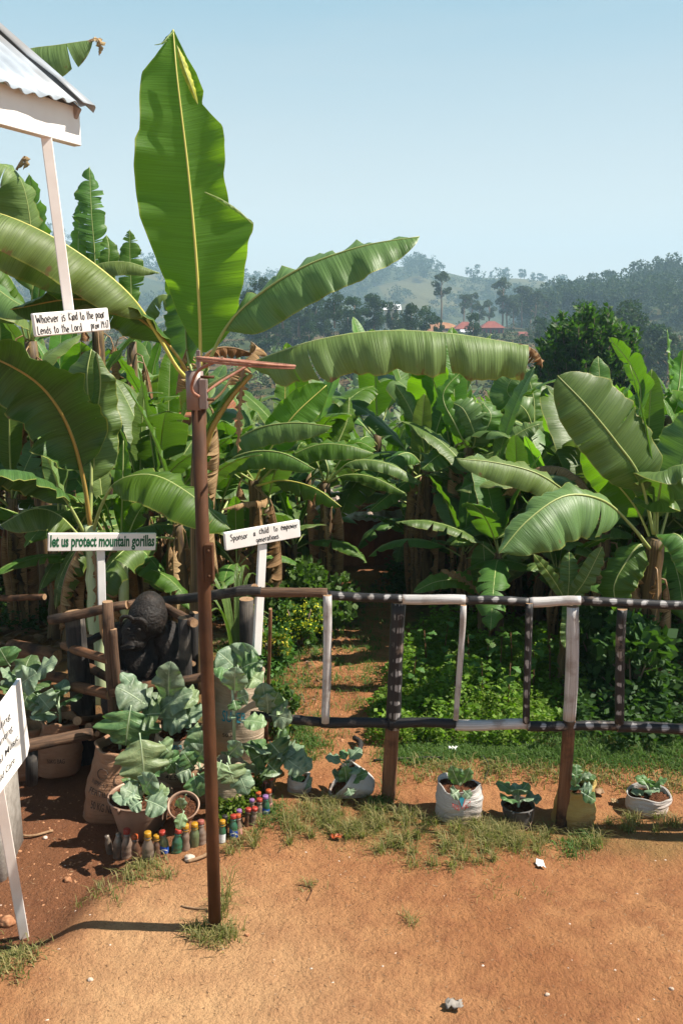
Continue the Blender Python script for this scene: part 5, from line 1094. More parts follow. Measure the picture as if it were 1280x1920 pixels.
# ragged banana plants with few green leaves and trunks wrapped in dead brown ones
DT = [banana_proto(811, 2.5, 4, 9, 6, 'banana_leaf', False), banana_proto(822, 2.3, 3, 10, 9, 'banana_leaf_pale', False), banana_proto(833, 2.7, 4, 8, 4, 'banana_leaf_grey', False)]; du_ = [False] * 3
for i_, (u_, Y_, k_, sc_) in enumerate([(100, 7.5, 0, 1.0), (124, 7.2, 1, .92), (208, 7.4, 1, .95), (252, 8.0, 0, .95), (284, 7.7, 2, .9), (316, 7.9, 0, 1.0), (345, 7.1, 2, .9), (40, 7.9, 2, 1.0), (425, 8.2, 0, 1.0), (505, 8.0, 2, .9), (775, 8.8, 1, 1.0), (905, 8.0, 2, .95), (1180, 7.6, 0, 1.0)]):
    x_ = P(u_, 1100, Y_).x; loc_ = (x_, Y_, GZ(x_, Y_)); left_ = u_ < 480
    lab_ = 'ragged banana plant hung with dead brown leaves, behind the log pen and slogan signs' if left_ else 'ragged banana plant hung with dead brown leaves, behind the banded fence'
    gp_ = 'ragged banana plants behind the log pen' if left_ else 'ragged banana plants behind the banded fence'
    if du_[k_]: copy_thing(DT[k_], loc_, 1.9 * i_ + 1.2, sc_, lab_, gp_)
    else: du_[k_] = True; DT[k_].location = loc_; DT[k_].scale = (sc_,) * 3; tag(DT[k_], lab_, None, gp_)
# small far bananas on the valley side, one mesh each
def small_banana(seed):
    rnd = random.Random(seed); mb = MB(); az = rnd.uniform(0, 6)
    mb.add(*tube([(0, 0, -.3), (0, 0, 1.3)], [.12, .07], 6), m=1)
    for i in range(8):
        az += 2.4; f = i / 7; e = math.radians(80 - 60 * f); d = Vector((math.cos(az), math.sin(az), 0)); pts = [Vector((0, 0, 1.3))]; nr = []
        for q in range(4):
            el = e - (0.3 + 1.5 * f) * (q / 4) ** 1.3; pts.append(pts[-1] + (d * math.cos(el) + Vector((0, 0, math.sin(el)))) * 2.0 / 4)
        for q in range(5):
            el = e - (0.3 + 1.5 * f) * (q / 4) ** 1.3; nr.append(tuple(-d * math.sin(el) + Vector((0, 0, math.cos(el)))))
        (V, Fc, U), R = leaf(pts, nr, .30, .12, (.2, .2), (.8, .8), n=9, m=2, seed=seed + i, wave=.03); mb.add(V, Fc, U)
    return mb.build('banana_plant', [MAT['banana_leaf_far'], MAT['pseudostem']])
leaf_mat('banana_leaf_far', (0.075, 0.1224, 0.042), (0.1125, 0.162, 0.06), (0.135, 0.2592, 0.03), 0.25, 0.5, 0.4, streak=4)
SB = [small_banana(s) for s in (900, 910, 920)]; sbu = [False] * 3; n_ = 0; tries = 0; pl = []
while n_ < 125 and tries < 5000:
    tries += 1
    Y = rnd.uniform(48, 165); u = rnd.uniform(420, 900) if rnd.random() < .8 else rnd.uniform(-50, 1300); x = (u - 640) / F * Y
    if any((x - a) ** 2 + (Y - b) ** 2 < 2.2 for a, b in pl): continue
    pl.append((x, Y)); k = rnd.randrange(3); s = rnd.uniform(.9, 1.4); loc = (x, Y, GZ(x, Y))
    if sbu[k]: o = copy_thing(SB[k], loc, rnd.uniform(0, 6), s)
    else: sbu[k] = True; o = SB[k]; o.location = loc; o.scale = (s, s, s)
    tag(o, 'small pale banana plant on the far valley slope', 'banana plant', 'small banana plants on the far valley slope'); n_ += 1
# young suckers filling the grove at knee to head height
sk = random.Random(77); n_ = 0; tries = 0; spl = []
while n_ < 70 and tries < 9000:
    tries += 1
    Y = 6.9 + 6.5 * sk.random() ** 1.3; x = sk.uniform(-.6, .56) * Y
    if abs(x - float(path_c(Y))) < (0.62 if x < float(path_c(Y)) else 0.5): continue
    if Y < 7.9 and -0.6 < x < 1.3: continue
    if Y < 7.4 and x < -0.6 and x > -1.2: continue
    if any((x - a) ** 2 + (Y - b) ** 2 < 0.42 ** 2 for a, b in spl): continue
    if x < -.5 and sk.random() < .9: continue
    spl.append((x, Y)); k = sk.randrange(4); h = sk.uniform(1.0, 2.0) / 3.0; loc = (x, Y, GZ(x, Y))
    zone = 0 if x < 0 else 1
    copy_thing(PROTO[k], loc, sk.uniform(0, 6.28), (h * 1.15, h * 1.15, h), ['young banana sucker low between the trunks left of the path', 'young banana sucker low between the trunks right of the path'][zone], ['banana suckers left of the path', 'banana suckers right of the path'][zone]); n_ += 1

# ------------------------------------------------------------------ writing
def text_mesh(body, size, bold=0.0, res=3):
    cu = bpy.data.curves.new('t', 'FONT'); cu.body = body; cu.size = size; cu.offset = bold; cu.resolution_u = res; cu.fill_mode = 'FRONT'
    o = bpy.data.objects.new('t', cu); COL.objects.link(o); dg = bpy.context.evaluated_depsgraph_get()
    me = bpy.data.meshes.new_from_object(o.evaluated_get(dg)); V = [tuple(v.co) for v in me.vertices]; Fc = [tuple(p.vertices) for p in me.polygons]
    bpy.data.objects.remove(o); bpy.data.curves.remove(cu); bpy.data.meshes.remove(me)
    return V, Fc
def fit_text(body, x0, x1, y0, h, bold=0.0, vary=False):
    """text outline filling x0..x1, baseline y0, cap height about h"""
    V, Fc = text_mesh(body, 1.0, bold); xs = [v[0] for v in V]; a, b = min(xs), max(xs); ys_ = [v[1] for v in V]; k = h / 0.72
    return [(x0 + (v[0] - a) / (b - a) * (x1 - x0), y0 + v[1] * k) for v in V], Fc
def text_on(name, lines, mat, parent, O, X, Y, Z, off=0.0012):
    """lines of (body, x0, x1, y0, h, bold) on the plane O + x X + y Y, raised off along Z"""
    mb = MB()
    for ln in lines:
        V, Fc = fit_text(*ln); mb.add([O + X * x + Y * y + Z * off for x, y in V], Fc)
    return mb.build(name, mat, parent, False)
GL = {  # pen strokes of hand lettering, x-height 0.6, cap height 1
 'W': (1.0, [[(0, 1), (.22, 0), (.45, .75), (.7, 0), (.95, 1)]]), 'h': (.5, [[(0, 1), (.02, 0)], [(.02, .4), (.18, .62), (.36, .5), (.4, 0)]]),
 'o': (.5, [[(.22, .6), (.02, .42), (.04, .1), (.22, 0), (.4, .15), (.4, .45), (.22, .6)]]), 'e': (.48, [[(.02, .32), (.4, .36), (.32, .58), (.12, .58), (0, .3), (.1, .03), (.38, .06)]]),
 'v': (.48, [[(0, .6), (.18, 0), (.4, .62)]]), 'r': (.4, [[(.02, .6), (.04, 0)], [(.04, .35), (.16, .58), (.34, .56)]]), 'i': (.18, [[(.05, .58), (.06, 0)], [(.06, .82), (.08, .86)]]),
 's': (.42, [[(.34, .56), (.12, .62), (.04, .44), (.3, .28), (.32, .08), (.14, 0), (0, .08)]]), 'K': (.62, [[(.03, 1), (.02, 0)], [(.5, .95), (.04, .45), (.52, 0)]]), 'n': (.5, [[(.02, .6), (.03, 0)], [(.03, .4), (.2, .62), (.36, .5), (.38, 0)]]),
 'd': (.52, [[(.4, 1), (.4, 0)], [(.4, .5), (.18, .6), (.02, .35), (.1, .05), (.28, .03), (.4, .2)]]), 't': (.4, [[(.16, .95), (.16, .1), (.3, 0)], [(0, .66), (.36, .7)]]), 'p': (.5, [[(.03, .6), (.03, -.4)], [(.03, .45), (.22, .62), (.4, .4), (.3, .06), (.04, .06)]]),
 'L': (.5, [[(.05, 1), (.03, .02), (.42, .04)]]), '1': (.25, [[(.08, 1), (.06, 0)]]), '9': (.5, [[(.36, .75), (.2, .98), (.03, .75), (.2, .52), (.36, .75), (.34, 0)]]), '7': (.48, [[(0, .95), (.38, .97), (.12, 0)]]), ':': (.2, [[(.06, .55), (.08, .5)], [(.06, .15), (.08, .1)]]),
 'S': (.58, [[(.46, .9), (.2, 1), (.03, .78), (.4, .42), (.42, .1), (.15, 0), (0, .12)]]), 'a': (.5, [[(.38, .55), (.15, .6), (.02, .3), (.12, .03), (.34, .15), (.38, .58), (.42, 0)]]), 'c': (.44, [[(.36, .52), (.14, .6), (.02, .3), (.12, .03), (.36, .08)]]), 'C': (.5, [[(.42, .85), (.2, .95), (.03, .5), (.12, .06), (.42, .1)]]),
 'l': (.2, [[(.06, 1), (.07, 0)]]), 'm': (.72, [[(.02, .6), (.03, 0)], [(.03, .42), (.17, .62), (.3, .5), (.31, 0)], [(.31, .42), (.46, .62), (.58, .5), (.6, 0)]]), 'w': (.66, [[(0, .6), (.14, 0), (.3, .45), (.44, 0), (.58, .6)]]), 'g': (.5, [[(.38, .52), (.16, .6), (.02, .32), (.14, .05), (.36, .14), (.38, .58), (.36, -.3), (.1, -.36)]]),
 'y': (.5, [[(0, .6), (.2, .05)], [(.42, .62), (.1, -.4)]]), '.': (.2, [[(.06, .03), (.09, .02)]]), ' ': (.42, [])}
def hand_text(name, lines, mat, parent, O, X, Y, Z, pen=0.0035, seed=0):
    """lines of (text, x0, x1, baseline, height)"""
    rnd = random.Random(seed); mb = MB()
    for body, x0, x1, y0, h in lines:
        tot = sum(GL[c][0] + .12 for c in body); k = (x1 - x0) / tot; x = x0
        for c in body:
            w, strokes = GL[c]; dy = rnd.uniform(-.06, .06) * h; sc = rnd.uniform(.92, 1.1)
            for st in strokes:
                pts = [O + X * (x + (px_ + rnd.uniform(-.02, .02)) * k) + Y * (y0 + dy + py * h * sc) + Z * 0.0006 for px_, py in st]
                if len(pts) > 2: pts = crom(pts, len(pts) * 3)
                V, Fc, U = tube(pts, pen * rnd.uniform(.85, 1.15), 6, True)
                V = [v - Z * ((v - O).dot(Z) - 0.0006) * 0.75 for v in V]
                mb.add(V, Fc)
            x += (w + .12) * k
    return mb.build(name, mat, parent)
def board_from(name, a, b, hpx_or_m, thick, up, mat, parent, bev=0.004, mats=None):
    """board whose lower front edge runs a->b; returns (object, O, X, Y, Z, length)"""
    a, b = Vector(a), Vector(b); X = (b - a); L = X.length; X.normalize(); Y_ = (up - X * X.dot(up)).normalized(); Z = X.cross(Y_).normalized()
    c = a + X * (L / 2) + Y_ * (hpx_or_m / 2) - Z * (thick / 2)
    V, Fc = box_oriented(c, X, Y_, Z, L / 2, hpx_or_m / 2, thick / 2, bev)
    o = mk(name, V, Fc, mat, parent, smooth=False); return o, a, X, Y_, Z, L
UPZ = Vector((0, 0, 1))

# ------------------------------------------------------------------ signs
def sign_hanging():
    a, b = P(68, 632, 3.78), P(208, 619, 3.98); root = empty('sign', (a.x, a.y, a.z), 'white scripture board on a long white stick hanging below the kiosk roof', 'sign')
    o, O, X, Y_, Z, L = board_from('board', a, b, 42 * pxm(135, 605, 3.9), 0.03, UPZ, MAT['board_white'], root)
    H = 42 * pxm(135, 605, 3.9)
    hand_text('lettering', [('Whoever is', .035 * L, .42 * L, H * .57, H * .36), ('Kind to the poor', .46 * L, .95 * L, H * .57, H * .34), ('Lends to the Lord', .035 * L, .62 * L, H * .10, H * .32), ('prov 19:17', .74 * L, .99 * L, H * .13, H * .30)], MAT['ink_black'], root, O, X, Y_, Z, 0.0019, 3)
    t, m_ = P(86, 246, 3.93), P(132, 600, 3.93)
    beam('stick', t, m_, 0.045, 0.03, MAT['board_pink'], root, Vector((0.3, -1, 0)))
    return root
sign_hanging()
def sign_gorilla():
    a, b = P(90, 1034, 5.35), P(292, 1032, 5.62); root = empty('sign', (a.x + .3, a.y + .1, GZ(a.x + .3, a.y + .1)), 'white board reading let us protect mountain gorillas in bold green letters', 'sign')
    H = 34 * pxm(190, 1015, 5.45); o, O, X, Y_, Z, L = board_from('board', a, b, H, 0.025, UPZ, MAT['board_white'], root)
    text_on('lettering', [('let us protect mountain gorillas', .02 * L, .985 * L, H * .27, H * .64, 0.034)], MAT['ink_green'], root, O, X, Y_, Z)
    p = P(189, 1020, 5.52); q = P(195, 1205, 5.50)
    beam('post', p, P(192, 1150, 5.51), 0.05, 0.035, MAT['board_white'], root, Vector((0.4, -1, 0)))
    V, Fc, U = tube([P(192, 1151, 5.51), P(194, 1185, 5.51), P(196, 1212, 5.51)], [0.026, 0.024, 0.004], 4); mk('post_tip', V, Fc, MAT['raw_wood'], root, U, smooth=False)
    return root
sign_gorilla()
def sign_sponsor():
    a, b = P(424, 1033, 4.92), P(564, 1007, 5.14); root = empty('sign', (a.x + .2, a.y + .1, 0), 'slanted white board with handwritten sponsor slogan on a white post', 'sign')
    H = 34 * pxm(490, 1005, 5.0); o, O, X, Y_, Z, L = board_from('board', a, b, H, 0.03, UPZ, MAT['board_white'], root)
    hand_text('lettering', [('Sponsor', .07 * L, .30 * L, H * .50, H * .33), ('a', .37 * L, .40 * L, H * .56, H * .30), ('child', .45 * L, .58 * L, H * .60, H * .34), ('to', .64 * L, .70 * L, H * .60, H * .30), ('empower', .74 * L, .97 * L, H * .60, H * .32), ('generations.', .40 * L, .72 * L, H * .16, H * .30)], MAT['ink_black'], root, O, X, Y_, Z, 0.0023, 5)
    t = P(492, 1020, 5.06); m_ = P(481, 1228, 5.02)
    beam('post', t, m_, 0.05, 0.03, MAT['board_white'], root, Vector((0.5, -1, 0)))
    return root
sign_sponsor()
def sign_left():
    b = P(48, 1416, 3.62); a = Vector((b.x + 0.01, 3.0, b.z))
    root = empty('sign', (b.x, b.y, GZ(b.x, b.y)), 'white irregular board listing activities in black letters at the left edge', 'sign')
    X = (b - a).normalized(); Y_ = UPZ; Z = X.cross(Y_).normalized(); pts = [P(-60, 1583, 3.02), P(0, 1489, 3.28), P(47, 1418, 3.62), P(53, 1398, 3.66), P(27, 1272, 3.62), P(0, 1306, 3.46), P(-60, 1390, 3.1)]
    pl_ = [b + X * (p - b).dot(X) + Y_ * (p - b).dot(Y_) for p in pts]; n = len(pl_)
    V = [p + Z * 0.008 for p in pl_] + [p - Z * 0.008 for p in pl_]
    Fc = [tuple(range(n)), tuple(range(2 * n - 1, n - 1, -1))] + [(i, i + n, (i + 1) % n + n, (i + 1) % n) for i in range(n)]
    mk('board', V, Fc, MAT['board_white'], root, smooth=False)
    O = b + Z * 0.008; 
    def k(u, v, Y=0):
        d = ray(u, v); o_ = Vector((0, 0, CAMZ)); p = o_ + d * ((O - o_).dot(Z) / d.dot(Z)); return (p - b).dot(X), (p - b).dot(UPZ)
    lines = []
    for body, (u, v), w in (('Art Skilling', (20, 1345), .36), ('Tree Planting', (24, 1368), .36), ('Cultural Music', (35, 1386), .42), ('Child Care', (28, 1428), .24)):
        x1, y1 = k(u, v, 3.5 + .003 * u); lines.append((body, x1 - w, x1, y1, .030, 0.006))
    text_on('lettering', lines, MAT['ink_black'], root, O, X, Y_, Z)
    ft = PG(46, 1757); t = P(0, 1490, 3.47); d = (t - ft).normalized()
    beam('stick', ft - d * .05, ft + d * 1.05, 0.045, 0.022, MAT['board_pink'], root, Vector((0.5, -1, 0)))
    return root
sign_left()

# ------------------------------------------------------------------ hoop pole
def hoop_pole():
    f = PG(403, 1742); t = P(372, 745, f.y); root = empty('hoop_pole', f, 'rusty steel pole with a rebar hoop on top, standing in the yard', 'hoop pole')
    ax = (t - f).normalized(); V, Fc, U = tube([f - ax * .08, f.lerp(t, .3) + Vector((.004, 0, 0)), f.lerp(t, .65), t], [.0295, .029, .0285, .028], 24); mk('pole', V, Fc, MAT['rust'], root, U)
    s0, s1 = P(367, 768, f.y), P(364.5, 696, f.y); V, Fc, U = [], [], []
    V, Fc, U = lathe((0, 0, 0), [(.0, .0)], 3) if False else tube([s0, s0.lerp(s1, .5), s1], [.036, .036, .036], 24); mk('sleeve', V, Fc, MAT['steel_sleeve'], root, U)
    V, Fc, U = tube([s1 - ax * .002, s1 + ax * .0015], [.030, .030], 24); mk('bore_shade', V, Fc, MAT['ink_black'], root, U)  # flat black disc painted as the dark hollow of the pipe end
    # bracket plate, bolts
    X = Vector((1, 0, 0)); Yd = Vector((0, 1, 0))
    c = P(382, 739, f.y - .018); V, Fc = box_oriented(c, X, Yd, UPZ, .0155, .020, .060, .002); mk('bracket_plate', V, Fc, MAT['steel_sleeve'], root, smooth=False)
    c2 = P(373, 692, f.y - .01); V, Fc = box_oriented(c2, X, Yd, UPZ, .008, .008, .075, .002); mk('bracket_strap', V, Fc, MAT['steel_sleeve'], root, smooth=False)
    for v in (707, 749):
        a = P(376, v, f.y - .03); V, Fc, U = tube([a, a + X * (.055 if v == 707 else .055)], .006, 8); b = mk('bolt', V, Fc, MAT['rust'], root, U)
    c = P(393, 1054, f.y - .02); V, Fc = box_oriented(c, X, Yd, UPZ, .018, .022, .082, .003); lb = mk('lower_bracket', V, Fc, MAT['rust'], root, smooth=False)
    for dz in (.055, -.055):
        V, Fc, U = tube([c + Vector((.0, -.022, dz)), c + Vector((0, -.032, dz))], .007, 6); mk('bolt', V, Fc, MAT['rust'], lb, U)
    V, Fc, U = tube([P(389, 1085, f.y), P(388, 1118, f.y), P(391, 1140, f.y - .01)], .0035, 6); mk('wire', V, Fc, MAT['rust'], root, U)
    # hoop: two turns of ribbed bar
    def ribbed(name, pts, r):
        rad = [r * (1.12 if i % 2 else .95) for i in range(len(pts))]; V, Fc, U = tube(pts, rad, 8); return mk(name, V, Fc, MAT['rebar'], root, U)
    lft, rgt = P(372, 670, f.y - .03), P(553, 686, f.y - .03); cc_ = (lft + rgt) / 2; R = (rgt - lft).length / 2; Xh = (rgt - lft).normalized(); Yh = Vector((0.0, 1, -0.035)); Yh = (Yh - Xh * Yh.dot(Xh)).normalized()
    cc_ = cc_ + Vector((0, -.02, 0))
    ribbed('hoop', [cc_ + Xh * (R * math.cos(a)) + Yh * (R * math.sin(a)) for a in np.linspace(0, 2 * math.pi, 150)], .0048)
    ribbed('hoop', [cc_ + Vector((0, 0, -.007 + .004 * math.sin(a))) + Xh * (R * .985 * math.cos(a)) + Yh * (R * .97 * math.sin(a)) for a in np.linspace(0, 2 * math.pi, 150)], .0046)
    yb = f.y - .05
    ribbed('hoop_arm', crom([P(374, 744, yb), P(362, 735, yb), P(360, 720, yb - .02), P(372, 695, yb - .08), P(400, 680, yb - .14), P(420, 673, yb - .17)], 44), .0060)
    ribbed('hoop_arm', crom([P(386, 736, yb + .02), P(410, 718, yb + .06), P(440, 700, yb + .1), P(470, 682, yb + .14)], 40), .0056)
    return f
POLE = hoop_pole()

# ------------------------------------------------------------------ log fence with painted bands
def fy(u): return 4.64 - (u - 730) * 0.00026
def fence():
    f0 = PG(730, 1503); root = empty('fence', (f0.x, f0.y, f0.z), 'log fence painted in black and white bands across the yard', 'fence')
    def seg(nm, u0, v0, u1, v1, r, m, dy=0.0, sd=0): log(nm, P(u0, v0, fy(u0) + dy), P(u1, v1, fy(u1) + dy), r, r * .94, MAT[m], root, sd, 14, 12, .007)
    for i, (u0, v0, u1, v1, m) in enumerate([(440, 1107, 492, 1110, 'log_charred'), (478, 1108, 614, 1114, 'log_weathered'), (612, 1114, 752, 1124, 'paint_dabs'), (750, 1122, 874, 1126, 'paint_white'), (870, 1126, 992, 1128, 'paint_dabs'), (990, 1127, 1088, 1128, 'paint_white'), (1086, 1128, 1420, 1135, 'paint_dabs'), (1416, 1135, 1800, 1148, 'paint_white')]):
        seg('top_rail', u0, v0, u1, v1, .026 + .002 * (i % 2), m, 0, 400 + i)
    for i, (u0, v0, u1, v1, m) in enumerate([(470, 1343, 606, 1353, 'paint_black'), (604, 1352, 728, 1359, 'paint_black'), (728, 1357, 856, 1357, 'paint_black'), (850, 1357, 990, 1360, 'paint_white'), (988, 1358, 1160, 1364, 'paint_dabs'), (1155, 1364, 1420, 1375, 'paint_dabs'), (1416, 1375, 1800, 1396, 'paint_black')]):
        seg('bottom_rail', u0, v0, u1, v1, .029 + .002 * (i % 2), m, 0, 420 + i)
    # white and black uprights between the rails
    for i, (u0, v0, u1, v1, r, m) in enumerate([(612, 1118, 611, 1352, .026, 'paint_white'), (866, 1132, 856, 1352, .017, 'paint_white'), (990, 1132, 988, 1355, .021, 'paint_dabs_up'), (1168, 1140, 1157, 1358, .027, 'paint_dabs_up')]):
        seg('baluster', u0, v0, u1, v1, r, m, -.028, 440 + i)
    # posts: painted above the lower rail, bare wood below
    def post(ut, vt, um, vm, ub, vb, r, m, sd):
        g = PG(ub, vb); Y = g.y + .03; k = Y / g.y; b = Vector((g.x * k, Y, GZ(g.x * k, Y)))
        mid = P(um, vm, Y - .004); top = P(ut, vt, Y - .004); d = (mid - b).normalized()
        log('post', mid, top, r, r * .93, MAT[m], root, sd, 16, 10, .006); log('post', b - d * .15, mid + d * .01, r * .98, r * .98, MAT['log_brown'], root, sd + 1, 16, 8, .004)
    post(749, 1131, 734, 1362, 729, 1506, .043, 'paint_dabs_up', 460); post(1073, 1135, 1066, 1352, 1051, 1553, .037, 'paint_white', 470)
    post(1452, 1140, 1442, 1372, 1430, 1560, .04, 'paint_dabs_up', 475); post(1790, 1150, 1780, 1392, 1770, 1580, .04, 'paint_white', 477)
    p = P(463, 1122, 5.25); b = P(462, 1300, 5.25); log('post', (b.x, b.y, GZ(b.x, b.y) - .1), p, .05, .045, MAT['log_charred'], root, 480, 12, 6, .004)
    # rail running left behind the pen
    log('top_rail', P(290, 1130, 5.75), P(478, 1103, 4.82), .033, .03, MAT['log_charred'], root, 482, 14, 10, .006)
    return root
fence()
s_ = empty('stick', PG(498, 1335), 'thin reddish stake beside the sponsor sign post', 'stake'); log('stake', PG(499, 1400), P(506, 1142, 4.72), .012, .010, MAT['log_brown'], s_, 490, 8, 6, .004)

# ------------------------------------------------------------------ log pen and the gorilla statue
def pen():
    Yf, Yb = 4.95, 5.55; g = PG(200, 1420); root = empty('log_pen', (g.x, g.y, g.z), 'rough log pen of posts and rails around the dark gorilla statue', 'pen'); sd = [600]
    def lg(nm, u0, v0, Y0, u1, v1, Y1, r0, r1, m='log_weathered', w=.008):
        sd[0] += 1; log(nm, P(u0, v0, Y0), P(u1, v1, Y1), r0, r1, MAT[m], root, sd[0], 12, 8, w)
    def pst(ut, vt, Y, ub, r0, r1, m='log_weathered', w=.008, vb=None):
        sd[0] += 1; t = P(ut, vt, Y); x = P(ub, 1300, Y).x; log('post', (x, Y, GZ(x, Y) - .1) if vb is None else P(ub, vb, Y), t, r0, r1, MAT[m], root, sd[0], 12, 9, w)
    pst(141, 1150, 5.3, 152, .078, .062, 'log_charred', .006)
    pst(204, 1130, Yf, 214, .040, .032); pst(214, 1180, Yf - .03, 218, .024, .022, vb=1288)
    pst(346, 1160, 5.0, 340, .042, .038, 'log_charred'); pst(322, 1170, Yb, 325, .035, .03, 'log_charred'); pst(362, 1150, 5.3, 358, .034, .03, 'log_charred')
    pst(166, 1190, Yb, 170, .03, .028, 'log_charred')
    lg('rail', 92, 1160, 5.25, 240, 1136, 5.2, .033, .028); lg('rail', 238, 1138, 5.2, 300, 1122, 5.5, .028, .026)
    lg('rail', 300, 1136, 5.5, 366, 1168, 4.95, .032, .028)
    lg('rail', 122, 1208, 5.35, 207, 1240, 4.93, .031, .029, 'log_brown'); lg('rail', 124, 1281, 5.33, 206, 1304, 4.93, .035, .033, 'log_brown')
    lg('rail', 160, 1201, 5.5, 196, 1193, 5.52, .026, .024, 'log_charred'); lg('rail', 165, 1252, 5.5, 215, 1275, 5.2, .03, .028, 'log_brown'); lg('rail', 310, 1220, 5.5, 366, 1246, 5.2, .018, .016, 'log_brown')
    lg('rail', 208, 1296, 4.92, 300, 1284, 4.95, .032, .030, 'log_brown'); lg('rail', 296, 1286, 4.95, 392, 1264, 4.98, .031, .030)
    # stubs of the floor logs
    for k, (u0, v0, u1, v1, r) in enumerate([(145, 1352, 190, 1346, .028), (166, 1365, 232, 1356, .026), (166, 1382, 232, 1366, .020), (182, 1394, 240, 1384, .021), (180, 1376, 240, 1370, .018)]):
        lg('floor_log', u0, v0, 4.95, u1, v1, 5.3, r, r, 'log_brown')
    for k in range(7): lg('floor_log', 232 + 18 * k, 1360 - 4 * k, 4.98, 236 + 18 * k, 1335 - 4 * k, 5.5, .024, .024, 'log_brown')
    pst(205, 1392, 4.98, 206, .035, .033); pst(345, 1300, 4.98, 347, .036, .034, 'log_weathered')
    return root
pen()
pl_root = empty('plank', P(100, 1390, 4.75), 'long weathered plank seat beside the log pen at the left', 'plank')
log('plank_log', P(-10, 1412, 4.6), P(172, 1374, 4.9), .038, .036, MAT['log_weathered'], pl_root, 640, 12, 8, .004)
V, Fc, U = tube([(P(60, 1470, 4.72)), P(60, 1402, 4.72)], [.035, .035], 10); mk('support', V, Fc, MAT['log_charred'], pl_root, U)
for i, (u0, v0, Y0, u1, v1, Y1, r, lab) in enumerate([(20, 1212, 6.2, 108, 1236, 6.0, .07, 'thick fallen reddish log lying left of the pen'), (-10, 1118, 6.8, 84, 1122, 6.6, .028, 'thin pole lying level at the left edge of the grove'), (60, 1255, 5.9, 130, 1275, 5.8, .045, 'short split log in front of the fallen reddish log')]):
    a = P(u0, v0, Y0); rt = empty('fallen_log', a, lab, 'log'); log('log_body', a, P(u1, v1, Y1), r, r * .85, MAT['log_brown'], rt, 650 + i, 12, 8, .01)

def gorilla():
    from mathutils import Euler
    import bmesh
    Y = 5.22; o0 = P(268, 1215, Y); k = pxm(268, 1215, Y); bm = bmesh.new()
    def ell(u, v, dy, rx, ry, rz, rot=(0, 0, 0)):
        c = P(u, v, Y + dy); M = Matrix.Translation(c) @ Euler(rot).to_matrix().to_4x4() @ Matrix.Diagonal((rx * k, ry * k, rz * k, 1))
        bmesh.ops.create_icosphere(bm, subdivisions=3, radius=1, matrix=M)
    def cap(pts, rads):
        pts = [P(*p) for p in pts]; pts = crom(pts, 14)
        for i, p in enumerate(pts):
            r = float(np.interp(i / (len(pts) - 1), np.linspace(0, 1, len(rads)), rads)) * k
            bmesh.ops.create_icosphere(bm, subdivisions=2, radius=r, matrix=Matrix.Translation(p))
    ell(268, 1245, .04, 52, 46, 60); ell(272, 1192, .10, 56, 44, 42); ell(265, 1290, .0, 52, 48, 36)        # trunk, hunched back, belly
    ell(226, 1200, .03, 32, 28, 36); ell(316, 1198, .04, 32, 28, 36)                                          # shoulders
    ell(278, 1156, -.02, 36, 42, 40); ell(280, 1136, -.01, 29, 34, 26); ell(279, 1123, 0, 20, 26, 14)        # skull and crest
    ell(257, 1184, -.08, 28, 24, 26); ell(252, 1202, -.10, 23, 20, 19, (0, .2, 0))                            # face and muzzle
    cap([(226, 1172, Y - .16), (231, 1157, Y - .21), (246, 1158, Y - .225), (249, 1168, Y - .20)], [3, 4.6, 4.6, 3])   # brow ridges
    cap([(250, 1168, Y - .20), (258, 1161, Y - .225), (271, 1166, Y - .22), (275, 1182, Y - .19)], [3, 5, 5, 3])
    ell(241, 1180, -.19, 4, 3, 4); ell(261, 1181, -.19, 4, 3, 4); ell(247, 1195, -.215, 10, 6, 6)             # eyes, nose
    ell(240, 1214, -.19, 15, 8, 4)                                                                            # lower lip
    ell(301, 1178, -.03, 13, 14, 17); ell(304, 1170, -.05, 7, 6, 9)                                           # jowl and ear
    cap([(226, 1200, Y), (216, 1235, Y - .06), (222, 1268, Y - .14), (244, 1288, Y - .2)], [24, 20, 16, 13])  # arms folded to the lap
    cap([(314, 1202, Y), (320, 1240, Y - .05), (306, 1272, Y - .14), (272, 1290, Y - .2)], [25, 21, 17, 13])
    for u, s in ((250, 1), (268, -1)):
        for q in range(4): cap([(u + q * 5 * s, 1288 + q, Y - .21), (u + q * 5 * s + 2 * s, 1297 + q, Y - .235), (u + q * 5 * s + 3 * s, 1304 + q, Y - .225)], [3.6, 3.3, 2.6])
    cap([(250, 1300, Y), (222, 1306, Y - .14), (208, 1312, Y - .2), (212, 1345, Y - .2), (214, 1366, Y - .18)], [28, 25, 20, 16, 14])
    cap([(286, 1300, Y), (312, 1306, Y - .12), (322, 1312, Y - .18), (318, 1345, Y - .18), (314, 1366, Y - .16)], [28, 25, 20, 16, 14])
    me = bpy.data.meshes.new('g'); bm.to_mesh(me); bm.free(); t = bpy.data.objects.new('g', me); COL.objects.link(t)
    m1 = t.modifiers.new('r', 'REMESH'); m1.mode = 'VOXEL'; m1.voxel_size = 0.0085
    m2 = t.modifiers.new('s', 'SMOOTH'); m2.iterations = 4; m2.factor = .5
    tx = bpy.data.textures.new('carving', 'CLOUDS'); tx.noise_scale = .02; m3 = t.modifiers.new('d', 'DISPLACE'); m3.texture = tx; m3.strength = .008; m3.mid_level = .5
    me2 = bpy.data.meshes.new_from_object(t.evaluated_get(bpy.context.evaluated_depsgraph_get())); bpy.data.objects.remove(t)
    V = np.array([tuple(v.co) for v in me2.vertices]); Fc = [tuple(p.vertices) for p in me2.polygons]; bpy.data.meshes.remove(me2)
    o = mk('gorilla_statue', V, Fc, MAT['gorilla_hide']); tag(o, 'dark carved gorilla statue sitting hunched with bowed head inside the log pen', 'statue')
gorilla()

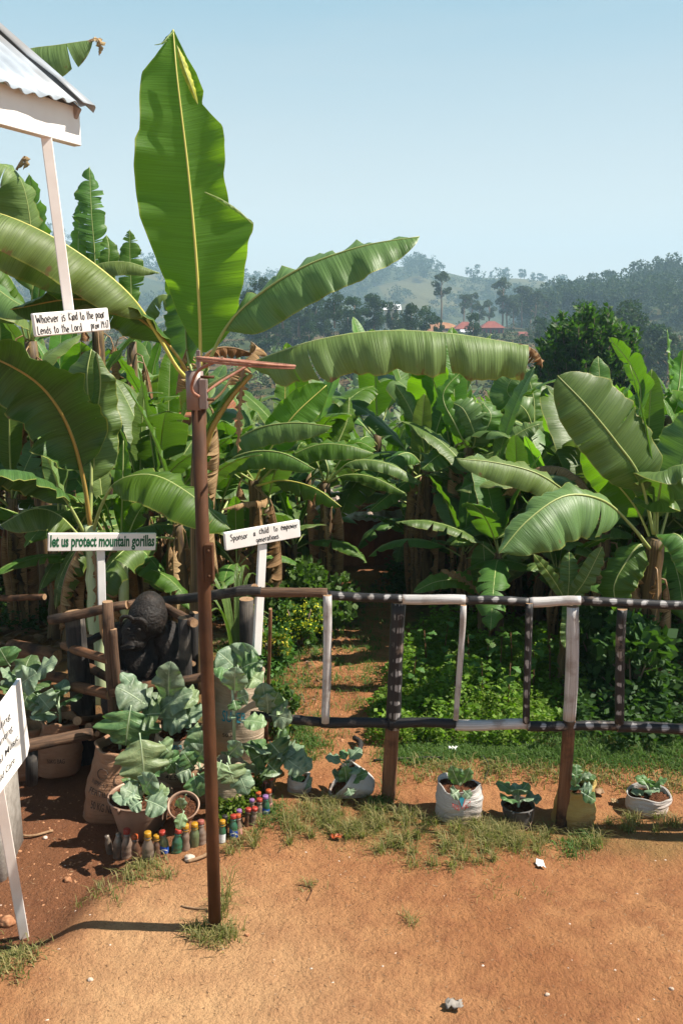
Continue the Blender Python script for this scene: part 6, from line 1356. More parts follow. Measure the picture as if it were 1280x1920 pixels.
# ------------------------------------------------------------------ grow bags, buckets, pots
def sack_surface(c, r0, r1, h, lean, sq, seed, wv=1.0):
    rnd = random.Random(seed); ph = [rnd.uniform(0, 6.28) for _ in range(8)]
    def f(th, t):
        bulge = 1 + 0.07 * math.sin(math.pi * min(1, t * 1.1)) + 0.03 * math.sin(2 * th + ph[0] + t * 2) + 0.035 * math.sin(3 * th + ph[1] - 3 * t) + 0.022 * math.sin(5 * th + ph[2] + 5 * t) + 0.03 * math.sin(9 * t + ph[3] + 1.5 * math.sin(th + ph[4])) + 0.016 * math.sin(19 * t + ph[5] + 2 * math.sin(2 * th)) + 0.012 * math.sin(31 * t + ph[1] + 3 * math.sin(3 * th + ph[2]))
        r = (r0 + (r1 - r0) * t) * bulge
        zz = h * t + (0.012 * math.sin(th * 2 + ph[6]) + 0.005 * math.sin(5 * th + ph[7])) * max(0, t - .5) * 2
        return Vector(c) + Vector((lean[0] * t, lean[1] * t, 0)) + Vector((math.cos(th) * r, math.sin(th) * r * sq, zz))
    return f
def sack(label, c, r0, r1, h, mat, lean=(0, 0), sq=.85, seed=0, roll=0.025, soil=0.05, texts=(), name='grow_sack', group=None):
    root = empty(name, c, label, 'grow sack', group); f = sack_surface(c, r0, r1, h, lean, sq, seed); V, Fc, U = [], [], []; n, k = 56, 26
    top = Vector(c) + Vector((lean[0], lean[1], h))
    rows = [f] ; 
    for i in range(k + 1):
        for j in range(n): V.append(f(2 * math.pi * j / n, i / k)); U.append((j / n, h * i / k))
    rnd = random.Random(seed + 5); ph = rnd.uniform(0, 6)
    rk = min(1.2, roll / .025)
    for q, (out, dz) in enumerate([(.006 * rk, .010 * rk), (-.003, .014 * rk), (-.004 - .010 * rk, .004 * rk), (-.006 - .012 * rk, -.02), (-.008 - .014 * rk, -.06)]):   # rolled lip going inside
        for j in range(n):
            th = 2 * math.pi * j / n; p = f(th, 1); d = (p - top); d.z = 0; d.normalize(); w = 1 + .35 * math.sin(3 * th + ph) + .2 * math.sin(7 * th)
            V.append(p + d * (out * (1 + .4 * w)) + Vector((0, 0, dz + roll * .4 * w * (q < 2)))); U.append((j / n, h + .02 * q))
    R = k + 6
    for i in range(R - 1):
        for j in range(n): j2 = (j + 1) % n; Fc.append((i * n + j, i * n + j2, (i + 1) * n + j2, (i + 1) * n + j))
    Fc.append(tuple(range(n - 1, -1, -1)))
    b = mk('bag', V, Fc, MAT[mat], root, U)
    V, Fc = [top + Vector((0, 0, -soil + .012))], []; m_ = 9
    for i in range(1, m_ + 1):
        for j in range(n):
            th = 2 * math.pi * j / n; p = f(th, 1); q = top.lerp(p, .97 * i / m_); V.append(Vector((q.x, q.y, top.z - soil + rnd.uniform(-.007, .009) + .012 * (1 - i / m_))))
    for j in range(n): Fc.append((0, 1 + j, 1 + (j + 1) % n))
    for i in range(m_ - 1):
        for j in range(n): j2 = (j + 1) % n; Fc.append((1 + i * n + j, 1 + (i + 1) * n + j, 1 + (i + 1) * n + j2, 1 + i * n + j2))
    mk('soil', V, Fc, MAT['potting_soil'], root)
    for body, th0, th1, z0, hh, m, tilt in texts:     # printed words bent round the front
        W = 1.0; Vt, Ft = fit_text(body, 0, 1, 0, hh, .012); Vv = []
        for x, y in Vt:
            th = th0 + (th1 - th0) * x; t = (z0 + y + tilt * x) / h; p = f(th, min(1, t)); d = p - (Vector(c) + Vector((lean[0] * t, lean[1] * t, 0))); d.z = 0; Vv.append(p + d.normalized() * .0035)
        mk('printing', Vv, Ft, MAT[m], root)
    return root, top - Vector((0, 0, soil))
def ground_at(u, v, r): return PG(u, v, r)
FRONT = -math.pi / 2
c = ground_at(206, 1552, .15); S1, s1t = sack('tall brown printed sack with rolled rim, front left of the garden cluster', c, .155, .15, .415, 'sack_brown', (.075, .06), .85, 11, .03, .03, [('NPK 17 17 17', FRONT - .75, FRONT + .55, .245, .026, 'ink_faded', -.03), ('FERTILIZER', FRONT - .75, FRONT + .5, .19, .034, 'ink_faded', -.03), ('50 KG NET', FRONT - .6, FRONT + .4, .10, .05, 'ink_faded', -.03)])
for (th, z, r) in ((FRONT - .35, .31, .033), (FRONT + .35, .285, .033)):
    f = sack_surface(c, .155, .15, .415, (.075, .06), .85, 11); ring = []
    for q in range(25):
        a = 2 * math.pi * q / 24; p = f(th + r * math.cos(a) / .15, (z + r * math.sin(a)) / .415); d = p - c; d.z = 0; ring.append(p + d.normalized() * .004)
    V, Fc, U = tube(ring, .0022, 5); mk('printing', V, Fc, MAT['ink_faded'], S1, U)
c = ground_at(338, 1492, .12); S2, s2t = sack('cream cement sack with blue and black printing behind the bucket', c, .15, .15, .37, 'sack_cream', (0.01, .02), .85, 12, .008, .03, [('China', FRONT - .55, FRONT + .25, .325, .05, 'ink_teal', 0), ('cement', FRONT - .62, FRONT + .18, .270, .038, 'ink_black', 0), ('42.5N', FRONT - .4, FRONT + .25, .12, .03, 'ink_faded', 0)])
c = ground_at(448, 1446, .12); S3, s3t = sack('tall cream sack lettered SUPER right of the rusty pole', c, .15, .165, .60, 'sack_cream', (0, .03), .8, 13, .02, .03, [('SUPER', FRONT - .50, FRONT + .42, .345, .072, 'ink_teal', -.012), ('2', FRONT - .15, FRONT + .05, .12, .03, 'ink_teal', 0), ('50 kg', FRONT - .5, FRONT + .0, .24, .024, 'ink_faded', 0)])
c = ground_at(432, 1515, .08); S4, s4t = sack('small cream sack half hidden right behind the pole', c, .085, .08, .24, 'sack_cream', (0, 0), .9, 14)
c = ground_at(376, 1510, .08); S5, s5t = sack('low brown slumped sack between pot and pole', c, .10, .09, .13, 'sack_brown', (0, 0), .8, 15)
c = ground_at(561, 1492, .07); S6, s6t = sack('low white rimmed bag at the end of the bottle row', c, .068, .066, .085, 'sack_white', (0, 0), .9, 16, .008, .014)
c = ground_at(858, 1547, .105); S8, s8t = sack('upright white printed sack with red letters and green triangle', c, .122, .122, .20, 'sack_white', (0, 0), .88, 18, .004, .014, [('TESI', FRONT - .42, FRONT - .10, .12, .030, 'ink_red', -.02), ('SALT', FRONT + .12, FRONT + .42, .10, .030, 'ink_red', .02)])
f8 = sack_surface(c, .122, .122, .20, (0, 0), .88, 18)
def patch(root, f, c, h, pts, mat):
    V = []
    for th, z in pts: p = f(th, z / h); d = p - c; d.z = 0; V.append(p + d.normalized() * .003)
    mk('printing', V, [tuple(range(len(pts)))], MAT[mat], root, smooth=False)
patch(S8, f8, c, .20, [(FRONT - .16, .178), (FRONT + .20, .178), (FRONT + .02, .118)], 'ink_teal')
patch(S8, f8, c, .20, [(FRONT - .20, .182), (FRONT - .16, .182), (FRONT + .03, .112), (FRONT + .02, .104)], 'ink_red')
patch(S8, f8, c, .20, [(FRONT + .20, .182), (FRONT + .24, .182), (FRONT + .025, .104), (FRONT + .015, .114)], 'ink_red')
c = ground_at(1072, 1555, .10); S9, s9t = sack('yellow sack squeezed behind the foot of the white post', c, .125, .10, .215, 'sack_yellow', (.01, 0), .9, 19, .028, .014)
c = ground_at(1209, 1536, .10); S10, s10t = sack('low white bag slumped open at the far right', c, .115, .128, .10, 'sack_white', (.01, .01), .85, 20, .007, .02)
c = ground_at(112, 1432, .15); S11, s11t = sack('creased tan sack behind the plank at the left', P(108, 1405, 5.15) - Vector((0, 0, .14)), .145, .115, .33, 'sack_brown', (0.03, 0), .85, 21, .022, .02, [('50KG BAG', FRONT - .3, FRONT + .5, .10, .03, 'ink_faded', 0)])
c = ground_at(52, 1474, .14); S12, s12t = sack('brown creased sack under the plank at the left edge', c, .15, .12, .30, 'sack_brown', (0.02, 0), .85, 22)
# leaning sack lying open toward the left
def leaning_sack():
    b = PG(668, 1510); root = empty('grow_sack', b, 'white sack tipped over with its mouth open to the left', 'grow sack'); V, Fc, U = [], [], []; n, k = 44, 18
    a0, a1 = P(700, 1492, b.y + .10), P(640, 1482, b.y + .10); a0.z = GZ(a0.x, a0.y) + .06; a1.z = GZ(a1.x, a1.y) + .10; ax = (a1 - a0); Lg = ax.length; ax.normalize(); Yd = Vector((0, 1, 0)); Zd = ax.cross(Yd).normalized(); Zd = Zd if Zd.z > 0 else -Zd
    rnd = random.Random(4); ph = [rnd.uniform(0, 6) for _ in range(4)]
    for i in range(k + 5):
        t = min(1, i / k); ins = max(0, i - k)
        for j in range(n):
            th = 2 * math.pi * j / n; r = (.03 + .085 * t ** .6) * (1 + .06 * math.sin(6 * th + ph[0] + 2 * t) + .05 * math.sin(11 * th + ph[1]) * (1 - t)) - ins * .006
            p = a0 + ax * (Lg * t - ins * .012 * (ins > 1)) + Yd * (math.cos(th) * r * 1.05) + Zd * (math.sin(th) * r) + ax * (.05 * math.sin(th)) * -t
            p.z = max(p.z, GZ(p.x, p.y) + .004); V.append(p); U.append((j / n, t * .3))
    for i in range(k + 4):
        for j in range(n): j2 = (j + 1) % n; Fc.append((i * n + j, i * n + j2, (i + 1) * n + j2, (i + 1) * n + j))
    mk('bag', V, Fc, MAT['sack_white'], root, U)
    V, Fc = [a1 - ax * .02], []
    for i in range(1, 7):
        for j in range(n):
            th = 2 * math.pi * j / n; r = .108 * i / 6; p = a1 + ax * (rnd.uniform(-.012, .01) - .02) + Yd * math.cos(th) * r + Zd * math.sin(th) * r * .95 + ax * (.05 * math.sin(th)) * -1 * i / 6; p.z = max(p.z, GZ(p.x, p.y) + .002); V.append(p)
    for j in range(n): Fc.append((0, 1 + j, 1 + (j + 1) % n))
    for i in range(5):
        for j in range(n): j2 = (j + 1) % n; Fc.append((1 + i * n + j, 1 + (i + 1) * n + j, 1 + (i + 1) * n + j2, 1 + i * n + j2))
    mk('soil', V, Fc, MAT['potting_soil'], root); return root, a1
S7, s7t = leaning_sack()
def bucket(name, label, cat, c, r0, r1, h, mat, soilmat='potting_soil', tilt=(0, 0), ribs=True, bail=False):
    root = empty(name, c, label, cat); n = 40
    prof = [(r0 * .96, 0), (r0, .008)] + [((r0 + (r1 - r0) * t) + (.0022 if ribs and 0.62 < t < .8 and i % 2 else 0), .008 + (h - .012) * t) for i, t in enumerate(np.linspace(.06, .97, 20))] + [(r1 + .005, h - .008), (r1 + .008, h - .002), (r1 + .006, h + .003), (r1 - .001, h + .003), (r1 - .005, h - .008), (r1 - .012, h - .05)]
    wf = lambda a, z: 1 + .012 * math.sin(2 * a + 1) + .006 * math.sin(5 * a)
    V, Fc, U = lathe((0, 0, 0), prof, n, .97, wobf=wf); M = Matrix.Rotation(tilt[0], 4, 'X') @ Matrix.Rotation(tilt[1], 4, 'Y'); tr = lambda v: Vector(c) + M @ v
    mk('body', [tr(v) for v in V], Fc, MAT[mat], root, U); rnd = random.Random(int(c[0] * 1000)); zs = h - .018
    V, Fc = [Vector((0, 0, zs + .01))], []
    for i in range(1, 8):
        for j in range(n): a = 2 * math.pi * j / n; V.append(Vector((math.cos(a), math.sin(a) * .97, 0)) * ((r1 - .010) * i / 7) + Vector((0, 0, zs + rnd.uniform(-.007, .008))))
    for j in range(n): Fc.append((0, 1 + j, 1 + (j + 1) % n))
    for i in range(6):
        for j in range(n): j2 = (j + 1) % n; Fc.append((1 + i * n + j, 1 + (i + 1) * n + j, 1 + (i + 1) * n + j2, 1 + i * n + j2))
    mk('soil', [tr(v) for v in V], Fc, MAT[soilmat], root)
    if bail:
        pts = [tr(Vector((r1 * math.cos(a), -r1 * 1.02 * abs(math.sin(a)) if False else -r1 * math.sin(a) * 1.03, h - .015 - .10 * math.sin(a)))) for a in np.linspace(.1, math.pi - .1, 24)]
        V, Fc, U = tube(pts, .0025, 6); mk('handle', V, Fc, MAT['bucket_metal'], root, U)
    for s in (-1, 1):
        V, Fc, U = tube([tr(Vector((s * r1 * .5, -r1 * .86, h - .03))), tr(Vector((s * r1 * .5, -r1 * .90, h - .012))), tr(Vector((s * r1 * .46, -r1 * .93, h + .002)))], .008, 6); mk('lug', V, Fc, MAT[mat], root, U)
        if bail is False: break
    return root, tr(Vector((0, 0, zs)))
c = ground_at(268, 1578, .125); B1, b1t = bucket('bucket', 'dented pinkish metal bucket planted with cabbage behind the bottles', 'bucket', c, .125, .176, .245, 'bucket_metal')
c = ground_at(345, 1562, .08); B2, b2t = bucket('pot', 'small metal pot tipped forward showing red soil', 'pot', c + Vector((0, .03, .05)), .06, .082, .12, 'bucket_metal', tilt=(.62, .1), ribs=False)
c = ground_at(968, 1556, .075); B3, b3t = bucket('bucket', 'small dark plastic bucket with wire bail between white and yellow sacks', 'bucket', c, .072, .090, .125, 'bucket_dark', bail=True)

# ------------------------------------------------------------------ collard greens
def cleaf(root, base, tip, N, hw, seed, mat='collard_leaf', sag=.12, sp=.32, stemr=.005):
    base, tip = Vector(base), Vector(tip); rnd = random.Random(seed); N = Vector(N).normalized(); L = (tip - base).length
    mid = base.lerp(tip, .5) + N * L * sag; q = base.lerp(tip, .8) + N * L * sag * .7
    (V, Fc, U), R = leaf([base, base.lerp(tip, .25) + N * L * sag * .7, mid, q, tip], tuple(N), hw * 1.18, sp, (rnd.uniform(.1, .4), rnd.uniform(.1, .4)), (rnd.uniform(.5, 1.0), rnd.uniform(.5, 1.0)), wave=hw * rnd.uniform(.16, .26), wf=rnd.uniform(2.2, 3.4), seed=seed, n=36, m=8, prof='round', r0=stemr, r1=.0015, shear=.05, edgejit=.03, hk=(.35, .12))
    o = mk('leaf', V, Fc, MAT[mat], root, U); mk('midrib', R[0], R[1], MAT['collard_stem'], o, R[2]); return o
def collard(label, c, n, L, seed, height=.10, spread=1.0, mats=('collard_leaf', 'collard_leaf', 'collard_leaf_green'), group=None, hero=(), name='collard_plant', up=.9):
    rnd = random.Random(seed); root = empty(name, c, label, 'collard plant', group); c = Vector(c); top = c + Vector((rnd.uniform(-.01, .01), 0, height))
    V, Fc, U = tube([c - Vector((0, 0, .02)), c.lerp(top, .5) + Vector((.006, 0, 0)), top + Vector((0, 0, .02))], [.010, .009, .006], 8); mk('stem', V, Fc, MAT['collard_stem'], root, U); az = rnd.uniform(0, 6)
    for i in range(n):
        az += 2.4 + rnd.uniform(-.3, .3); f = i / max(1, n - 1); el = up * (1 - f) + rnd.uniform(-.15, .2) + .12; l = L * rnd.uniform(.75, 1.15) * (.65 if i < 2 else 1)
        d = Vector((math.cos(az) * math.cos(el) * spread, math.sin(az) * math.cos(el) * spread, math.sin(el))); b = c.lerp(top, 1 - .5 * f)
        N = Vector((-math.cos(az) * math.sin(el), -math.sin(az) * math.sin(el), math.cos(el) + .15)); cleaf(root, b, b + d * l, N, l * rnd.uniform(.30, .38), seed * 50 + i, rnd.choice(mats))
    for i, (u0, v0, u1, v1, hw, Y, N, m) in enumerate(hero):
        b, t = P(u0, v0, Y), P(u1, v1, Y - .04); cleaf(root, b, t, N, hw * pxm(u1, v1, Y), seed * 50 + 30 + i, m, .10, .12)
    return root
FN = (0.15, -.85, .45)
collard('big collard plant with broad drooping leaves above the cement sack', s2t, 2, .15, 31, .16, hero=[(246, 1322, 236, 1398, 50, 4.72, FN, 'collard_leaf_green'), (318, 1320, 320, 1240, 26, 4.85, (-.1, -.9, .3), 'collard_leaf'), (285, 1330, 218, 1288, 30, 4.80, (0, -.6, .8), 'collard_leaf'), (270, 1312, 226, 1262, 15, 4.85, (.3, -.6, .6), 'collard_leaf'), (290, 1340, 362, 1298, 26, 4.82, (0, -.5, .8), 'collard_leaf'), (300, 1345, 352, 1352, 26, 4.80, (0, -.7, .6), 'collard_leaf'), (330, 1300, 372, 1316, 22, 4.85, (.3, -.6, .7), 'collard_leaf_pale'), (262, 1345, 300, 1338, 28, 4.75, (0, -.5, .8), 'collard_leaf_green'), (335, 1345, 384, 1334, 22, 4.84, (0, -.5, .8), 'collard_leaf'), (300, 1405, 330, 1448, 22, 4.6, FN, 'collard_leaf_green'), (325, 1340, 300, 1300, 20, 4.9, (0, -.5, .8), 'collard_leaf_pale'), (345, 1330, 352, 1292, 18, 4.9, (.2, -.8, .4), 'collard_leaf'), (350, 1370, 375, 1378, 17, 4.72, (.2, -.6, .7), 'collard_leaf_pale'), (300, 1330, 262, 1300, 24, 4.86, (0, -.4, .9), 'collard_leaf')])
collard('collard plant with one huge pale leaf hanging over the brown sack', s1t, 3, .13, 32, .06, hero=[(262, 1374, 272, 1468, 42, 4.44, (.25, -.8, .5), 'collard_leaf_pale'), (285, 1400, 312, 1442, 24, 4.5, FN, 'collard_leaf_green'), (298, 1390, 318, 1410, 18, 4.5, FN, 'collard_leaf_pale')])
collard('spread rosette of grey green leaves in the metal bucket', b1t, 9, .155, 33, .05, hero=[(268, 1498, 226, 1478, 18, 4.28, (0, -.5, .85), 'collard_leaf'), (272, 1500, 312, 1518, 22, 4.2, (.1, -.6, .7), 'collard_leaf'), (266, 1502, 244, 1518, 15, 4.18, (0, -.5, .8), 'collard_leaf'), (268, 1490, 290, 1452, 22, 4.32, (0, -.8, .5), 'collard_leaf'), (272, 1496, 318, 1486, 18, 4.3, (0, -.4, .9), 'collard_leaf_pale'), (264, 1498, 210, 1495, 16, 4.25, (0, -.5, .85), 'collard_leaf')])
collard('wilting seedling drooping over the tipped metal pot', b2t, 2, .07, 34, .03, hero=[(342, 1520, 338, 1496, 10, 4.25, (0, -.7, .6), 'collard_leaf'), (345, 1520, 335, 1556, 10, 4.18, FN, 'collard_leaf_pale')])
collard('collard plant with crinkled leaves on top of the SUPER sack', s3t, 3, .15, 35, .12, hero=[(446, 1258, 408, 1222, 26, 4.98, (0, -.6, .7), 'collard_leaf'), (450, 1256, 474, 1212, 32, 5.0, (0, -.7, .6), 'collard_leaf'), (448, 1262, 396, 1248, 26, 4.95, (0, -.4, .9), 'collard_leaf_green'), (452, 1262, 492, 1280, 22, 4.9, (.3, -.6, .7), 'collard_leaf_pale'), (450, 1255, 484, 1242, 26, 4.92, (0, -.5, .8), 'collard_leaf_green')])
cb = P(439, 1390, 4.68); collard('collard with a bare climbing stem in front of the SUPER lettering', cb, 2, .10, 36, .33, hero=[(440, 1300, 442, 1250, 21, 4.66, (0, -.9, .3), 'collard_leaf'), (444, 1310, 466, 1302, 15, 4.66, FN, 'collard_leaf'), (438, 1312, 444, 1332, 13, 4.64, FN, 'collard_leaf_green'), (452, 1352, 500, 1358, 17, 4.6, (.2, -.5, .8), 'collard_leaf_pale')])
cb = P(500, 1352, 4.72); collard('leggy collard leaning out over the black lower rail', (cb.x - .02, 4.74, cb.z - .02), 2, .12, 37, .10, hero=[(500, 1335, 492, 1280, 20, 4.72, (.1, -.8, .5), 'collard_leaf'), (502, 1338, 522, 1298, 18, 4.70, FN, 'collard_leaf_green'), (504, 1340, 548, 1350, 18, 4.66, FN, 'collard_leaf'), (504, 1336, 540, 1318, 18, 4.70, (.2, -.4, .8), 'collard_leaf_pale'), (502, 1340, 500, 1300, 16, 4.69, FN, 'collard_leaf')])
cb = PG(510, 1470); collard('bushy dark collard at ground level right of the SUPER sack', (cb.x, cb.y, cb.z), 8, .24, 38, .15, hero=[(500, 1410, 470, 1425, 26, 4.72, FN, 'collard_leaf_green'), (512, 1400, 552, 1412, 26, 4.74, (.3, -.4, .8), 'collard_leaf'), (520, 1415, 586, 1440, 22, 4.7, (.2, -.5, .8), 'collard_leaf'), (510, 1395, 540, 1380, 22, 4.78, (.1, -.4, .9), 'collard_leaf_green'), (500, 1430, 520, 1450, 24, 4.66, FN, 'collard_leaf_green'), (540, 1425, 572, 1448, 18, 4.66, FN, 'collard_leaf'), (505, 1390, 530, 1420, 26, 4.7, FN, 'collard_leaf_green')])
collard('collard with drooping leaves in the small cream sack behind the pole', s4t, 3, .13, 39, .08, hero=[(425, 1430, 440, 1468, 26, 4.5, FN, 'collard_leaf_pale'), (440, 1435, 465, 1490, 20, 4.52, FN, 'collard_leaf'), (430, 1415, 452, 1392, 16, 4.56, FN, 'collard_leaf'), (415, 1425, 405, 1460, 24, 4.5, FN, 'collard_leaf_pale')])
cb = PG(372, 1500); collard('collard cluster pressed against the left side of the pole', (cb.x, cb.y + .08, cb.z), 5, .16, 40, .20, hero=[(365, 1428, 352, 1398, 20, 4.6, FN, 'collard_leaf'), (366, 1430, 385, 1398, 24, 4.58, FN, 'collard_leaf'), (364, 1440, 345, 1412, 18, 4.56, FN, 'collard_leaf_green'), (362, 1450, 374, 1495, 20, 4.5, FN, 'collard_leaf_green'), (368, 1420, 378, 1370, 24, 4.66, (.2, -.8, .5), 'collard_leaf_pale'), (360, 1440, 330, 1452, 20, 4.55, FN, 'collard_leaf'), (370, 1450, 395, 1470, 18, 4.5, FN, 'collard_leaf_green'), (358, 1430, 338, 1425, 16, 4.6, (0, -.5, .8), 'collard_leaf')])
collard('small collard growing in the low white rimmed bag', s6t, 4, .10, 41, .04, hero=[(566, 1462, 582, 1474, 13, 4.7, FN, 'collard_leaf'), (562, 1460, 545, 1440, 14, 4.75, FN, 'collard_leaf')])
collard('collard sprouting from the tipped white sack', s7t + Vector((.03, -.02, .06)), 5, .13, 42, .05, hero=[(650, 1470, 645, 1436, 12, 4.66, FN, 'collard_leaf_green'), (655, 1465, 690, 1450, 13, 4.66, (0, -.4, .9), 'collard_leaf_green'), (648, 1465, 622, 1446, 11, 4.7, (0, -.4, .9), 'collard_leaf'), (652, 1478, 658, 1492, 10, 4.58, FN, 'collard_leaf')])
collard('bright upright collard seedling in the upright white printed sack', s8t, 2, .08, 43, .06, hero=[(862, 1474, 845, 1436, 12, 4.44, (-.2, -.8, .4), 'collard_leaf_green'), (864, 1472, 880, 1440, 12, 4.44, (.2, -.8, .4), 'collard_leaf_green'), (860, 1482, 845, 1492, 12, 4.38, FN, 'collard_leaf'), (868, 1482, 882, 1496, 9, 4.36, FN, 'collard_leaf')])
collard('full blue green collard in the small dark bucket', b3t, 9, .14, 44, .05, up=1.2)
collard('collard leaning right out of the yellow sack', s9t, 7, .13, 45, .06, hero=[(1085, 1480, 1110, 1478, 13, 4.46, (.1, -.5, .8), 'collard_leaf'), (1088, 1485, 1116, 1502, 11, 4.42, FN, 'collard_leaf_green'), (1078, 1475, 1076, 1454, 9, 4.5, FN, 'collard_leaf_green')])
collard('small collard in the low slumped bag at the far right', s10t, 8, .13, 46, .045, up=1.1)
collard('collard with dark leaves above the sack behind the plank', s11t, 6, .22, 47, .16, mats=('collard_leaf_green', 'collard_leaf'), hero=[(62, 1270, 108, 1240, 22, 5.1, (0, -.4, .9), 'collard_leaf'), (60, 1290, 40, 1330, 26, 5.0, FN, 'collard_leaf_green'), (70, 1300, 95, 1330, 26, 5.0, FN, 'collard_leaf')])
collard('tall collard at the left edge behind the activity board', s12t + Vector((-.06, .1, 0)), 8, .26, 48, .28, mats=('collard_leaf_green', 'collard_leaf'), hero=[(20, 1250, 0, 1215, 26, 5.0, FN, 'collard_leaf_green'), (30, 1290, 70, 1262, 24, 4.95, FN, 'collard_leaf')])

# ------------------------------------------------------------------ plastic bottles edging the bed
def plastic(name, c1, c2, rough=.28):
    m_ = simple(name, c1, c2, 18, rough, .5, .15, .002, (1, 1, 1), [x * .45 for x in c1]); m_.node_tree.nodes['Principled BSDF'].inputs['Coat Weight'].default_value = .7; m_.node_tree.nodes['Principled BSDF'].inputs['Coat Roughness'].default_value = .12
plastic('bottle_clear', (.13, .085, .06), (.25, .18, .14)); plastic('bottle_brown', (.07, .033, .02), (.14, .075, .048)); plastic('bottle_green', (.015, .075, .035), (.04, .13, .07)); plastic('bottle_olive', (.07, .10, .045), (.14, .165, .08)); plastic('bottle_grey', (.10, .075, .055), (.18, .14, .11))
for nm, c_ in (('cap_red', (.32, .035, .022)), ('cap_orange', (.38, .075, .02)), ('cap_yellow', (.40, .20, .012)), ('cap_purple', (.24, .12, .28)), ('cap_black', (.03, .025, .025)), ('cap_faded', (.30, .09, .07)), ('label_blue', (.02, .09, .45)), ('label_white', (.72, .72, .70)), ('label_redwhite', (.65, .30, .26))): simple(nm, c_, [x * .8 for x in c_], 30, .45, .4, .05)
def bottle(u, v, hpx, wpx, body, cap, lab, label, style=0, tilt=0.0):
    g = PG(u, v); k = pxm(u, v, g.y); h = hpx * k * 1.06; r = wpx * k / 2; c = Vector((g.x, g.y + r, GZ(g.x, g.y + r) - .012)); root = empty('bottle', c, label, 'bottle', 'plastic bottles edging the garden bed')
    nk = .30 * r + .009; prof = [[(.9, 0), (1, .04), (1, .16), (.93, .20), (1, .24), (1, .36), (.92, .40), (.98, .45), (.9, .55), (.62, .68), (None, .78), (None, .86)], [(.88, 0), (1, .05), (1, .20), (.84, .30), (.78, .42), (.86, .52), (.74, .62), (.5, .70), (None, .78), (None, .86)], [(.95, 0), (1, .04), (1, .48), (.96, .56), (.72, .68), (None, .77), (None, .86)]][style]
    nk = .26 * r + .0075; pr = [(nk if q is None else r * q, h * z) for q, z in prof]; V, Fc, U = lathe((0, 0, 0), pr, 18, cap1=True); rb_ = random.Random(u); M = Matrix.Rotation(tilt + rb_.uniform(-.09, .09), 4, 'Y') @ Matrix.Rotation(rb_.uniform(-.10, .08), 4, 'X')
    mk('body', [c + M @ x for x in V], Fc, MAT['bottle_' + body], root, U)
    if cap:
        rc = nk + .0035; V, Fc, U = lathe((0, 0, 0), [(rc * .98, h * .865), (rc, h * .875), (rc, h * .985), (rc * .92, h)], 18, cap1=True, wobf=lambda a, z: 1 + .02 * math.sin(12 * a)); mk('cap', [c + M @ x for x in V], Fc, MAT['cap_' + cap], root, U)
        V, Fc, U = lathe((0, 0, 0), [(nk + .004, h * .79), (nk + .006, h * .80), (nk + .004, h * .815)], 16); mk('collar', [c + M @ x for x in V], Fc, MAT['bottle_' + body if cap != 'yellow' else 'cap_yellow'], root, U)
    if lab:
        n = 14; V, Fc = [], []; z0, z1 = (.14, .42) if lab != 'white' else (.1, .46)
        for i in range(5):
            for j in range(n): a = -2.3 + 1.9 * j / (n - 1); z = z0 + (z1 - z0) * i / 4 + (.05 * math.sin(a * 2) if lab == 'blue' else 0); V.append(c + M @ Vector((math.cos(a) * (r + .0018), math.sin(a) * (r + .0018), h * z)))
        Fc = [(i * n + j, i * n + j + 1, (i + 1) * n + j + 1, (i + 1) * n + j) for i in range(4) for j in range(n - 1)]; mk('label_band', V, Fc, MAT['label_' + lab], root)
        if lab == 'blue':
            V = [c + M @ Vector((math.cos(a) * (r + .0028), math.sin(a) * (r + .0028), h * (.24 + .05 * q + .05 * math.sin(a * 3)))) for q in range(2) for a in np.linspace(-2.1, -.8, 8)]
            mk('label_band', V, [(j, j + 1, j + 9, j + 8) for j in range(7)], MAT['label_white'], root)
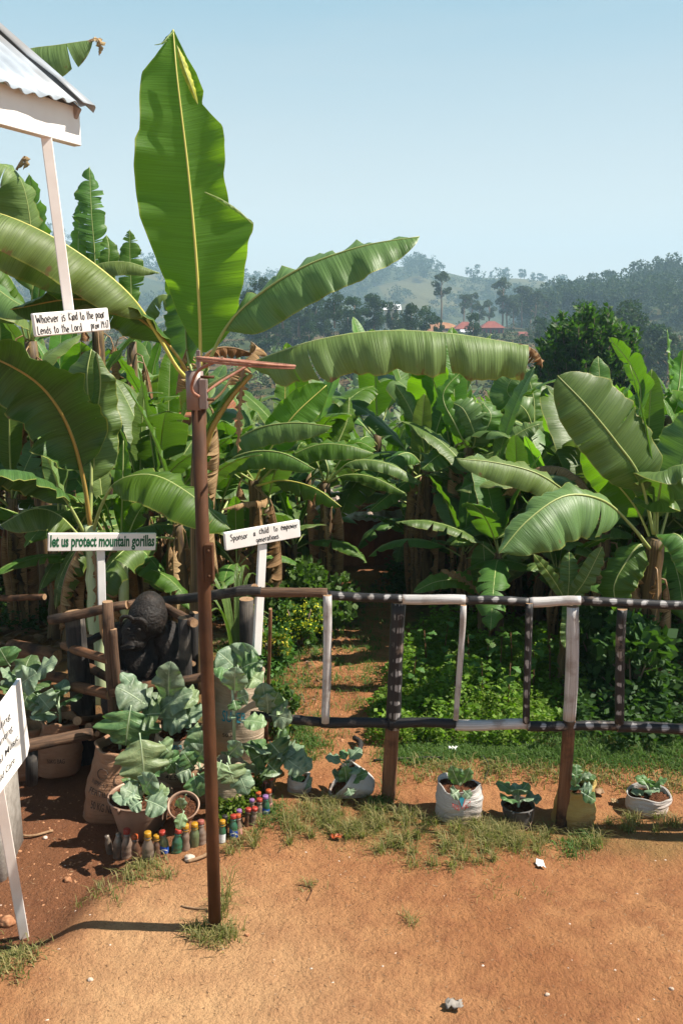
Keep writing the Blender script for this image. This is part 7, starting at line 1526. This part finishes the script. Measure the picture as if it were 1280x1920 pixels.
for b_ in [(206, 1603, 44, 13, 'grey', None, None, 'capless dusty bottle at the very left end of the row', 2, -.05), (219, 1612, 56, 19, 'grey', None, None, 'grey soil filled bottle without cap, second from the left end', 2, .03), (236, 1612, 58, 22, 'clear', 'red', None, 'fat soil filled bottle with red cap in front of the bucket', 0, 0), (254, 1612, 48, 17, 'brown', 'orange', None, 'slim brown bottle with bright orange cap beside the fat red capped one', 0, 0), (275, 1617, 60, 23, 'grey', 'yellow', None, 'tall ridged grey bottle with yellow cap, foremost in the row', 0, 0), (293, 1608, 42, 15, 'brown', 'yellow', None, 'short dark waisted bottle with yellow cap', 1, 0), (308, 1602, 46, 18, 'olive', 'red', 'blue', 'bottle with red cap and blue wave label left of the pole', 2, 0), (329, 1602, 46, 21, 'green', 'red', None, 'stubby translucent green bottle with red cap', 0, .05), (346, 1597, 52, 18, 'clear', 'yellow', None, 'curvy brownish bottle with amber cap below the tipped pot', 1, .04), (363, 1590, 48, 19, 'olive', 'yellow', None, 'olive bottle with yellow cap just left of the pole', 2, 0), (377, 1586, 46, 18, 'clear', 'faded', None, 'clear bottle with faded red cap touching the pole from the left', 0, .03),
        (415, 1582, 44, 14, 'green', 'yellow', 'white', 'green bottle with yellow cap and plain white label right of the pole', 2, 0), (421, 1568, 40, 12, 'brown', 'black', None, 'dark bottle with black cap', 0, 0), (437, 1574, 44, 17, 'green', 'red', 'blue', 'green bottle with red cap and large blue label', 2, 0), (448, 1569, 42, 13, 'clear', 'orange', 'redwhite', 'clear bottle with orange cap and pinkish label', 0, 0), (451, 1552, 34, 11, 'brown', 'purple', None, 'brown bottle with purple cap behind the blue labelled one', 0, 0), (461, 1551, 38, 12, 'brown', 'red', None, 'slim brown bottle with red cap in the right half of the row', 1, .1), (471, 1549, 38, 15, 'clear', 'red', None, 'clear crumpled bottle with red cap half hidden by leaves', 1, .1), (473, 1528, 30, 11, 'clear', 'purple', None, 'clear bottle with pale purple cap', 0, 0), (484, 1533, 36, 15, 'clear', 'red', None, 'clear brownish bottle with wide red cap', 1, .05), (486, 1512, 28, 12, 'brown', 'orange', None, 'small bottle with orange red cap in the back of the row', 0, 0), (498, 1529, 38, 15, 'green', 'purple', 'blue', 'green bottle with dull purple cap and blue label near the right end', 2, 0), (504, 1519, 40, 14, 'clear', 'orange', 'redwhite', 'bottle with orange cap and red label strip at the right end', 0, 0), (498, 1487, 24, 10, 'brown', 'faded', None, 'tiny bottle with faded cap half buried in the weeds', 0, 0), (508, 1488, 32, 13, 'brown', 'red', None, 'brown bottle with red cap farthest back in the row', 0, 0)]: bottle(*b_)

# ------------------------------------------------------------------ grass, weeds, bushes, litter
def blades(base, L, w, bend, seed):
    r = np.random.default_rng(seed); n = len(base); az = r.uniform(0, 6.283, n); d = np.stack([np.cos(az), np.sin(az), 0 * az], 1); s = np.stack([-np.sin(az), np.cos(az), 0 * az], 1)
    up = np.array([0, 0, 1.0]); L = L[:, None]; w = w[:, None]; bend = bend[:, None]
    p1 = base + up * L * .55 + d * L * bend * .30; p2 = base + up * L * (1 - .45 * bend) + d * L * bend
    V = np.stack([base - s * w, base + s * w, p1 + s * w * .75, p1 - s * w * .75, p2], 1).reshape(-1, 3); i = np.arange(n)[:, None] * 5
    return V, [i + np.array([[0, 1, 2, 3]]), i + np.array([[3, 2, 4]])]
def scatter_poly(poly_px, n, seed, clump=0, spread=.06):
    r = np.random.default_rng(seed); poly = np.array([[PG(*p).x, PG(*p).y] for p in poly_px]); lo, hi = poly.min(0), poly.max(0); out = np.zeros((0, 2))
    m = n if not clump else max(1, n // clump)
    while len(out) < m:
        q = r.uniform(lo, hi, (m * 3, 2)); out = np.concatenate([out, q[in_poly(q[:, 0], q[:, 1], poly)]])
    out = out[:m]
    if clump: out = np.repeat(out, clump, 0) + r.normal(size=(m * clump, 2)) * spread * r.uniform(.4, 1.3, (m, 1)).repeat(clump, 0)
    return np.concatenate([out, G(out[:, 0], out[:, 1])[:, None] - .004], 1)
def grass(name, sets, mat, seed):
    Vs, Q, T, b0 = [], [], [], 0; r = np.random.default_rng(seed)
    for poly, n, cl, spr, l0, l1, wd in sets:
        B = scatter_poly(poly, n, seed + len(Vs), cl, spr); m = len(B); V, (q, t) = blades(B, r.uniform(l0, l1, m), r.uniform(.6, 1.2, m) * wd, r.uniform(.3, 1.25, m), seed + 9 + len(Vs)); Vs.append(V); Q.append(q + b0); T.append(t + b0); b0 += len(V)
    return tag(mk(name, np.concatenate(Vs), [np.concatenate(Q), np.concatenate(T)], MAT[mat], smooth=False), kind='stuff')
strip = [(500, 1545), (560, 1500), (640, 1512), (720, 1510), (820, 1548), (940, 1556), (1040, 1560), (1140, 1540), (1290, 1525), (1290, 1548), (1150, 1572), (1120, 1590), (1010, 1625), (900, 1625), (840, 1640), (720, 1612), (620, 1588), (500, 1590), (430, 1610), (400, 1600), (440, 1580)]
strip2 = [(560, 1500), (640, 1512), (720, 1512), (830, 1550), (1000, 1560), (1040, 1585), (940, 1605), (800, 1600), (640, 1570), (540, 1575)]
grass('grass', [(strip, 3000, 42, .018, .03, .12, .0021), (strip2, 2700, 46, .020, .03, .13, .0021), (strip, 1500, 10, .05, .01, .05, .002), ([(200, 1640), (300, 1610), (330, 1640), (230, 1700), (130, 1720)], 420, 14, .04, .03, .08, .0026), ([(-40, 1790), (60, 1775), (70, 1810), (-10, 1850), (-60, 1850)], 900, 16, .04, .02, .07, .003), ([(350, 1740), (400, 1735), (450, 1745), (430, 1772), (370, 1775)], 420, 14, .03, .03, .10, .0025), ([(430, 1640), (430, 1700), (405, 1760), (415, 1700)], 90, 10, .02, .05, .16, .0025),
    ([(740, 1725), (790, 1725), (790, 1745), (740, 1745)], 40, 20, .03, .03, .08, .002), ([(540, 1655), (600, 1655), (600, 1672), (540, 1672)], 50, 10, .03, .02, .06, .002), ([(900, 1640), (1040, 1640), (1040, 1690), (900, 1690)], 60, 6, .03, .02, .06, .002), ([(700, 1480), (780, 1420), (860, 1430), (980, 1440), (1280, 1465), (1290, 1480), (1100, 1480), (950, 1460)], 1300, 20, .05, .03, .09, .003)], 'grass_blade', 61)
lawn = [(700, 1430), (760, 1400), (900, 1395), (1100, 1410), (1300, 1420), (1300, 1444), (1150, 1436), (1000, 1430), (880, 1420)]
grass('grass', [(lawn, 12000, 12, .07, .015, .055, .0030), ([(500, 1330), (560, 1310), (590, 1260), (600, 1180), (560, 1140), (480, 1150), (400, 1220)], 5000, 12, .07, .03, .10, .0034), ([(500, 1360), (570, 1350), (600, 1400), (580, 1430), (530, 1400)], 1300, 12, .06, .02, .07, .003), ([(680, 1230), (710, 1190), (700, 1290), (670, 1340)], 600, 12, .06, .03, .08, .003), ([(500, 1530), (520, 1500), (540, 1530), (480, 1575)], 300, 12, .04, .03, .07, .0026), ([(1000, 1350), (1300, 1330), (1300, 1420), (1000, 1400)], 6000, 12, .07, .02, .08, .0032), ([(690, 1530), (760, 1500), (700, 1500)], 150, 13, .02, .05, .13, .003), ([(1010, 1590), (1110, 1560), (1120, 1600), (1040, 1620)], 160, 13, .03, .04, .10, .003)], 'grass_green', 62)
def weeds(name, poly, n, seed, h0, h1, leaves, ls, mat, asp=.55):
    r = np.random.default_rng(seed); B = scatter_poly(poly, n, seed); H = r.uniform(h0, h1, n) * (0.6 + .4 * np.sin(B[:, 0] * 5) * np.sin(B[:, 1] * 4)); Cs, Ds, Sz = [], [], []
    for _ in range(leaves):
        f = r.random(n) ** .7; az = r.uniform(0, 6.283, n); rad = r.uniform(.2, 1, n) * ls * 1.6 * (1.1 - .5 * f); Cs.append(B + np.stack([np.cos(az) * rad, np.sin(az) * rad, f * H + .01], 1)); Ds.append(np.stack([np.cos(az), np.sin(az), r.uniform(-.3, .6, n)], 1)); Sz.append(r.uniform(.6, 1.3, n) * ls)
    V, Q = cloud_quads(np.concatenate(Cs), np.concatenate(Ds), np.concatenate(Sz), asp, seed=seed); return tag(mk(name, V, Q, MAT[mat], smooth=False), kind='stuff')
wpoly = [(690, 1345), (722, 1280), (760, 1220), (800, 1180), (880, 1165), (1000, 1180), (1090, 1230), (1100, 1340), (1000, 1400), (780, 1400), (690, 1400)]
weeds('weeds', wpoly, 3000, 71, .05, .26, 20, .026, 'weed_green')
weeds('weeds', wpoly, 300, 72, .22, .45, 16, .045, 'weed_green', .6)
weeds('undergrowth', [(1050, 1400), (1080, 1230), (1000, 1150), (1300, 1120), (1500, 1180), (1500, 1420)], 900, 73, .15, .6, 16, .06, 'undergrowth_leaf')
weeds('undergrowth', [(700, 1110), (760, 1060), (1300, 1060), (1600, 1100), (1300, 1180), (1000, 1150), (860, 1140)], 1100, 74, .15, .7, 16, .07, 'undergrowth_leaf')
weeds('undergrowth', [(-200, 1200), (-200, 1100), (0, 1085), (560, 1085), (600, 1110), (500, 1150), (380, 1190), (250, 1185), (60, 1190)], 1100, 75, .08, .45, 14, .055, 'undergrowth_leaf')
weeds('undergrowth', [(560, 1120), (540, 1250), (500, 1290), (480, 1200), (500, 1120)], 420, 76, .15, .5, 18, .05, 'bush_green')
weeds('weeds', [(400, 1540), (420, 1490), (480, 1470), (500, 1470), (470, 1520), (430, 1550)], 110, 77, .03, .13, 14, .03, 'weed_green')
# tall broad leaved weeds standing out of the patch
def weed_plant(u, v, h, seed):
    b = PG(u, v); rnd = random.Random(seed); root = empty('weed_plant', b, 'tall broad leaved weed standing above the green patch behind the fence', 'weed', 'tall weeds in the green patch behind the fence')
    top = b + Vector((rnd.uniform(-.04, .04), 0, h)); V, Fc, U = tube([b, top], [.006, .003], 5); mk('stem', V, Fc, MAT['log_brown'], root, U)
    for i in range(11):
        f = rnd.uniform(.35, 1); p = b.lerp(top, f); az = rnd.uniform(0, 6.28); L = rnd.uniform(.06, .11); d = Vector((math.cos(az), math.sin(az), rnd.uniform(-.1, .4))); (V, Fc, U), R = leaf([p, p + d * L * .6, p + d * L + Vector((0, 0, -.03))], (0, 0, 1), L * .33, .15, (.2, .2), (.5, .5), .006, 5, n=12, m=3, seed=seed + i, prof='round', r0=.002, edgejit=.18); mk('leaf', V, Fc, MAT['weed_leaf'], root, U)
for i, (u, v, h) in enumerate([(880, 1280, .40), (910, 1260, .42), (935, 1290, .42), (960, 1270, .38), (1000, 1300, .42), (850, 1310, .36), (905, 1330, .38), (1030, 1290, .45), (800, 1260, .36), (830, 1240, .38), (770, 1300, .3), (950, 1340, .4)]): weed_plant(u, v, h, 700 + 20 * i)
def bush(u, v, Y, r, h, label, mat, seed, ls=.06, n=2600, flowers=0):
    b = P(u, v, Y); b.z = GZ(b.x, Y); root = empty('bush', b, label, 'bush'); rr = np.random.default_rng(seed); rnd = random.Random(seed); mb = MB(); cent, rad = [], []
    for i in range(22):
        a = rnd.uniform(0, 6.28); q = math.sqrt(rnd.random()) * r * .75; z = rnd.uniform(.15, .85) * h * (1 - .35 * (q / r) ** 2); c = b + Vector((math.cos(a) * q, math.sin(a) * q, z)); cent.append(tuple(c)); rad.append(rnd.uniform(.18, .3) * r * 1.3); mb.add(*tube([b, c], [.012, .004], 4))
    mb.build('branches', MAT['trunk_bark'], root); C, D = clumps(cent, rad, n // 22, seed, .9); V, Q = cloud_quads(C, D, rr.uniform(.6, 1.3, len(C)) * ls, .75, seed=seed); mk('foliage', V, Q, MAT[mat], root, smooth=False)
    if flowers: C, D = clumps(cent[:14], [x * 1.06 for x in rad[:14]], flowers // 14, seed + 1, .9); V, Q = cloud_quads(C, D, rr.uniform(.6, 1.2, len(C)) * ls * .7, .6, seed=seed + 3); tag(mk('flowers', V, Q, MAT['flower_yellow'], root, smooth=False), kind='stuff')
bush(588, 1105, 7.7, .42, .72, 'rounded green creeper bush right of the sponsor sign', 'bush_green', 81, .07, 3000)
bush(562, 1120, 7.2, .24, .45, 'low yellow flowering bush behind the sponsor board', 'bush_green', 82, .045, 1200, 900)
bush(508, 1200, 6.6, .16, .60, 'slim yellowish bush beside the sponsor sign post', 'bush_green', 83, .04, 900, 700)
bush(478, 1120, 7.2, .16, .45, 'small bush with yellow sprays left of the sponsor post', 'bush_green', 84, .04, 700, 420)
bush(515, 1300, 5.6, .18, .40, 'feathery light green bush beside the path, below the sponsor sign', 'bush_green', 85, .045, 1100, 240)
bush(1190, 1230, 6.0, .34, .80, 'dark shaded shrub between the right fence posts and the big plant', 'undergrowth_leaf', 86, .10, 900)
bush(1120, 1180, 6.6, .4, .7, 'dark leafy shrub behind the white fence post', 'undergrowth_leaf', 87, .10, 1000)
# tall reed grass left of the sponsor sign
rb = P(440, 1090, 6.4); rb.z = GZ(rb.x, 6.4); rt = empty('reed_clump', rb, 'clump of long blue green reed blades between pole and sponsor sign', 'reeds'); rnd = random.Random(8); mb = MB()
for i in range(16):
    az = rnd.uniform(0, 6.28); d = Vector((math.cos(az), math.sin(az), 0)); L = rnd.uniform(.5, .95); (V, Fc, U), R = leaf([rb + d * .03, rb + d * .10 * L + UPZ * L * .6, rb + d * .26 * L + UPZ * L * .95, rb + d * .5 * L + UPZ * L * .85], (tuple(d * -1 + UPZ * .2), tuple(d * -.6 + UPZ)), .018, .02, (.4, .4), (.3, .3), 0, 1, n=14, m=2, seed=i, r0=.003); mb.add(V, Fc, U)
mb.build('blades', MAT['banana_leaf_grey'], rt)
# dry leaf litter under the grove, stones and sticks on the soil
def litter(name, poly, n, seed, s0, s1, mat):
    r = np.random.default_rng(seed); B = scatter_poly(poly, n, seed); az = r.uniform(0, 6.28, n); D = np.stack([np.cos(az), np.sin(az), r.uniform(-.15, .3, n)], 1); V, Q = cloud_quads(B + [0, 0, min(.012, s1 * .3)], D, r.uniform(s0, s1, n), .35 if s1 > .05 else .2, seed=seed); return tag(mk(name, V, Q, MAT[mat], smooth=False), kind='stuff')
litter('leaf_litter', [(-200, 1200), (0, 1085), (560, 1080), (620, 1085), (520, 1200), (300, 1230), (0, 1250)], 2600, 91, .05, .22, 'dry_litter')
litter('leaf_litter', [(690, 1100), (760, 1050), (1300, 1050), (1500, 1100), (1300, 1220), (1050, 1200), (860, 1130)], 2200, 92, .05, .22, 'dry_litter')
litter('leaf_litter', [(-50, 1900), (0, 1480), (200, 1600), (560, 1540), (1290, 1500), (1290, 1930), (0, 1930)], 2400, 93, .005, .024, 'dry_litter')
litter('leaf_litter', [(540, 1420), (700, 1120), (660, 1080), (620, 1120), (500, 1330)], 900, 94, .01, .06, 'dry_litter')
pathp = [(540, 1400), (560, 1300), (600, 1180), (640, 1090), (700, 1090), (740, 1130), (680, 1240), (660, 1340), (640, 1420)]
grass('grass', [(pathp, 2600, 26, .05, .015, .07, .003)], 'grass_green', 65); grass('grass', [(pathp, 1100, 22, .05, .02, .08, .003)], 'grass_blade', 66)
def stones_mesh(B, sz, seed, mat, name):
    import bmesh
    r = np.random.default_rng(seed); bm = bmesh.new(); bmesh.ops.create_icosphere(bm, subdivisions=1, radius=1); v0 = np.array([v.co[:] for v in bm.verts]); f0 = np.array([[v.index for v in f.verts] for f in bm.faces]); bm.free(); n = len(B)
    V = v0[None] * (1 + r.uniform(-.3, .3, (n, len(v0), 1))) * sz[:, None, None] * r.uniform(.6, 1.2, (n, 1, 3)) * np.array([1, 1, .6]); a = r.uniform(0, 6.28, n); R = np.stack([np.stack([np.cos(a), -np.sin(a), 0 * a], 1), np.stack([np.sin(a), np.cos(a), 0 * a], 1), np.stack([0 * a, 0 * a, 1 + 0 * a], 1)], 1)
    V = np.einsum('nij,nkj->nki', R, V) + B[:, None]; Q = f0[None] + (np.arange(n) * len(v0))[:, None, None]; return tag(mk(name, V.reshape(-1, 3), Q.reshape(-1, 3), MAT[mat], smooth=False), kind='stuff')
simple('clod', (.24, .10, .05), (.44, .23, .12), 30, .95, .1, .4); simple('pebble', (.42, .30, .22), (.62, .52, .44), 30, .8, .2, .3)
yard = [(-80, 1940), (-60, 1500), (190, 1600), (420, 1600), (640, 1590), (840, 1640), (1290, 1560), (1330, 1940)]
B = scatter_poly(pathp, 900, 99); stones_mesh(B, np.random.default_rng(8).uniform(.004, .018, len(B)), 9, 'clod', 'gravel')
simple('dark_clod', (.10, .04, .02), (.20, .085, .045), 30, .95, .1, .4)
B = scatter_poly(yard, 2200, 100); stones_mesh(B, np.random.default_rng(11).uniform(.0018, .006, len(B)), 12, 'dark_clod', 'gravel')
B = scatter_poly(yard, 5200, 95); stones_mesh(B, np.random.default_rng(1).uniform(.0015, .007, len(B)), 2, 'clod', 'gravel')
B = scatter_poly(yard, 260, 96); stones_mesh(B, np.random.default_rng(3).uniform(.003, .010, len(B)), 4, 'pebble', 'gravel')
B = scatter_poly([(0, 1480), (170, 1480), (190, 1620), (60, 1760), (0, 1760)], 900, 97); stones_mesh(B, np.random.default_rng(5).uniform(.002, .012, len(B)), 6, 'clod', 'gravel')
B = scatter_poly([(560, 1430), (690, 1420), (1280, 1470), (1280, 1520), (720, 1500), (580, 1480)], 1100, 98); stones_mesh(B, np.random.default_rng(6).uniform(.002, .009, len(B)), 7, 'clod', 'gravel')
def rock(u, v, s, mat, label, seed):
    g = PG(u, v); B = np.array([[0, 0, 0.]]); import bmesh; bm = bmesh.new(); bmesh.ops.create_icosphere(bm, subdivisions=3, radius=1); rnd = random.Random(seed); V = []
    for p in bm.verts: q = Vector(p.co); k = 1 + .35 * mnoise.noise(q * 1.3 + Vector((seed, 0, 0))) + .12 * mnoise.noise(q * 3.1); V.append(g + Vector((q.x * s * k, q.y * s * k * .8, q.z * s * k * .65 + s * .35)))
    Fc = [tuple(x.index for x in f.verts) for f in bm.faces]; bm.free(); tag(mk('stone', V, Fc, MAT[mat]), label, 'stone')
for a in [(355, 1612, .028, 'pebble', 'angular pale stone beside the stick left of the pole', 1), (14, 1733, .04, 'clod', 'brown stone by the foot of the left sign stick', 2), (128, 1652, .022, 'clod', 'reddish stone on the bank left of the pole', 3), (1025, 1866, .010, 'pebble', 'small white pebble on the bare yard', 4), (463, 1754, .012, 'clod', 'little clod right of the pole foot', 5), (170, 1838, .012, 'pebble', 'tan pebble near the bottom left of the yard', 6), (1258, 1855, .010, 'pebble', 'pale pebble near the bottom right corner', 7), (85, 1572, .014, 'pebble', 'small white stone in the shaded hollow', 8)]: rock(*a)
def twig(pts, r, label, mat='log_brown'):
    P_ = [PG(u, v) + Vector((0, 0, r * .8 + dz)) for u, v, dz in pts]; V, Fc, U = tube(crom(P_, 10), r, 6); tag(mk('stick', V, Fc, MAT[mat], None, U), label, 'stick')
twig([(352, 1618, 0), (372, 1613, .004), (392, 1605, .006)], .010, 'short pale stick lying left of the pole behind the stone', 'endgrain'); twig([(340, 1700, 0), (365, 1705, .003), (390, 1706, 0)], .005, 'thin straw twig touching the pole left side', 'endgrain'); twig([(640, 1445, .004), (668, 1425, .02), (676, 1405, .03), (664, 1392, .02)], .018, 'dark gnarled root lump on the path', 'log_charred'); twig([(905, 1420, .01), (915, 1440, .015), (908, 1462, .0)], .005, 'crooked dark twig behind the printed white sack', 'log_charred'); twig([(700, 1428, .004), (780, 1424, .006), (830, 1422, .002)], .008, 'long thin dark stick lying right behind the black post', 'log_charred'); twig([(560, 1660, 0), (585, 1668, .006), (575, 1690, 0)], .003, 'tiny dry sprig on the bare soil', 'log_brown'); twig([(30, 1568, .004), (60, 1572, .01), (100, 1560, .003)], .008, 'pale crooked stick in the shaded hollow', 'endgrain')
def scrap(u, v, w, h, mat, label, seed):
    g = PG(u, v); rnd = random.Random(seed); V, Fc = [], []; n = 7
    for i in range(n):
        for j in range(n): V.append(g + Vector(((i / 6 - .5) * w + rnd.uniform(-.004, .004), (j / 6 - .5) * h + rnd.uniform(-.004, .004), .012 + rnd.uniform(0, .022))))
    for i in range(n - 1):
        for j in range(n - 1): p = i * n + j; Fc.append((p, p + n, p + n + 1, p + 1))
    o = mk('litter_scrap', V, Fc, MAT[mat]); md = o.modifiers.new('t', 'SOLIDIFY'); md.thickness = .001; tag(o, label, 'litter')
scrap(1012, 1625, .045, .06, 'label_white', 'crumpled white paper scrap below the grass strip', 1); scrap(850, 1890, .07, .05, 'render_grey', 'grey scrap at the bottom edge of the yard', 2); scrap(1122, 1490, .06, .05, 'dry_litter', 'curled dry leaf behind the yellow sack', 3); scrap(848, 1408, .06, .03, 'label_white', 'pale plastic scrap on the shaded grass behind the fence', 4); scrap(630, 1574, .06, .03, 'cap_orange', 'orange dry leaf scrap on the grass strip', 5); scrap(1150, 1508, .04, .04, 'dry_litter', 'small dry leaf between yellow sack and slumped bag', 6)
